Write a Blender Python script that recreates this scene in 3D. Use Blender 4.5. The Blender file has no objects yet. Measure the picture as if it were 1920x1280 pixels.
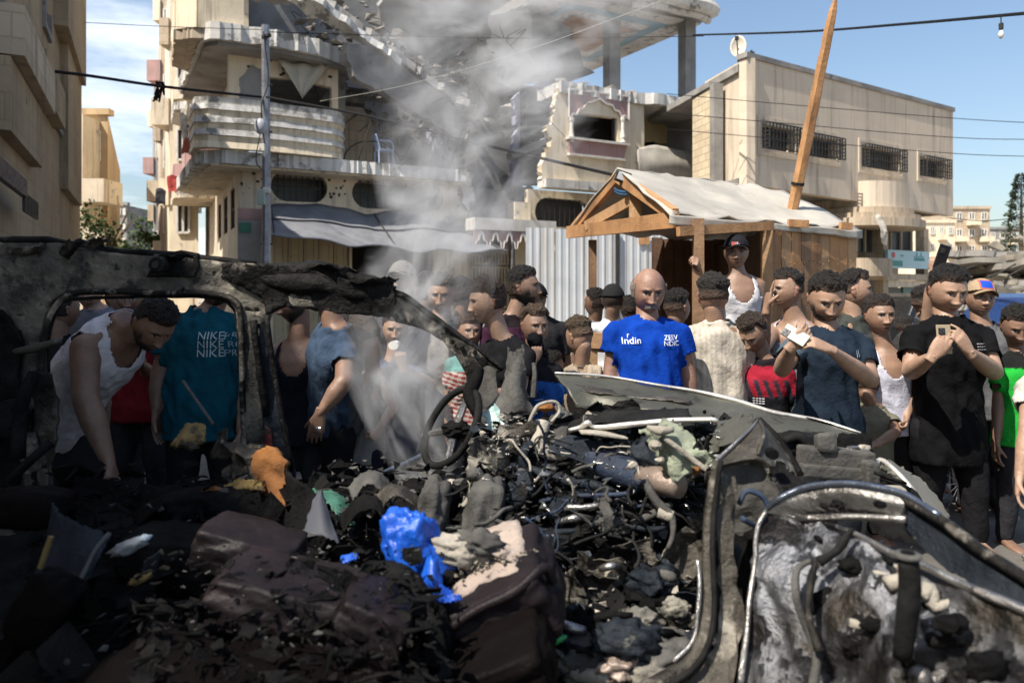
import bpy, bmesh, math, random
import numpy as np
from mathutils import Vector, Matrix, noise, geometry
from mathutils.bvhtree import BVHTree
random.seed(7); RS = np.random.RandomState(5)
V = Vector; R = math.radians; PI = math.pi
scene = bpy.context.scene
# ------------------------------------------------------------ camera
FP, CH, HY = 1400.0, 1.5, 545.0        # focal length in photo pixels, eye height, horizon row
cd = bpy.data.cameras.new('camera'); cam = bpy.data.objects.new('camera', cd); scene.collection.objects.link(cam)
cam.location = (0, 0, CH); cam.rotation_euler = (R(90), 0, 0)
cd.sensor_width = 36; cd.lens = FP / 1920 * 36; cd.shift_y = -(640 - HY) / 1920
cd.clip_end = 2000; cd.clip_start = .05
cd.dof.use_dof = True; cd.dof.focus_distance = 4.2; cd.dof.aperture_fstop = 2.6
scene.camera = cam
# ------------------------------------------------------------ sky, sun, exposure
TS = V((-.45, -.38, .82)).normalized()
el = math.asin(TS.z); az = math.atan2(TS.x, TS.y)
w = bpy.data.worlds.new('World'); scene.world = w; w.use_nodes = True
nt = w.node_tree; N = nt.nodes; L = nt.links
bg = N['Background']; sky = N.new('ShaderNodeTexSky'); sky.sky_type = 'NISHITA'; sky.sun_disc = False
sky.sun_elevation = el; sky.sun_rotation = az; sky.air_density = 1.2; sky.dust_density = 1.7; sky.ozone_density = 2.2
tc = N.new('ShaderNodeTexCoord'); mp = N.new('ShaderNodeMapping'); mp.inputs['Scale'].default_value = (1, 1.6, 5)
mp.inputs['Rotation'].default_value = (0, .5, .4)
nz = N.new('ShaderNodeTexNoise'); nz.inputs['Scale'].default_value = 2.2; nz.inputs['Detail'].default_value = 7; nz.inputs['Roughness'].default_value = .62
cr = N.new('ShaderNodeValToRGB'); cr.color_ramp.elements[0].position = .53; cr.color_ramp.elements[1].position = .8
cr.color_ramp.elements[0].color = (0, 0, 0, 1); cr.color_ramp.elements[1].color = (.7, .7, .7, 1)
mx = N.new('ShaderNodeMixRGB'); mx.inputs['Color2'].default_value = (9.5, 9.8, 10.2, 1)
L.new(tc.outputs['Generated'], mp.inputs['Vector']); L.new(mp.outputs['Vector'], nz.inputs['Vector'])
sxw = N.new('ShaderNodeSeparateXYZ'); L.new(tc.outputs['Generated'], sxw.inputs[0]); mw = N.new('ShaderNodeMath'); mw.operation = 'MULTIPLY_ADD'; mw.inputs[1].default_value = -.30; L.new(sxw.outputs['X'], mw.inputs[0]); L.new(nz.outputs['Fac'], mw.inputs[2]); L.new(mw.outputs[0], cr.inputs['Fac']); L.new(cr.outputs['Color'], mx.inputs['Fac'])
L.new(sky.outputs['Color'], mx.inputs['Color1']); L.new(mx.outputs['Color'], bg.inputs['Color'])
bg.inputs['Strength'].default_value = .105
sd = bpy.data.lights.new('sun', 'SUN'); sd.energy = 5.0; sd.angle = R(.5); sd.color = (1, .93, .82)
sun = bpy.data.objects.new('sun', sd); scene.collection.objects.link(sun)
sun.rotation_euler = TS.to_track_quat('Z', 'Y').to_euler(); sun.location = (0, 0, 30)
scene.view_settings.view_transform = 'Standard'; scene.view_settings.look = 'None'
scene.view_settings.exposure = 0.74; scene.view_settings.gamma = 1
scene.cycles.use_denoising = True; scene.cycles.max_bounces = 6; scene.cycles.diffuse_bounces = 3
scene.cycles.volume_bounces = 1; scene.cycles.volume_step_rate = .6; scene.cycles.volume_max_steps = 64
scene.cycles.sample_clamp_indirect = 4
# ------------------------------------------------------------ helpers
COL = scene.collection
def at(x, y, Y): return V(((x - 960) / FP * Y, Y, CH + (HY - y) / FP * Y))
def tag(o, label=None, cat=None, group=None, kind=None):
    if label: o['label'] = label
    if cat: o['category'] = cat
    if group: o['group'] = group
    if kind: o['kind'] = kind
    return o
def thing(name, label, cat, loc, group=None):
    o = bpy.data.objects.new(name, None); COL.objects.link(o); o.location = V(loc); o.empty_display_size = .2
    return tag(o, label, cat, group)
def wloc(o):
    p = V((0, 0, 0))
    while o: p += o.location; o = o.parent
    return p
def mesh_obj(name, vs, fs, m, parent=None, smooth=False, col=None, uv=None, **kw):
    off = wloc(parent) if parent else V((0, 0, 0))
    a = np.array(vs, dtype=float).reshape(-1, 3)
    org = V((0, 0, 0))
    if not parent and len(a):
        org = V(((a[:, 0].min() + a[:, 0].max()) / 2, (a[:, 1].min() + a[:, 1].max()) / 2, a[:, 2].min()))
    a = a - np.array(off + org)
    me = bpy.data.meshes.new(name); me.from_pydata(a.tolist(), [], [tuple(int(i) for i in f) for f in fs])
    if uv is not None:
        ul = me.uv_layers.new(name='UV'); lv = np.empty(len(me.loops), dtype=np.int32); me.loops.foreach_get('vertex_index', lv)
        ul.data.foreach_set('uv', np.array(uv, dtype=float)[lv].ravel())
    if col is not None:
        ca = me.color_attributes.new('col', 'FLOAT_COLOR', 'POINT'); c = np.ones((len(a), 4)); c[:, :3] = np.array(col)
        ca.data.foreach_set('color', c.ravel())
    if isinstance(m, (list, tuple)):
        for q in m: me.materials.append(q)
    elif m: me.materials.append(m)
    if smooth: me.polygons.foreach_set('use_smooth', [True] * len(me.polygons))
    me.update()
    o = bpy.data.objects.new(name, me); COL.objects.link(o); o.location = org
    if parent: o.parent = parent
    return tag(o, **kw)
def cr_path(pts, n=6):
    P = [np.array(p, float) for p in pts]
    if len(P) < 3: return [P[0] + (P[-1] - P[0]) * t for t in np.linspace(0, 1, n + 1)]
    Q = [2 * P[0] - P[1]] + P + [2 * P[-1] - P[-2]]; out = []
    for i in range(1, len(Q) - 2):
        for k in range(n):
            t = k / n; a, b, c, d = Q[i - 1:i + 3]
            out.append(.5 * (2 * b + (c - a) * t + (2 * a - 5 * b + 4 * c - d) * t * t + (3 * b - a - 3 * c + d) * t ** 3))
    out.append(P[-1]); return out
class MB:
    def __init__(s): s.v = []; s.f = []; s.uv = []
    def add(s, vs, fs, uv=None):
        b = len(s.v); s.v += [tuple(map(float, p)) for p in vs]; s.f += [tuple(b + int(i) for i in f) for f in fs]
        s.uv += [tuple(p) for p in uv] if uv is not None else [(p[0] + p[1] * .6, p[2]) for p in vs]
        return s
    def box(s, c, sz, M=None, j=0):
        x, y, z = [q / 2 for q in sz]; vs = []
        for a in (-1, 1):
            for b in (-1, 1):
                for d in (-1, 1):
                    p = V((a * x, b * y, d * z)) + V([random.uniform(-j, j) for _ in range(3)])
                    if M is not None: p = M @ p
                    vs.append(p + V(c))
        return s.add(vs, [(0, 1, 3, 2), (4, 6, 7, 5), (0, 4, 5, 1), (2, 3, 7, 6), (0, 2, 6, 4), (1, 5, 7, 3)])
    def beam(s, a, b, w, h, up=(0, 0, 1), j=0):
        a = V(a); b = V(b); d = b - a; l = d.length; d.normalize(); u = V(up)
        if abs(d.dot(u)) > .95: u = V((0, 1, 0))
        x = d.cross(u).normalized(); z = x.cross(d)
        return s.box((a + b) / 2, (w, l, h), Matrix((x, d, z)).transposed(), j)
    def tube(s, pts, r, n=8, sm=4, cap=True, nz_=0, flat=1.0, freq=9):
        P = [np.array(p) for p in (cr_path(pts, sm) if sm else pts)]; m = len(P)
        if np.isscalar(r): rr = [r] * m
        else: rr = np.interp(np.linspace(0, 1, m), np.linspace(0, 1, len(r)), r)
        vs = []; fs = []; ref = None
        for i, p in enumerate(P):
            d = V(P[min(i + 1, m - 1)] - P[max(i - 1, 0)]).normalized()
            if ref is None: ref = V((0, 0, 1)) if abs(d.z) < .9 else V((1, 0, 0))
            x = (ref - d * ref.dot(d)); 
            if x.length < 1e-5: x = d.orthogonal()
            x.normalize(); ref = x; y = d.cross(x)
            for k in range(n):
                a = 2 * PI * k / n; q = V(p) + (x * math.cos(a) * flat + y * math.sin(a)) * rr[i]
                if nz_: q += noise.noise_vector(q * freq) * nz_
                vs.append(q)
        for i in range(m - 1):
            for k in range(n):
                a = i * n + k; b = i * n + (k + 1) % n; fs.append((a, b, b + n, a + n))
        if cap: fs += [tuple(range(n))[::-1], tuple(range((m - 1) * n, m * n))]
        return s.add(vs, fs)
    def plate(s, outer, holes, fr, th, jit=0, uvs=1.0):
        """outer/holes: 2-D outlines; fr(a,b,d)->world; thickness th inward"""
        def jg(L_, amt):
            if not amt: return L_
            o = []
            for i, p in enumerate(L_):
                q = L_[(i + 1) % len(L_)]; l = math.hypot(q[0] - p[0], q[1] - p[1]); n_ = max(1, int(l / (amt * 2.2)))
                for k in range(n_):
                    t = k / n_; o.append((p[0] + (q[0] - p[0]) * t + random.uniform(-amt, amt), p[1] + (q[1] - p[1]) * t + random.uniform(-amt, amt)))
            return o
        outer = jg(outer, jit); loops = [outer] + list(holes)
        tri = geometry.tessellate_polygon([[V((p[0], p[1], 0)) for p in l] for l in loops])
        flat = [p for l in loops for p in l]; n = len(flat)
        vs = [fr(p[0], p[1], 0) for p in flat] + [fr(p[0], p[1], -th) for p in flat]
        fs = [tuple(t) for t in tri] + [tuple(i + n for i in t)[::-1] for t in tri]; b = 0
        for l in loops:
            for i in range(len(l)):
                a = b + i; c = b + (i + 1) % len(l); fs.append((a, c, c + n, a + n))
            b += len(l)
        return s.add(vs, fs, [(p[0] * uvs, p[1] * uvs) for p in flat] * 2)
    def patch(s, rows, nu=10, nv=5, nz_=0.01, freq=6, th=.004, seed=0, edge=0):
        rows = [cr_path([at(*p) if len(p) == 3 else p[3] for p in r], nu) for r in rows]
        cols = [cr_path([r[i] for r in rows], nv) for i in range(len(rows[0]))]
        G = np.array(cols); a, b = G.shape[:2]; so = V((seed * 7.3, seed * 3.1, 0)); vs = []
        for i in range(a):
            for k in range(b):
                p = V(G[i, k]); q = p + (noise.noise_vector(p * freq + so) + noise.noise_vector(p * freq * 2.7 + so) * .4) * nz_
                if edge and (i in (0, a - 1) or k in (0, b - 1)): q += V([random.uniform(-edge, edge) for _ in range(3)])
                vs.append(q)
        fs = [(i * b + k, i * b + k + 1, (i + 1) * b + k + 1, (i + 1) * b + k) for i in range(a - 1) for k in range(b - 1)]
        n = len(vs); nr = [V((0, 0, 0)) for _ in vs]
        for f in fs:
            nn = (vs[f[2]] - vs[f[0]]).cross(vs[f[3]] - vs[f[1]])
            for i in f: nr[i] += nn
        bk = [vs[i] - nr[i].normalized() * th for i in range(n)]
        ring = [k for k in range(b)] + [i * b + b - 1 for i in range(1, a)] + [(a - 1) * b + k for k in range(b - 2, -1, -1)] + [i * b for i in range(a - 2, 0, -1)]
        F2 = fs + [tuple(i + n for i in f)[::-1] for f in fs]
        for i in range(len(ring)):
            p, q = ring[i], ring[(i + 1) % len(ring)]; F2.append((q, p, p + n, q + n))
        return s.add(vs + bk, F2)
    def lump(s, c, r, M=None, nz_=.15, freq=3, n=2, seed=0, box=0):
        bm = bmesh.new(); bmesh.ops.create_icosphere(bm, subdivisions=n, radius=1)
        vs = []; c = V(c); so = V((seed * 5.1, 0, seed * 2.3))
        for v in bm.verts:
            p = v.co.copy()
            if box:
                m_ = max(abs(p.x), abs(p.y), abs(p.z)); p = p.lerp(p / m_, box)
            p = p * (1 + noise.noise(p * freq + so) * nz_ + noise.noise(p * freq * 2.6 + so) * nz_ * .5)
            p = V((p.x * r[0], p.y * r[1], p.z * r[2]))
            if M is not None: p = M @ p
            vs.append(p + c)
        fs = [tuple(v.index for v in f.verts) for f in bm.faces]; bm.free(); return s.add(vs, fs)
    def rock(s, c, r, n=8):
        bm = bmesh.new()
        for _ in range(n + 4):
            p = V([random.gauss(0, 1) for _ in range(3)]).normalized() * random.uniform(.7, 1); bm.verts.new(V((p.x * r[0], p.y * r[1], p.z * r[2])) + V(c))
        bmesh.ops.convex_hull(bm, input=bm.verts[:]); bm.verts.index_update()
        us = [v for v in bm.verts if v.link_faces]; ix = {v: i for i, v in enumerate(us)}
        s.add([v.co.copy() for v in us], [tuple(ix[v] for v in f.verts) for f in bm.faces]); bm.free(); return s
    def shard(s, c, sz, th=.003):
        n = random.randint(3, 6); M = Matrix.Rotation(random.uniform(0, 6.28), 3, 'Z') @ Matrix.Rotation(random.uniform(0, 3.14), 3, 'X')
        asp = random.choice([1, .5, .25, .12]); bend = random.uniform(-.5, .5)
        o = [(math.cos(2 * PI * i / n + random.uniform(-.4, .4)) * sz * random.uniform(.5, 1), math.sin(2 * PI * i / n) * sz * asp * random.uniform(.5, 1)) for i in range(n)]
        vs = [M @ V((x, y, bend * x * x / sz)) + V(c) for x, y in o] + [M @ V((x, y, bend * x * x / sz - th)) + V(c) for x, y in o]
        return s.add(vs, [tuple(range(n)), tuple(range(n, 2 * n))[::-1]] + [(i, (i + 1) % n, (i + 1) % n + n, i + n) for i in range(n)])
    def build(s, name, m, parent=None, smooth=False, bevel=0, **kw):
        o = mesh_obj(name, s.v, s.f, m, parent, smooth, uv=s.uv, **kw)
        bm = bmesh.new(); bm.from_mesh(o.data); bmesh.ops.recalc_face_normals(bm, faces=bm.faces)
        bm.to_mesh(o.data); bm.free()
        if bevel:
            b = o.modifiers.new('b', 'BEVEL'); b.width = bevel; b.segments = 2; b.limit_method = 'ANGLE'
        return o
def ell(cx, cy, rx, ry, n=24, p=2.0, cc=False):
    o = []
    for i in range(n):
        a = 2 * PI * i / n; c, s = math.cos(a), math.sin(a)
        o.append((cx + rx * math.copysign(abs(c) ** (2 / p), c), cy + ry * math.copysign(abs(s) ** (2 / p), s)))
    return o
# ------------------------------------------------------------ materials
MATS = {}
def mat(name, c1, c2=None, sc=3, rough=.8, metal=0, bump=.3, bsc=25, spot=None, streak=None, brick=None, pits=None, attr=False, coat=0, lo=.35, hi=.65, trans=0, sheet=0):
    if name in MATS: return MATS[name]
    m = bpy.data.materials.new(name); m.use_nodes = True; nt = m.node_tree; N = nt.nodes; L = nt.links
    b = N['Principled BSDF']; b.inputs['Roughness'].default_value = rough; b.inputs['Metallic'].default_value = metal
    if coat: b.inputs['Coat Weight'].default_value = coat
    tc = N.new('ShaderNodeTexCoord'); c2 = c2 or tuple(x * .75 for x in c1)
    def noi(scale, det=6, ro=.6, vec=None):
        n = N.new('ShaderNodeTexNoise'); n.inputs['Scale'].default_value = scale; n.inputs['Detail'].default_value = det; n.inputs['Roughness'].default_value = ro
        L.new(vec or tc.outputs['Object'], n.inputs['Vector']); return n.outputs['Fac']
    def ramp(f, a, z):
        r = N.new('ShaderNodeMapRange'); r.inputs['From Min'].default_value = a; r.inputs['From Max'].default_value = z; r.clamp = True
        L.new(f, r.inputs['Value']); return r.outputs['Result']
    def mix(f, A, B, mode='MIX'):
        x = N.new('ShaderNodeMixRGB'); x.blend_type = mode
        for k, q in (('Fac', f), ('Color1', A), ('Color2', B)):
            if isinstance(q, (tuple, float, int)): x.inputs[k].default_value = (q + (1,)) if isinstance(q, tuple) else q
            else: L.new(q, x.inputs[k])
        return x.outputs['Color']
    if attr:
        a = N.new('ShaderNodeAttribute'); a.attribute_name = 'col'; base = a.outputs['Color']
        base = mix(ramp(noi(sc), lo, hi), base, mix(1.0, base, (attr, attr, attr) if isinstance(attr, float) else (.8, .8, .8), 'MULTIPLY'))
    else: base = mix(ramp(noi(sc), lo, hi), c1, c2)
    hgt = noi(bsc, 8, .65)
    if rough >= .39 and max(c1) < .13 and not attr: b.inputs['Specular IOR Level'].default_value = .03 if max(c1) < .012 else .15
    if brick:
        bw, bh, mc, amt = brick; br = N.new('ShaderNodeTexBrick'); L.new(tc.outputs['UV'], br.inputs['Vector'])
        br.inputs['Scale'].default_value = 1; br.inputs['Brick Width'].default_value = bw; br.inputs['Row Height'].default_value = bh
        br.inputs['Mortar Size'].default_value = .012; br.inputs['Color1'].default_value = (1, 1, 1, 1); br.inputs['Color2'].default_value = (.82, .8, .78, 1)
        br.inputs['Mortar'].default_value = mc + (1,); br.inputs['Mortar Smooth'].default_value = .3
        base = mix(amt, base, mix(1.0, base, br.outputs['Color'], 'MULTIPLY'))
    if streak:
        mp = N.new('ShaderNodeMapping'); mp.inputs['Scale'].default_value = (3.5, 3.5, .22); L.new(tc.outputs['Object'], mp.inputs['Vector'])
        base = mix(ramp(noi(1.3, 7, .7, mp.outputs['Vector']), .5, .72), base, streak)
    if spot:
        c, s_, t0, t1 = spot; f = ramp(noi(s_, 9, .68), t0, t1); base = mix(f, base, c)
        ma = N.new('ShaderNodeMath'); ma.operation = 'MULTIPLY_ADD'; L.new(f, ma.inputs[0]); ma.inputs[1].default_value = -.5; L.new(hgt, ma.inputs[2]); hgt = ma.outputs[0]
    if pits:
        c, s_, dens = pits; vo = N.new('ShaderNodeTexVoronoi'); vo.inputs['Scale'].default_value = s_; L.new(tc.outputs['Object'], vo.inputs['Vector'])
        wn = N.new('ShaderNodeTexNoise'); wn.inputs['Scale'].default_value = s_ * 4; L.new(tc.outputs['Object'], wn.inputs['Vector'])
        ad = N.new('ShaderNodeMath'); ad.operation = 'MULTIPLY_ADD'; L.new(wn.outputs['Fac'], ad.inputs[0]); ad.inputs[1].default_value = .12; L.new(vo.outputs['Distance'], ad.inputs[2])
        sx = N.new('ShaderNodeSeparateColor'); L.new(vo.outputs['Color'], sx.inputs['Color'])
        th = N.new('ShaderNodeMath'); th.operation = 'MULTIPLY_ADD'; L.new(sx.outputs['Red'], th.inputs[0]); th.inputs[1].default_value = .22; th.inputs[2].default_value = .22 * (dens - 1) + .06
        lt = N.new('ShaderNodeMath'); lt.operation = 'LESS_THAN'; L.new(ad.outputs[0], lt.inputs[0]); L.new(th.outputs[0], lt.inputs[1])
        base = mix(lt.outputs[0], base, c)
    L.new(base, b.inputs['Base Color'])
    if bump:
        bp = N.new('ShaderNodeBump'); bp.inputs['Strength'].default_value = bump; bp.inputs['Distance'].default_value = .02
        L.new(hgt, bp.inputs['Height']); L.new(bp.outputs['Normal'], b.inputs['Normal'])
    if metal or coat or rough < .5:
        rr = ramp(noi(bsc * .6), .2, .8); mr = N.new('ShaderNodeMapRange'); mr.inputs['To Min'].default_value = max(.08, rough - .18); mr.inputs['To Max'].default_value = min(1, rough + .22)
        L.new(rr, mr.inputs['Value']); L.new(mr.outputs['Result'], b.inputs['Roughness'])
    MATS[name] = m; return m
plaster = mat('cream_plaster', (.70, .60, .45), (.53, .455, .345), .7, spot=((.27, .25, .23), 1.1, .6, .63), streak=(.24, .19, .14), pits=((.10, .085, .07), 2.6, .42), bump=.5, bsc=9)
plaster2 = mat('cream_wall', (.78, .67, .49), (.66, .56, .42), .8, streak=(.34, .28, .2), pits=((.12, .1, .08), 2.3, .36), bump=.35, bsc=9)
tanwall = mat('tan_wall', (.55, .45, .33), (.43, .35, .26), .5, streak=(.19, .15, .11), brick=(.62, .3, (.62, .57, .52), .7), bump=.4, bsc=12)
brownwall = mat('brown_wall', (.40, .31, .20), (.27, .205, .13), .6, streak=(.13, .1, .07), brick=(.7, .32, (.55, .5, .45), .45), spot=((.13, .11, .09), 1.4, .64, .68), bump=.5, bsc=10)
rwall = mat('right_wall', (.64, .54, .42), (.56, .47, .37), .35, streak=(.27, .22, .17), brick=(.9, .42, (.8, .77, .74), .35), bump=.25, bsc=14)
block = mat('block_wall', (.62, .52, .36), (.5, .42, .3), .8, brick=(.42, .21, (.45, .42, .4), .9), bump=.4, bsc=14)
concrete = mat('concrete', (.30, .285, .265), (.17, .16, .15), 1.3, bump=.6, bsc=10, spot=((.08, .075, .07), 2, .6, .7))
greyconc = mat('grey_concrete', (.29, .28, .27), (.18, .175, .17), 1.3, bump=.5, bsc=12)
whiteconc = mat('white_edge', (.62, .61, .58), (.48, .46, .43), 1.5, bump=.6, bsc=9, spot=((.2, .19, .18), 1.7, .54, .6), streak=(.3, .27, .24))
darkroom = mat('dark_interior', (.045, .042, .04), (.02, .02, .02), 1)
purple = mat('lilac_wall', (.30, .30, .40), (.2, .2, .28), 1.2, spot=((.1, .1, .1), 1.5, .6, .68))
pink = mat('pink_trim', (.42, .25, .23), (.33, .21, .2), 2, streak=(.25, .18, .16))
whitetrim = mat('white_trim', (.66, .63, .58), (.5, .47, .43), 4)
iron = mat('window_iron', (.035, .035, .035), (.06, .055, .05), 20, rough=.6, metal=.4)
glassdark = mat('dark_pane', (.03, .032, .035), (.06, .06, .06), 2, rough=.35, bump=.05)
steel = mat('galvanised', (.30, .31, .34), (.2, .2, .22), 6, rough=.45, metal=.7, bump=.15)
shutter = mat('shutter_metal', (.50, .41, .26), (.40, .32, .2), 2, rough=.55, bump=.15, pits=((.09, .06, .05), 2.4, .35))
corr = mat('corrugated_sheet', (.50, .52, .54), (.42, .44, .46), 1.5, rough=.5, bump=.15, streak=(.42, .38, .33))
tarpw = mat('white_tarp', (.40, .375, .33), (.30, .28, .245), 2.2, rough=.75, bump=.3, bsc=6, streak=(.45, .42, .36))
tarpg = mat('grey_tarp', (.19, .195, .21), (.13, .135, .15), 2, rough=.7, bump=.4, bsc=6)
wood = mat('new_wood', (.50, .27, .12), (.36, .185, .08), 4, rough=.75, bump=.35, bsc=30, streak=(.17, .085, .04), spot=((.10, .06, .035), 3.2, .66, .74))
woodb = mat('light_wood', (.50, .31, .16), (.38, .22, .11), 5, rough=.75, bump=.35, bsc=30, streak=(.24, .13, .06))
woodg = mat('worn_wood', (.33, .19, .10), (.22, .13, .075), 5, rough=.8, bump=.4, bsc=30, streak=(.09, .055, .035))
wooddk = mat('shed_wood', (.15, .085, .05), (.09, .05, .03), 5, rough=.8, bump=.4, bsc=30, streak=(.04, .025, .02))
asphalt = mat('asphalt', (.085, .08, .075), (.14, .13, .115), .8, bump=.6, bsc=40, spot=((.26, .225, .175), 1.6, .5, .72))
dust = mat('dusty_ground', (.34, .29, .22), (.24, .2, .16), 1.2, bump=.6, bsc=30)
rub = mat('rubble_grey', (.24, .22, .19), (.15, .14, .125), 2, bump=.6, bsc=12)
rubc = mat('rubble_cream', (.27, .235, .18), (.14, .125, .10), 2, bump=.6, bsc=12)
wire_m = mat('black_cable', (.015, .015, .017), rough=.6, bump=0)
leaf = mat('leaves', (.055, .09, .03), (.03, .055, .018), 3, rough=.6, bump=0)
bark = mat('bark', (.12, .09, .06), bump=.5)
# wreck
char = mat('charred_steel', (.009, .0088, .009), (.024, .023, .022), 7, rough=.5, metal=.55, bump=.9, bsc=22, spot=((.11, .10, .09), 9, .6, .68))
charw = mat('scorched_panel', (.085, .077, .065), (.018, .017, .016), 2.6, rough=.42, metal=.6, bump=.8, bsc=24, spot=((.36, .33, .28), 6, .54, .66), lo=.42, hi=.56)
charlt = mat('speckled_rail', (.155, .14, .11), (.025, .024, .022), 3.2, rough=.5, metal=.3, bump=.7, bsc=24, spot=((.02, .019, .018), 7, .52, .62), lo=.4, hi=.6)
rust = mat('burnt_red_paint', (.03, .025, .025), (.22, .035, .035), 5, rough=.55, metal=.2, bump=.6, spot=((.4, .34, .3), 12, .56, .62), lo=.48, hi=.56)
olive = mat('burnt_bonnet', (.115, .115, .094), (.055, .055, .047), 1.8, rough=.45, metal=.45, bump=.35, bsc=12, spot=((.022, .021, .02), 3.5, .56, .66))
bare = mat('bare_steel', (.42, .41, .40), (.16, .15, .14), 5, rough=.3, metal=.85, bump=.5, bsc=16, spot=((.06, .05, .045), 6, .56, .66))
rim_m = mat('bright_edge', (.75, .72, .66), (.45, .42, .37), 9, rough=.35, metal=.6, bump=.2)
doorm = mat('scorched_door', (.17, .175, .19), (.035, .03, .025), 4.2, rough=.34, metal=.8, bump=1.0, bsc=11, spot=((.02, .018, .018), 5.5, .53, .6), lo=.44, hi=.6)
soot = mat('soot', (.005, .005, .0055), (.013, .0125, .012), 8, rough=.65, bump=.8, bsc=28, spot=((.05, .048, .045), 14, .66, .72))
sootb = mat('blue_black_soot', (.010, .014, .02), (.022, .027, .034), 7, rough=.5, metal=.3, bump=.7, bsc=25, spot=((.14, .14, .13), 16, .62, .7))
ash = mat('pale_ash', (.38, .345, .29), (.22, .2, .165), 8, rough=.85, bump=.7, bsc=30)
ashg = mat('grey_ash', (.10, .097, .09), (.045, .043, .041), 8, rough=.85, bump=.7, bsc=25)
dim_ash = mat('dim_ash', (.27, .25, .205), (.10, .095, .085), 9, rough=.85, bump=.9, bsc=26, spot=((.02, .019, .018), 7, .52, .6))
copper = mat('heated_pipe', (.30, .24, .20), (.17, .125, .10), 6, rough=.45, metal=.4, bump=.4)
bluet = mat('blue_black_tube', (.035, .05, .085), (.02, .025, .04), 6, rough=.5, bump=.6)
rubber = mat('burnt_rubber', (.010, .010, .010), (.02, .02, .0195), 10, rough=.45, bump=.5)
foam = mat('orange_foam', (.24, .095, .02), (.11, .04, .012), 6, rough=.9, bump=.7, spot=((.05, .035, .02), 5, .58, .66))
foamy = mat('yellow_foam', (.23, .155, .045), (.11, .075, .028), 6, rough=.9, bump=.7, spot=((.03, .022, .015), 7, .5, .58))
leather = mat('mauve_leather', (.018, .0125, .0145), (.006, .0045, .005), 6, rough=.42, bump=.5, bsc=12, spot=((.02, .015, .015), 3, .6, .7))
leatherd = mat('dark_leather', (.005, .004, .004), (.004, .003, .003), 6, rough=.45, bump=.6, bsc=10)
cush = mat('dusty_cushion', (.40, .33, .28), (.26, .2, .17), 5, rough=.8, bump=1.0, bsc=20, spot=((.05, .045, .04), 12, .6, .66))
bluebag = mat('blue_plastic', (.009, .09, .48), (.006, .05, .34), 5, rough=.28, bump=.5, bsc=14)
greenp = mat('green_plastic', (.05, .16, .11), (.03, .09, .065), 6, rough=.5)
aqua = mat('pale_aqua_glass', (.36, .52, .50), (.28, .4, .38), 6, rough=.3)
fabric_g = mat('grey_green_cloth', (.30, .33, .24), (.18, .2, .15), 6, rough=.8, bump=.7, spot=((.05, .05, .045), 6, .58, .66))
# people
skin = mat('skin', (1, 1, 1), sc=14, rough=.5, bump=.2, bsc=60, attr=.74)
skin.node_tree.nodes['Principled BSDF'].inputs['Subsurface Weight'].default_value = .06
skin.node_tree.nodes['Principled BSDF'].inputs['Subsurface Radius'].default_value = (.02, .008, .005)
cloth = mat('cloth', (1, 1, 1), sc=7, rough=.88, bump=.7, bsc=16, attr=.72)
cloth.node_tree.nodes['Principled BSDF'].inputs['Specular IOR Level'].default_value = .06
hair_m = mat('hair', (1, 1, 1), sc=30, rough=.55, bump=1.0, bsc=90, attr=.6); hair_m.node_tree.nodes['Principled BSDF'].inputs['Specular IOR Level'].default_value = .3
def plain(n, c, r=.5, me=0): return mat(n, c, c, 5, rough=r, metal=me, bump=0)
# ============================================================ SETTING
class Pl:
    """vertical plane through O along u (horizontal); n points out to the street"""
    def __init__(s, O, u, d=0):
        s.u = V((u[0], u[1], 0)).normalized(); s.n = V((s.u.y, -s.u.x, 0)); s.O = V(O) + s.n * d
        if s.n.dot(V((0, 0, 0)) - s.O) < 0: s.n = -s.n
    def off(s, d):
        q = Pl.__new__(Pl); q.u = s.u; q.n = s.n; q.O = s.O + s.n * d; return q
    def tz(s, px, py):
        k = (px - 960) / FP; D = V((k, 1, 0)); q = s.O.dot(s.n) / D.dot(s.n); p = D * q
        return ((p - s.O).dot(s.u), CH + (HY - py) / FP * q)
    def P(s, t, z, d=0): return s.O + s.u * t + s.n * d + V((0, 0, z))
    def __call__(s, t, z, d=0): return s.P(t, z, d)
    def poly(s, pts): return [s.tz(*p) for p in pts]
    def box(s, mb, t0, t1, z0, z1, d0, d1):
        M = Matrix((s.u, s.n, V((0, 0, 1)))).transposed()
        return mb.box(s.P((t0 + t1) / 2, (z0 + z1) / 2, (d0 + d1) / 2), (abs(t1 - t0), abs(d1 - d0), abs(z1 - z0)), M)
    def slab(s, z):
        return lambda a, b, d: s.P(a, z + d, b)      # a along, b outwards, d vertical
def bars(pl, mb, t0, t1, z0, z1, nv, nh, r, d):
    for i in range(nv + 1):
        t = t0 + (t1 - t0) * i / max(nv, 1); pl.box(mb, t - r, t + r, z0, z1, d - r, d + r)
    for i in range(nh + 1):
        z = z0 + (z1 - z0) * i / max(nh, 1); pl.box(mb, t0, t1, z - r, z + r, d - r * .8, d + r * .8)
rnd = random.uniform
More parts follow.
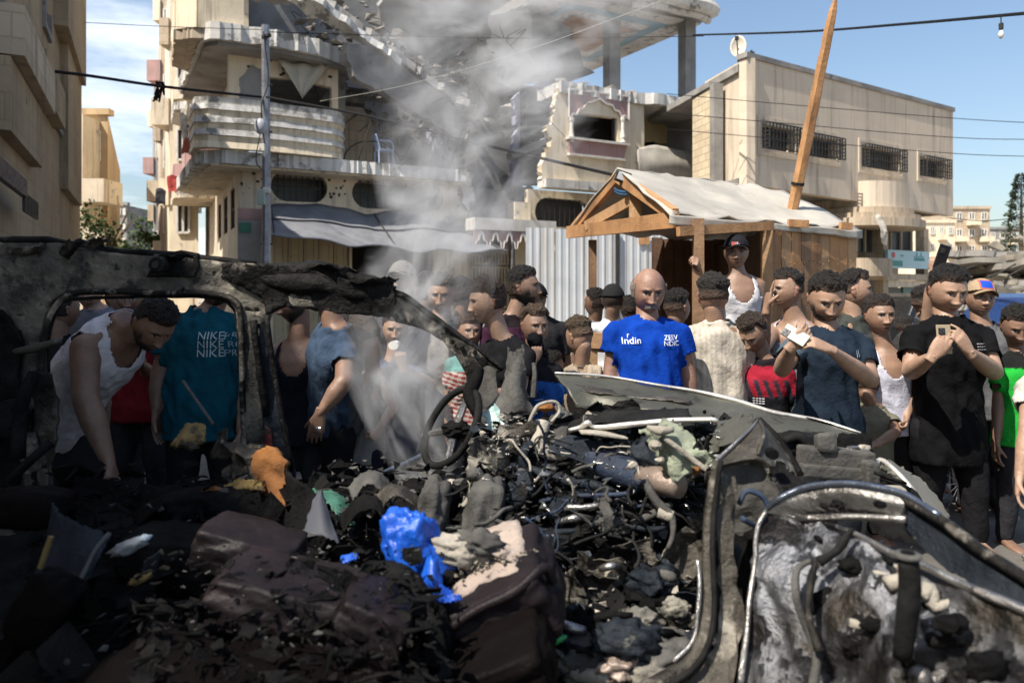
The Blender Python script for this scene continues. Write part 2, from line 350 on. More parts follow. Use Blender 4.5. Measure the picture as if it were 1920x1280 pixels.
# ground, kerb
mb = MB(); mb.add([(-260, -40, 0), (260, -40, 0), (260, 420, 0), (-260, 420, 0)], [(0, 1, 2, 3)]); mb.build('ground', dust, kind='structure')
mb = MB(); vs = []; fs = []
nx, ny = 60, 40
for j in range(ny + 1):
    for i in range(nx + 1):
        x, y = -16 + i * 32 / nx, -3 + j * 20.2 / ny; vs.append((x, y, .012 + abs(noise.noise(V((x * .7, y * .7, 0)))) * .03 + noise.noise(V((x * 3, y * 3, 5))) * .008))
for j in range(ny):
    for i in range(nx): a = j * (nx + 1) + i; fs.append((a, a + 1, a + nx + 2, a + nx + 1))
mb.add(vs, fs).build('road', asphalt, smooth=True, kind='structure')
mb = MB()
for _ in range(900):
    y = random.choice([rnd(3.6, 17), rnd(3.6, 9)]); x = rnd(-.8, .8) * y; r = rnd(.012, .06) * (1 if random.random() < .93 else 2.4); mb.rock((x, y, .02 + r * .3), (r, r * rnd(.6, 1), r * .6), 3)
mb.build('stone_debris', rub, kind='stuff')
# ---------------- damaged apartment block
slope = .55; u = (1, slope)
C = Pl((-7.5, 18, 0), u); W = C.off(-.8); B1 = C.off(-.75); INT = C.off(-5)
bC = thing('apartment_block', 'shelled cream apartment block with collapsed middle floors and white edged balconies', 'building', (-5, 20, 0))
def pc(mb, name, m, par=bC, **k): return mb.build(name, m, par, **k)
tC = lambda px, py=400: C.tz(px, py)[0]
# ground floor wall with openings
def capsule_poly(pl, x0, y0, x1, y1, x0b=None):
    a, z1 = pl.tz(x0, y0); b, _ = pl.tz(x1, y0); _, z0 = pl.tz(x0, y1); c = (a + b) / 2; h = (z1 - z0) / 2; e = ell(0, 0, h, h, 24); o = []
    for x, y in e: o.append((x + (b - h if x > 1e-6 else a + h), y + (z0 + z1) / 2))
    return o
w1 = capsule_poly(W, 508, 318, 614, 376); w2 = capsule_poly(W, 660, 333, 832, 389)
def rect(pl, x0, y0, x1, y1):
    a, z1 = pl.tz(x0, y0); b = pl.tz(x1, y0)[0]; z0 = pl.tz(x0, y1)[1]; return [(a, z0), (b, z0), (b, z1), (a, z1)]
tL = W.tz(447, 400)[0]; tR = W.tz(884, 400)[0]
sh = [(W.tz(512, 1)[0], 0.02), (W.tz(655, 1)[0], .02), (W.tz(655, 1)[0], 3.3), (W.tz(512, 1)[0], 3.3)]
dk = [(W.tz(660, 1)[0], .02), (W.tz(822, 1)[0], .02), (W.tz(822, 1)[0], 3.2), (W.tz(660, 1)[0], 3.2)]
mb = MB(); mb.plate([(tL, 0), (tR, 0), (tR, 4.86), (tL, 4.86)], [w1, w2, sh, dk], W, .25); pc(mb, 'wall', plaster)
for i, (a, b) in enumerate(((508, 614), (660, 832))):
    e = (w1, w2)[i]; x0 = min(p[0] for p in e); x1 = max(p[0] for p in e); z0 = min(p[1] for p in e); z1 = max(p[1] for p in e)
    mb = MB(); bars(W, mb, x0 + .03, x1 - .03, z0, z1, 12 if i else 9, 2, .014, -.06); wn = pc(mb, 'window', iron)
    mb = MB(); W.box(mb, x0 - .1, x1 + .1, z0 - .1, z1 + .1, -.6, -.58); mb.build('pane', glassdark, wn)
mb = MB(); x0, x1 = sh[0][0], sh[1][0]; n = 5
for k in range(n):
    a = x0 + (x1 - x0) * k / n; b = x0 + (x1 - x0) * (k + 1) / n; W.box(mb, a + .012, b - .012, .03, 3.28, -.14, -.1)
    for q in (.25, .75): W.box(mb, a + (b - a) * q - .03, a + (b - a) * q + .03, .1, 3.2, -.1, -.085)
s_ = pc(mb, 'shutter', shutter)
mb = MB(); W.box(mb, x0 + 1.25, x0 + 1.33, 1.6, 1.9, -.09, -.04); mb.build('handle', iron, s_)
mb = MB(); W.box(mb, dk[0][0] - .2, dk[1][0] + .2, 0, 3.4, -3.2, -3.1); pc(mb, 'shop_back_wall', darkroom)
mb = MB(); W.box(mb, tL - .02, tL + .62, .02, 3.35, .003, .05); pc(mb, 'corner_pier', greyconc)
mb = MB(); W.box(mb, tL - .02, W.tz(655, 1)[0], 3.32, 3.62, .003, .05); pc(mb, 'shop_fascia', pink)
mb = MB(); W.box(mb, tL + .02, tL + .3, 3.0, 3.25, .055, .09); pc(mb, 'street_plate', plain('street_sign_green', (.03, .16, .1)), label='small green plate')
# soffit / slab 1
tl0 = tC(372, 275); tr1 = tC(887, 325)
def slabedge(z0, z1, ta, tb, dd, back, name, m, jit=.05, round_end=False):
    mb = MB(); o = [(ta, -back), (tb, -back), (tb, dd - .3), (tb - .25, dd), (ta + .5, dd), (ta, dd - .5)]
    mb.plate(o, [], C.slab(z1), z1 - z0, jit); return pc(mb, name, m)
slabedge(4.62, 4.95, tl0, tr1, 0, 6, 'floor_slab', whiteconc, .04)
mb = MB(); mb.plate([(tl0 + .1, -6), (tr1 - .1, -6), (tr1 - .1, -.12), (tl0 + .3, -.12)], [], C.slab(4.615), .05); pc(mb, 'soffit', plaster)
# balcony parapet in four bulging bands, with a rounded right end
tb0, tb1 = tC(366, 230), tC(655, 230)
path = [(tb0 + .02, -1.3), (tb0 + .02, -.25), (tb0 + .3, 0)] + [(tb0 + .3 + (tb1 - .8 - tb0) * k / 5, .12 * math.sin(PI * k / 5)) for k in range(1, 6)] + [(tb1 - .2, -.2), (tb1, -.6), (tb1 + .02, -1.3)]
bal = None
for k in range(8):
    z0 = 4.97 + k * .155; out = .0 if k % 2 else .07; mb = MB(); vs = []; fs = []; n = len(path)
    for (a, b) in path:
        for dz, dd in ((0, -.16), (0, out), (.155, out + (.03 if k % 2 else -.03)), (.155, -.16)):
            jz = rnd(-.02, .02) if k in (1, 4, 7) else 0
            sc_ = 1 + dd / 3.2; cx = (tb0 + tb1) / 2; vs.append(C.P(cx + (a - cx) * sc_, z0 + dz + jz, b + dd * (1 if b > -1 else 0)))
    for i in range(n - 1):
        for q in range(4): fs.append((i * 4 + q, i * 4 + (q + 1) % 4, i * 4 + 4 + (q + 1) % 4, i * 4 + 4 + q))
    fs += [(0, 1, 2, 3), (n * 4 - 1, n * 4 - 2, n * 4 - 3, n * 4 - 4)]; mb.add(vs, fs)
    if bal is None: bal = pc(mb, 'balcony', plaster2)
    else: mb.build('parapet_band', whiteconc if k % 2 == 0 or k == 7 else plaster2, bal)
# first floor back wall with blown opening and bullet holes
o = B1.poly([(430, 84), (633, 108), (633, 198), (430, 190)]); op = B1.poly([(500, 146), (560, 150), (622, 166), (622, 196), (500, 188)])
o2 = B1.poly([(428, 60), (634, 95), (634, 150), (622, 152), (622, 164), (560, 148), (500, 144), (500, 230), (428, 230)])
mb = MB(); mb.plate(o2, [], B1, .2, 0); pc(mb, 'upper_wall', plaster2)
mb = MB(); mb.plate(B1.poly([(622, 150), (634, 150), (634, 215), (622, 215)]), [], B1, .2); pc(mb, 'door_jamb', plaster2)
mb = MB(); mb.plate(B1.poly([(448, 150), (470, 124), (490, 128), (503, 140), (503, 190), (450, 190)]), [], B1.off(.012), .01, .03); pc(mb, 'bare_patch', greyconc)
mb = MB(); 
for _ in range(26):
    px, py = rnd(440, 625), rnd(95, 150); t, z = B1.tz(px, py); mb.plate(ell(t, z, rnd(.03, .07), rnd(.03, .06), 7), [], B1.off(.006), .004, 0)
pc(mb, 'bullet_hole', darkroom, kind='stuff')
mb = MB(); p = W.tz(455, 340)
for _ in range(22):
    px, py = random.choice([(rnd(452, 505), rnd(325, 370)), (rnd(616, 655), rnd(335, 372)), (rnd(840, 880), rnd(350, 400))]); t, z = W.tz(px, py); mb.plate(ell(t, z, rnd(.025, .06), rnd(.025, .06), 7), [], W.off(.006), .004, 0)
pc(mb, 'bullet_hole', darkroom, kind='stuff')
# curtain hanging in the opening
cl = C.off(-.5); mb = MB(); vs = []; fs = []
A = cl.tz(520, 112); Bp = cl.tz(622, 118); D = cl.tz(567, 184)
for j in range(9):
    v = j / 8
    for i in range(13):
        q = i / 12; t = (A[0] * (1 - q) + Bp[0] * q) * (1 - v) + D[0] * v; z = (A[1] * (1 - q) + Bp[1] * q) * (1 - v) + D[1] * v - .08 * math.sin(PI * q) * (1 - v)
        vs.append(cl.P(t, z, .07 * math.sin(q * 17 + v * 3) * (1 - v * .5)))
for j in range(8):
    for i in range(12): a = j * 13 + i; fs.append((a, a + 1, a + 14, a + 13))
mb.add(vs, fs)
cm = mat('dotted_cloth', (.50, .46, .38), (.42, .4, .33), 3, pits=((.35, .12, .08), 6, .55), bump=.2)
c_ = mb.build('curtain', cm, None, True, label='dotted pale curtain hanging in a triangle over the shelled balcony opening', cat='curtain')
so = c_.modifiers.new('s', 'SOLIDIFY'); so.thickness = .01
# slab 2 over the balcony
zb = 7.62
o = [(tC(378, 60), -6), (tC(640, 60) + .4, -6), (tC(640, 60) + .3, -.6), (tC(600, 60), -.05), (tC(520, 60), .12), (tC(400, 60), .05), (tC(378, 60), -.3)]
mb = MB(); mb.plate(o, [], C.slab(zb + .42), .42, .05); pc(mb, 'balcony_slab', whiteconc)
mb = MB(); mb.plate([(a + .12, b - .15) for a, b in o], [], C.slab(zb - .003), .1); pc(mb, 'soffit', concrete)
mb = MB(); C.box(mb, tC(378, 60) + .2, tC(640, 60) + .6, 8.1, 8.5, -1.6, -1.5); pc(mb, 'parapet_stub', darkroom)
mb = MB(); W.box(mb, W.tz(380, 1)[0], W.tz(900, 1)[0], 8.05, 13, -3.6, -3.4); pc(mb, 'upper_wall', greyconc)
# left end wall of the balcony rooms, piers
mb = MB(); W.box(mb, W.tz(636, 1)[0], W.tz(648, 1)[0] + .08, 4.95, 7.62, -1.0, -.3); pc(mb, 'pier', concrete)
mb = MB(); W.box(mb, W.tz(655, 1)[0], W.tz(735, 1)[0], 4.95, 7.0, -1.9, -1.7); pc(mb, 'inner_wall', tanwall)
mb = MB(); W.box(mb, W.tz(735, 1)[0], W.tz(845, 1)[0], 4.95, 7.4, -2.6, -2.4); pc(mb, 'inner_wall', greyconc)
mb = MB(); W.box(mb, W.tz(838, 1)[0], W.tz(870, 1)[0], 4.95, 7.0, -1.9, -.9); pc(mb, 'inner_wall', purple)
mb = MB(); mb.plate(C.off(-.6).poly([(866, 345), (888, 350), (890, 440), (876, 438), (872, 420), (880, 400), (868, 380)]), [], C.off(-.6), .3, .05); pc(mb, 'broken_edge', whiteconc)
mb = MB(); mb.plate(C.off(-.6).poly([(868, 200), (890, 195), (892, 235), (880, 262), (890, 300), (870, 318), (872, 270), (880, 240)]), [], C.off(-.6), .3, .06); pc(mb, 'broken_edge', rubc)
# dark cavity walls and floors behind the collapse
mb = MB(); INT.box(mb, 3.0, INT.tz(1050, 1)[0] - .2, 0, 14, -3, -2.8); pc(mb, 'rear_wall', concrete)
for z in (4.7, 7.7, 10.7):
    mb = MB(); INT.box(mb, 2.6, INT.tz(1050, 1)[0] - .4, z, z + .28, -2.8, .3 - .15 * (z > 8)); pc(mb, 'floor_slab', concrete)
mb = MB(); o = [(tC(886), -.8), (tC(965), -.8), (tC(965), -3.6), (tC(886), -3.6)]
W3 = C.off(-2.6); mb.plate(W3.poly([(884, 200), (962, 200), (968, 480), (884, 480)]), [], W3, .2, .08); pc(mb, 'inner_wall', greyconc)
W4 = C.off(-1.6); mb = MB(); mb.plate(W4.poly([(962, 182), (1010, 160), (1030, 150), (1024, 260), (1018, 348), (962, 350), (960, 290), (970, 240)]), [], W4, .25, .06); pc(mb, 'inner_wall', purple)
mb = MB(); mb.plate(W4.poly([(966, 350), (1000, 350), (1000, 470), (985, 490), (960, 490)]), [], W4, .25, .05); pc(mb, 'broken_edge', greyconc)
W2 = C.off(-1.2); mb = MB(); mb.plate(W2.poly([(960, 285), (1024, 258), (1024, 272), (962, 298)]), [], W2, .4, .03); pc(mb, 'fallen_beam', concrete)
# hanging, sagging slabs of the collapse
def chunk(name, m, pts, dep, th, jit=.08, dd=0):
    """slab piece between pixel outline at individual depths"""
    P = [at(x, y, Y) for x, y, Y in pts]; c = sum(P, V((0, 0, 0))) / len(P); n = (P[1] - P[0]).cross(P[2] - P[0]).normalized(); x = (P[1] - P[0]).normalized(); y = n.cross(x)
    mb = MB(); mb.plate([((p - c).dot(x), (p - c).dot(y)) for p in P], [], lambda a, b, d: c + x * a + y * b + n * d, th, jit); return pc(mb, name, m)
chunk('hanging_slab', concrete, [(420, -60, 20), (640, -40, 20), (880, 150, 22.5), (880, 215, 21.5), (770, 200, 21), (640, 85, 19.5), (520, 0, 19)], 0, .3)
chunk('hanging_slab', whiteconc, [(540, -30, 18.8), (600, -20, 18.8), (760, 100, 20.3), (735, 118, 20.1), (620, 60, 19.2), (575, 18, 19)], 0, .22)
chunk('hanging_slab', concrete, [(640, 90, 19.4), (700, 95, 20.0), (880, 235, 22), (860, 262, 21.5), (740, 195, 20.3), (650, 150, 19.6)], 0, .28)
chunk('hanging_slab', greyconc, [(700, -60, 21), (900, -60, 22), (905, 60, 23), (820, 130, 22), (720, 60, 21)], 0, .3)
chunk('hanging_slab', greyconc, [(880, 40, 24), (1000, 20, 25), (1060, 60, 25.5), (1050, 130, 25.3), (960, 170, 24.5), (890, 150, 24)], 0, .3)
chunk('hanging_slab', rubc, [(860, 60, 22.6), (900, 50, 22.8), (930, 160, 23), (925, 230, 23), (880, 190, 22.6)], 0, .3)
mb = MB()
for _ in range(420):
    k = random.random(); px = 560 + k * 340 + rnd(-40, 60); py = 10 + k * 220 + rnd(-70, 90) - (px > 860) * 60; r = rnd(.05, .3) * rnd(.4, 1.1); mb.rock(at(px, py, 20 + k * 3 + rnd(-.6, 1.6)), (r * rnd(.6, 1.5), r, r * rnd(.4, 1)), 5)
pc(mb, 'rubble', rub, kind='stuff')
mb = MB()
for _ in range(240):
    px = rnd(690, 905); py = rnd(120, 330); r = rnd(.05, .25) * rnd(.3, 1); mb.rock(at(px, py, rnd(21.8, 23.2)), (r, r, r * .7), 5)
for _ in range(40):
    px = rnd(890, 940); py = rnd(420, 500); r = rnd(.05, .3); mb.rock(at(px, py, rnd(22, 23)), (r, r, r * .7), 5)
pc(mb, 'rubble', rubc, kind='stuff')
mb = MB()
for _ in range(46):
    p = at(rnd(560, 1060), rnd(20, 260), rnd(20, 23)); mb.tube([p, p + V((rnd(-.5, .5), 0, rnd(-.4, .2))), p + V((rnd(-.7, .7), rnd(-.3, .3), rnd(-1.2, -.2)))], .012, 4, 3)
pc(mb, 'reinforcing_bar', iron, kind='stuff')
# right bay: wall with the arched pink window
RB = C.off(-.2)
win = rect(RB, 1075, 210, 1158, 272)
mb = MB(); out = RB.poly([(1045, 165), (1207, 186), (1209, 352), (1150, 348), (1015, 335), (1020, 300), (1034, 262), (1022, 245), (1040, 215)])
def rjag(P, idx, amt):
    o = []
    for i, p in enumerate(P):
        q = P[(i + 1) % len(P)]; o.append(p)
        if i in idx:
            for k in range(1, 8): o.append((p[0] + (q[0] - p[0]) * k / 8 + rnd(-amt, amt), p[1] + (q[1] - p[1]) * k / 8 + rnd(-amt, amt)))
    return o
mb.plate(rjag(out, (4, 5, 6, 7, 8), .07), [win], RB, .25); pc(mb, 'bay_wall', plaster2)
rb = RB.off(.06); mb = MB()
sc1 = RB.poly([(1064, 222), (1064, 168), (1176, 182), (1176, 226), (1168, 218), (1163, 222), (1158, 210), (1150, 208), (1146, 199), (1134, 196), (1122, 186), (1108, 192), (1098, 194), (1092, 204), (1084, 206), (1079, 216), (1072, 214)])
mb.plate(sc1, [], rb, .055); pc(mb, 'window_hood', pink)
mb = MB(); 
for a, b in zip(sc1, sc1[1:] + sc1[:1]): mb.beam(rb.P(*a, .02), rb.P(*b, .02), .05, .05)
pc(mb, 'hood_moulding', whitetrim)
mb = MB(); 
for px in (1069, 1165):
    t, z = RB.tz(px, 268); mb.tube([RB.P(t, z + q * (RB.tz(px, 222)[1] - z), .08) for q in (0, .1, .2, .5, .8, .9, 1)], [.1, .06, .09, .06, .06, .09, .1], 10, 1)
pc(mb, 'window_column', whitetrim)
a, z = RB.tz(1063, 262); b = RB.tz(1172, 262)[0]
mb = MB(); mb.plate([(a, z), (b, z), (b - .12, z - .42), (a + .05, z - .42)], [], RB.off(.1), .095); pc(mb, 'window_apron', pink)
mb = MB(); RB.box(mb, a - .05, b + .05, z, z + .07, .003, .2); RB.box(mb, a, b - .08, z - .5, z - .43, .003, .15); pc(mb, 'window_sill', whitetrim)
x0, z0, x1, z1 = win[0][0], win[0][1], win[2][0], win[2][1]
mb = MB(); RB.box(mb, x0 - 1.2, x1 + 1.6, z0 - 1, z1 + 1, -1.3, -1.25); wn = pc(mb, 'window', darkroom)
mb = MB(); 
for a in (x0 + .03, x1 - .1): RB.box(mb, a, a + .06, z0, z1, -.2, -.1)
mb.build('frame', iron, wn)
mb = MB(); RB.box(mb, RB.tz(1017, 340)[0], RB.tz(1150, 340)[0] + 3.4, 4.66, 4.92, -.3, .22); pc(mb, 'floor_band', whiteconc)
# bay ground floor wall + oval barred window
w3 = capsule_poly(RB.off(-.5), 1003, 369, 1106, 424); RG = RB.off(-.5); tq = RG.tz(990, 400)[0]
mb = MB(); mb.plate([(tq, 0), (tq + 5.5, 0), (tq + 5.5, 4.66), (tq, 4.66)], [w3], RG, .25); pc(mb, 'bay_wall', plaster)
xs = [p[0] for p in w3]; zs = [p[1] for p in w3]; mb = MB(); bars(RG, mb, min(xs), max(xs), min(zs), max(zs), 11, 2, .014, -.05); wn = pc(mb, 'window', iron)
mb = MB(); RG.box(mb, min(xs) - .1, max(xs) + .1, min(zs) - .1, max(zs) + .1, -.6, -.58); mb.build('pane', glassdark, wn)
# bay balcony to the right
t0 = RB.tz(1207, 250)[0]; t1 = RB.tz(1292, 250)[0]; RY = C.off(-1.5)
yo = RY.poly([(1200, 200), (1292, 214), (1292, 286), (1276, 282), (1262, 272), (1240, 268), (1222, 262), (1206, 268), (1200, 268)])
mb = MB(); mb.plate(rjag(yo, (3, 4, 5, 6), .05), [], RY, .2); pc(mb, 'balcony_wall', mat('yellow_wall', (.60, .47, .26), (.5, .39, .22), 1, pits=((.1, .08, .06), 3, .3)))
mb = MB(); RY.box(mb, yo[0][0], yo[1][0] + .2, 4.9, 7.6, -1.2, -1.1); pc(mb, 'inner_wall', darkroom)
mb = MB(); RB.box(mb, t1 + .12, t1 + .42, 4.66, 7.8, -1.6, .1); pc(mb, 'end_pier', greyconc)
mb = MB(); mb.patch([[(1196, 276, 24.6), (1240, 272, 25), (1304, 290, 25.9)], [(1196, 300, 24.5), (1240, 305, 24.8), (1304, 312, 25.7)], [(1196, 340, 24.6), (1240, 342, 25), (1304, 346, 25.9)]], nz_=.05, freq=1.2, th=.02)
mb.build('tarpaulin', tarpw, None, True, label='crumpled off-white tarpaulin covering the right bay balcony front', cat='tarpaulin')
mb = MB(); o = [(RB.tz(1043, 1)[0], -7), (RB.tz(1333, 1)[0] + .3, -3), (RB.tz(1333, 1)[0], -.6), (RB.tz(1300, 1)[0], .25), (RB.tz(1215, 1)[0], .35), (RB.tz(1206, 1)[0], .1), (RB.tz(1050, 1)[0], .1)]
mb.plate(o, [], RB.slab(8.0), .36, .06); pc(mb, 'balcony_slab', whiteconc)
mb = MB()
for _ in range(110):
    t = rnd(o[0][0] + .3, o[1][0] - .3); r = rnd(.05, .2); mb.rock(RB.P(t, 8.02 + r * .4, rnd(-2.5, -.1)), (r * 1.4, r, r * .7), 5)
pc(mb, 'rubble', rub, kind='stuff')
# top floor: soffit painted blue and orange, edge beam and columns
US = RB; ta, tb = RB.tz(1040, 1)[0], RB.tz(1322, 1)[0]
zs_ = 10.75
o = [(ta - .5, -8), (tb - .2, -8), (tb, -1), (tb, .4), (RB.tz(1180, 1)[0], .5), (RB.tz(1040, 1)[0], -.5)]
mb = MB(); mb.plate(rjag(o, (0, 5), .15), [], RB.slab(zs_ + .5), .35); pc(mb, 'roof_slab', concrete)
mb = MB(); mb.plate([(a_, min(b_, -.2)) for a_, b_ in o], [], RB.slab(zs_ + .147), .04); sf = pc(mb, 'soffit', whiteconc)
mb = MB(); mb.plate([(ta + 1, -5.6), (tb - 1, -5.6), (tb - 1, -.8), (ta + 1, -.8)], [[(ta + 1.4, -5.2), (tb - 1.4, -5.2), (tb - 1.4, -1.2), (ta + 1.4, -1.2)]], RB.slab(zs_ + .103), .01); mb.build('painted_border', plain('sky_blue_paint', (.16, .30, .38), .9), sf)
mb = MB(); mb.plate([(ta + 1.8, -4.6), (tb - 1.8, -4.6), (tb - 1.8, -1.7), (ta + 1.8, -1.7)], [], RB.slab(zs_ + .1), .01); mb.build('painted_panel', plain('orange_paint', (.42, .24, .14), .9), sf)
ex = []
for k in range(15):
    q = k / 14; ex.append((RB.tz(1180 + 140 * q, 1)[0], .4 + .35 * math.sin(PI * q) + .1 * math.sin(q * 9)))
mb = MB(); mb.tube([RB.P(a, zs_ + .35, b) for a, b in ex], .26, 8, 2); mb.tube([RB.P(a, zs_ + .1, b - .25) for a, b in ex], .14, 8, 2); pc(mb, 'cornice', whiteconc)
mb = MB(); mb.plate([(a, zs_ + .3 if False else 0) for a, b in ex[:0]] or [(RB.tz(1180, 1)[0], zs_ + .4), (tb, zs_ + .4), (tb, zs_ + 3), (RB.tz(1180, 1)[0], zs_ + 3)], [], RB, .3, .1); pc(mb, 'upper_wall', plaster2)
mb = MB(); mb.plate([(ta - 2.5, zs_ + .4), (RB.tz(1185, 1)[0], zs_ + .4), (RB.tz(1185, 1)[0], zs_ + 4), (ta - 2.5, zs_ + 4)], [], RB.off(-.8), .3, .1); pc(mb, 'upper_wall', greyconc)
for px, dd in ((1147, -1.5), (1288, -.35)):
    t = RB.off(dd).tz(px, 100)[0]; mb = MB(); RB.box(mb, t - .23, t + .23, 8.0, zs_ + .15, dd - .2, dd + .2); pc(mb, 'column', greyconc)
mb = MB(); mb.plate(RB.off(-3).poly([(980, 60), (1070, 50), (1110, 140), (1060, 170), (1000, 150)]), [], RB.off(-3), .3, .2); pc(mb, 'broken_wall', greyconc)
# side of the block along the street, with stacked balconies
v = (-.439, .898); S = Pl(W.P(tL, 0), v); S.n = V((-v[1], v[0] * 1.0, 0)).normalized() * 1; S.n = V((-.898, -.439, 0))
mb = MB(); hw = []
for x0, z0, x1, z1 in ((.9, 3.2, 2.0, 4.3), (2.9, 3.2, 4.0, 4.3), (5, 3.2, 6, 4.3)): hw.append([(x0, z0), (x1, z0), (x1, z1), (x0, z1)])
for k in range(3):
    for q in range(3): hw.append([(2 + q * 3.2, 5.9 + k * 3), (3.2 + q * 3.2, 5.9 + k * 3), (3.2 + q * 3.2, 7.1 + k * 3), (2 + q * 3.2, 7.1 + k * 3)])
mb.plate([(0, 0), (12, 0), (12, 14), (0, 14)], hw, S, .25); pc(mb, 'side_wall', plaster)
for h in hw:
    mb = MB(); S.box(mb, h[0][0] - .05, h[1][0] + .05, h[0][1] - .05, h[2][1] + .05, -.5, -.48); wn = pc(mb, 'window', glassdark)
    mb = MB(); bars(S, mb, h[0][0], h[1][0], h[0][1], h[2][1], 4, 2, .02, -.05); mb.build('window_grille', iron, wn)
for k in range(3):
    for q, (x0, x1) in enumerate(((-.6, 2.6), (3.4, 6.4), (7.2, 10.4))):
        z = 4.66 + 3 * k; dd = (1.5, 1.1, 1.3)[q]; mb = MB()
        if k or q: 
            mb.plate([(x0, .003), (x1, .003), (x1, dd * .7), (x1 - .4, dd), (x0 + .4, dd), (x0, dd * .7)], [], S.slab(z + .25), .25, .03); b_ = pc(mb, 'balcony', random.choice([plaster, tanwall, whiteconc]))
            mb = MB(); o = [(x0, .003), (x0, dd * .7), (x0 + .4, dd), (x1 - .4, dd), (x1, dd * .7), (x1, .003)]
            for a, b in zip(o, o[1:]): mb.beam(S.P(a[0], z + .7, a[1] - .06), S.P(b[0], z + .7, b[1] - .06), .12, .9 if (q + k) % 3 else .7)
            mb.build('parapet', random.choice([plaster2, pink, plaster, tanwall]), b_)
mb = MB(); mb.patch([[(340, 205, 20.5), (352, 195, 20)], [(338, 228, 20.5), (350, 232, 20)], [(343, 262, 20.4), (349, 258, 20)]], nz_=.05, th=.02); mb.build('laundry', tarpw, None, label='white cloth hanging off a street-side balcony of the block', cat='laundry')
for i, (x, y, Y, c, lb) in enumerate([(322, 345, 24, (.4, .06, .05), 'red cloth hanging below a balcony down the side street'), (302, 370, 25, (.05, .05, .06), 'black clothes hanging below a balcony down the side street'), (352, 275, 21, (.35, .1, .08), 'dull red cloth draped over a balcony on the side street'), (330, 60, 22, (.3, .07, .06), 'dark red cloth high up on the side street balconies')]):
    mb = MB(); mb.patch([[(x - 9, y - 16, Y), (x, y - 18, Y), (x + 9, y - 14, Y)], [(x - 8, y + 15, Y - .1), (x, y + 12, Y), (x + 8, y + 18, Y)]], nz_=.08, freq=2, th=.02); mb.build('laundry', plain('laundry%d' % i, c, .9), None, label=lb, cat='laundry')
# ---------------- things on the block front
# grey awning
mb = MB(); vs = []; fs = []; n1, n2 = 30, 10
tA, tB = W.tz(492, 400)[0], W.tz(880, 400)[0]
for j in range(n2 + 1):
    v_ = j / n2
    for i in range(n1 + 1):
        q = i / n1; t = tA - .35 * v_ + (tB - tA + .75 * v_) * q
        peak = .22 * abs(math.sin(q * PI * 2.0 + .25)) * (1 - v_); sag = -.16 * math.sin(PI * q) * v_ - .12 * math.sin(PI * v_) - .05 * math.sin(q * 25) * v_
        z = 3.62 + peak - v_ * (.75 + .25 * q) + sag + .035 * noise.noise(V((q * 9, v_ * 3, 0))) * 2; vs.append(W.P(t, z, .08 + 2.1 * v_ * (1 - .25 * q)))
for j in range(n2):
    for i in range(n1): a = j * (n1 + 1) + i; fs.append((a, a + 1, a + n1 + 2, a + n1 + 1))
aw = thing('awning', 'sagging grey fabric awning over the shop shutters of the damaged block', 'awning', W.P(tA, 3, 0))
mb.add(vs, fs); a_ = mb.build('canopy', tarpg, aw, True); a_.modifiers.new('s', 'SOLIDIFY').thickness = .012
mb = MB(); mb.tube([vs[n2 * (n1 + 1) + i] for i in range(n1 + 1)], .025, 6, 1); mb.build('front_hem', tarpg, aw)
mb = MB(); mb.tube([V(vs[4 * (n1 + 1) + i]) + V((0, -.02, .02)) for i in range(n1 + 1)], .02, 5, 1); mb.build('dark_seam', plain('seam_black', (.04, .04, .05)), aw)
mb = MB()
for i in (1, 15, 29): mb.beam(vs[i], V(vs[n2 * (n1 + 1) + i]) - V((0, 0, .03)), .03, .03)
mb.build('support', iron, aw)
# scalloped pink canopy with white edging and its door below
D1 = C.off(.1); dA = D1.tz(880, 440)[0]; dB = D1.tz(1031, 440)[0]; top = D1.tz(880, 413)[1]; n = 6
low = top - .62; prof = [(dA, top), (dB, top)]
bot = []
for k in range(n):
    a = dB - (dB - dA) * k / n; b = dB - (dB - dA) * (k + 1) / n; c = (a + b) / 2; h = (a - b) / 2
    bot += [(a, low - .18), (a - .12 * h, low - .18), (c + .72 * h, low + .02), (c + .4 * h, low + .03), (c + .3 * h, low + .16), (c, low + .3), (c - .3 * h, low + .16), (c - .4 * h, low + .03), (c - .72 * h, low + .02), (b + .12 * h, low - .18)]
pk = thing('porch_canopy', 'pink scalloped canopy with white pointed edging over a shop entrance', 'canopy', D1.P(dA, 0))
mb = MB(); mb.plate(prof + bot + [(dA, low - .18)], [], D1.off(.3), .06); mb.build('valance', pink, pk)
mb = MB(); 
for a, b in zip(bot, bot[1:]): mb.beam(D1.P(*a, .33), D1.P(*b, .33), .035, .06)
mb.build('white_edging', whitetrim, pk)
mb = MB(); D1.box(mb, dA, dB, top - .28, top + .06, -1, .36); mb.build('fascia', whitetrim, pk)
mb = MB(); t = D1.tz(951, 400)[0]; mb.tube([D1.P(t, 0, .3), D1.P(t, top - .3, .3)], .04, 8, 1); t = D1.tz(985, 400)[0]; mb.tube([D1.P(t, 0, .1), D1.P(t, top - .3, .1)], .03, 8, 1); mb.build('post', steel, pk)
gy = D1.off(-.6)
mb = MB(); a = gy.tz(880, 1)[0]; b = gy.tz(960, 1)[0]; gy.box(mb, a - .2, b, 0, 4.6, -.5, -.45); pc(mb, 'entrance_wall', greyconc)
gate = thing('metal_gate', 'cream barred double gate standing in the shop entrance under the pink canopy', 'gate', gy.P(a, 0))
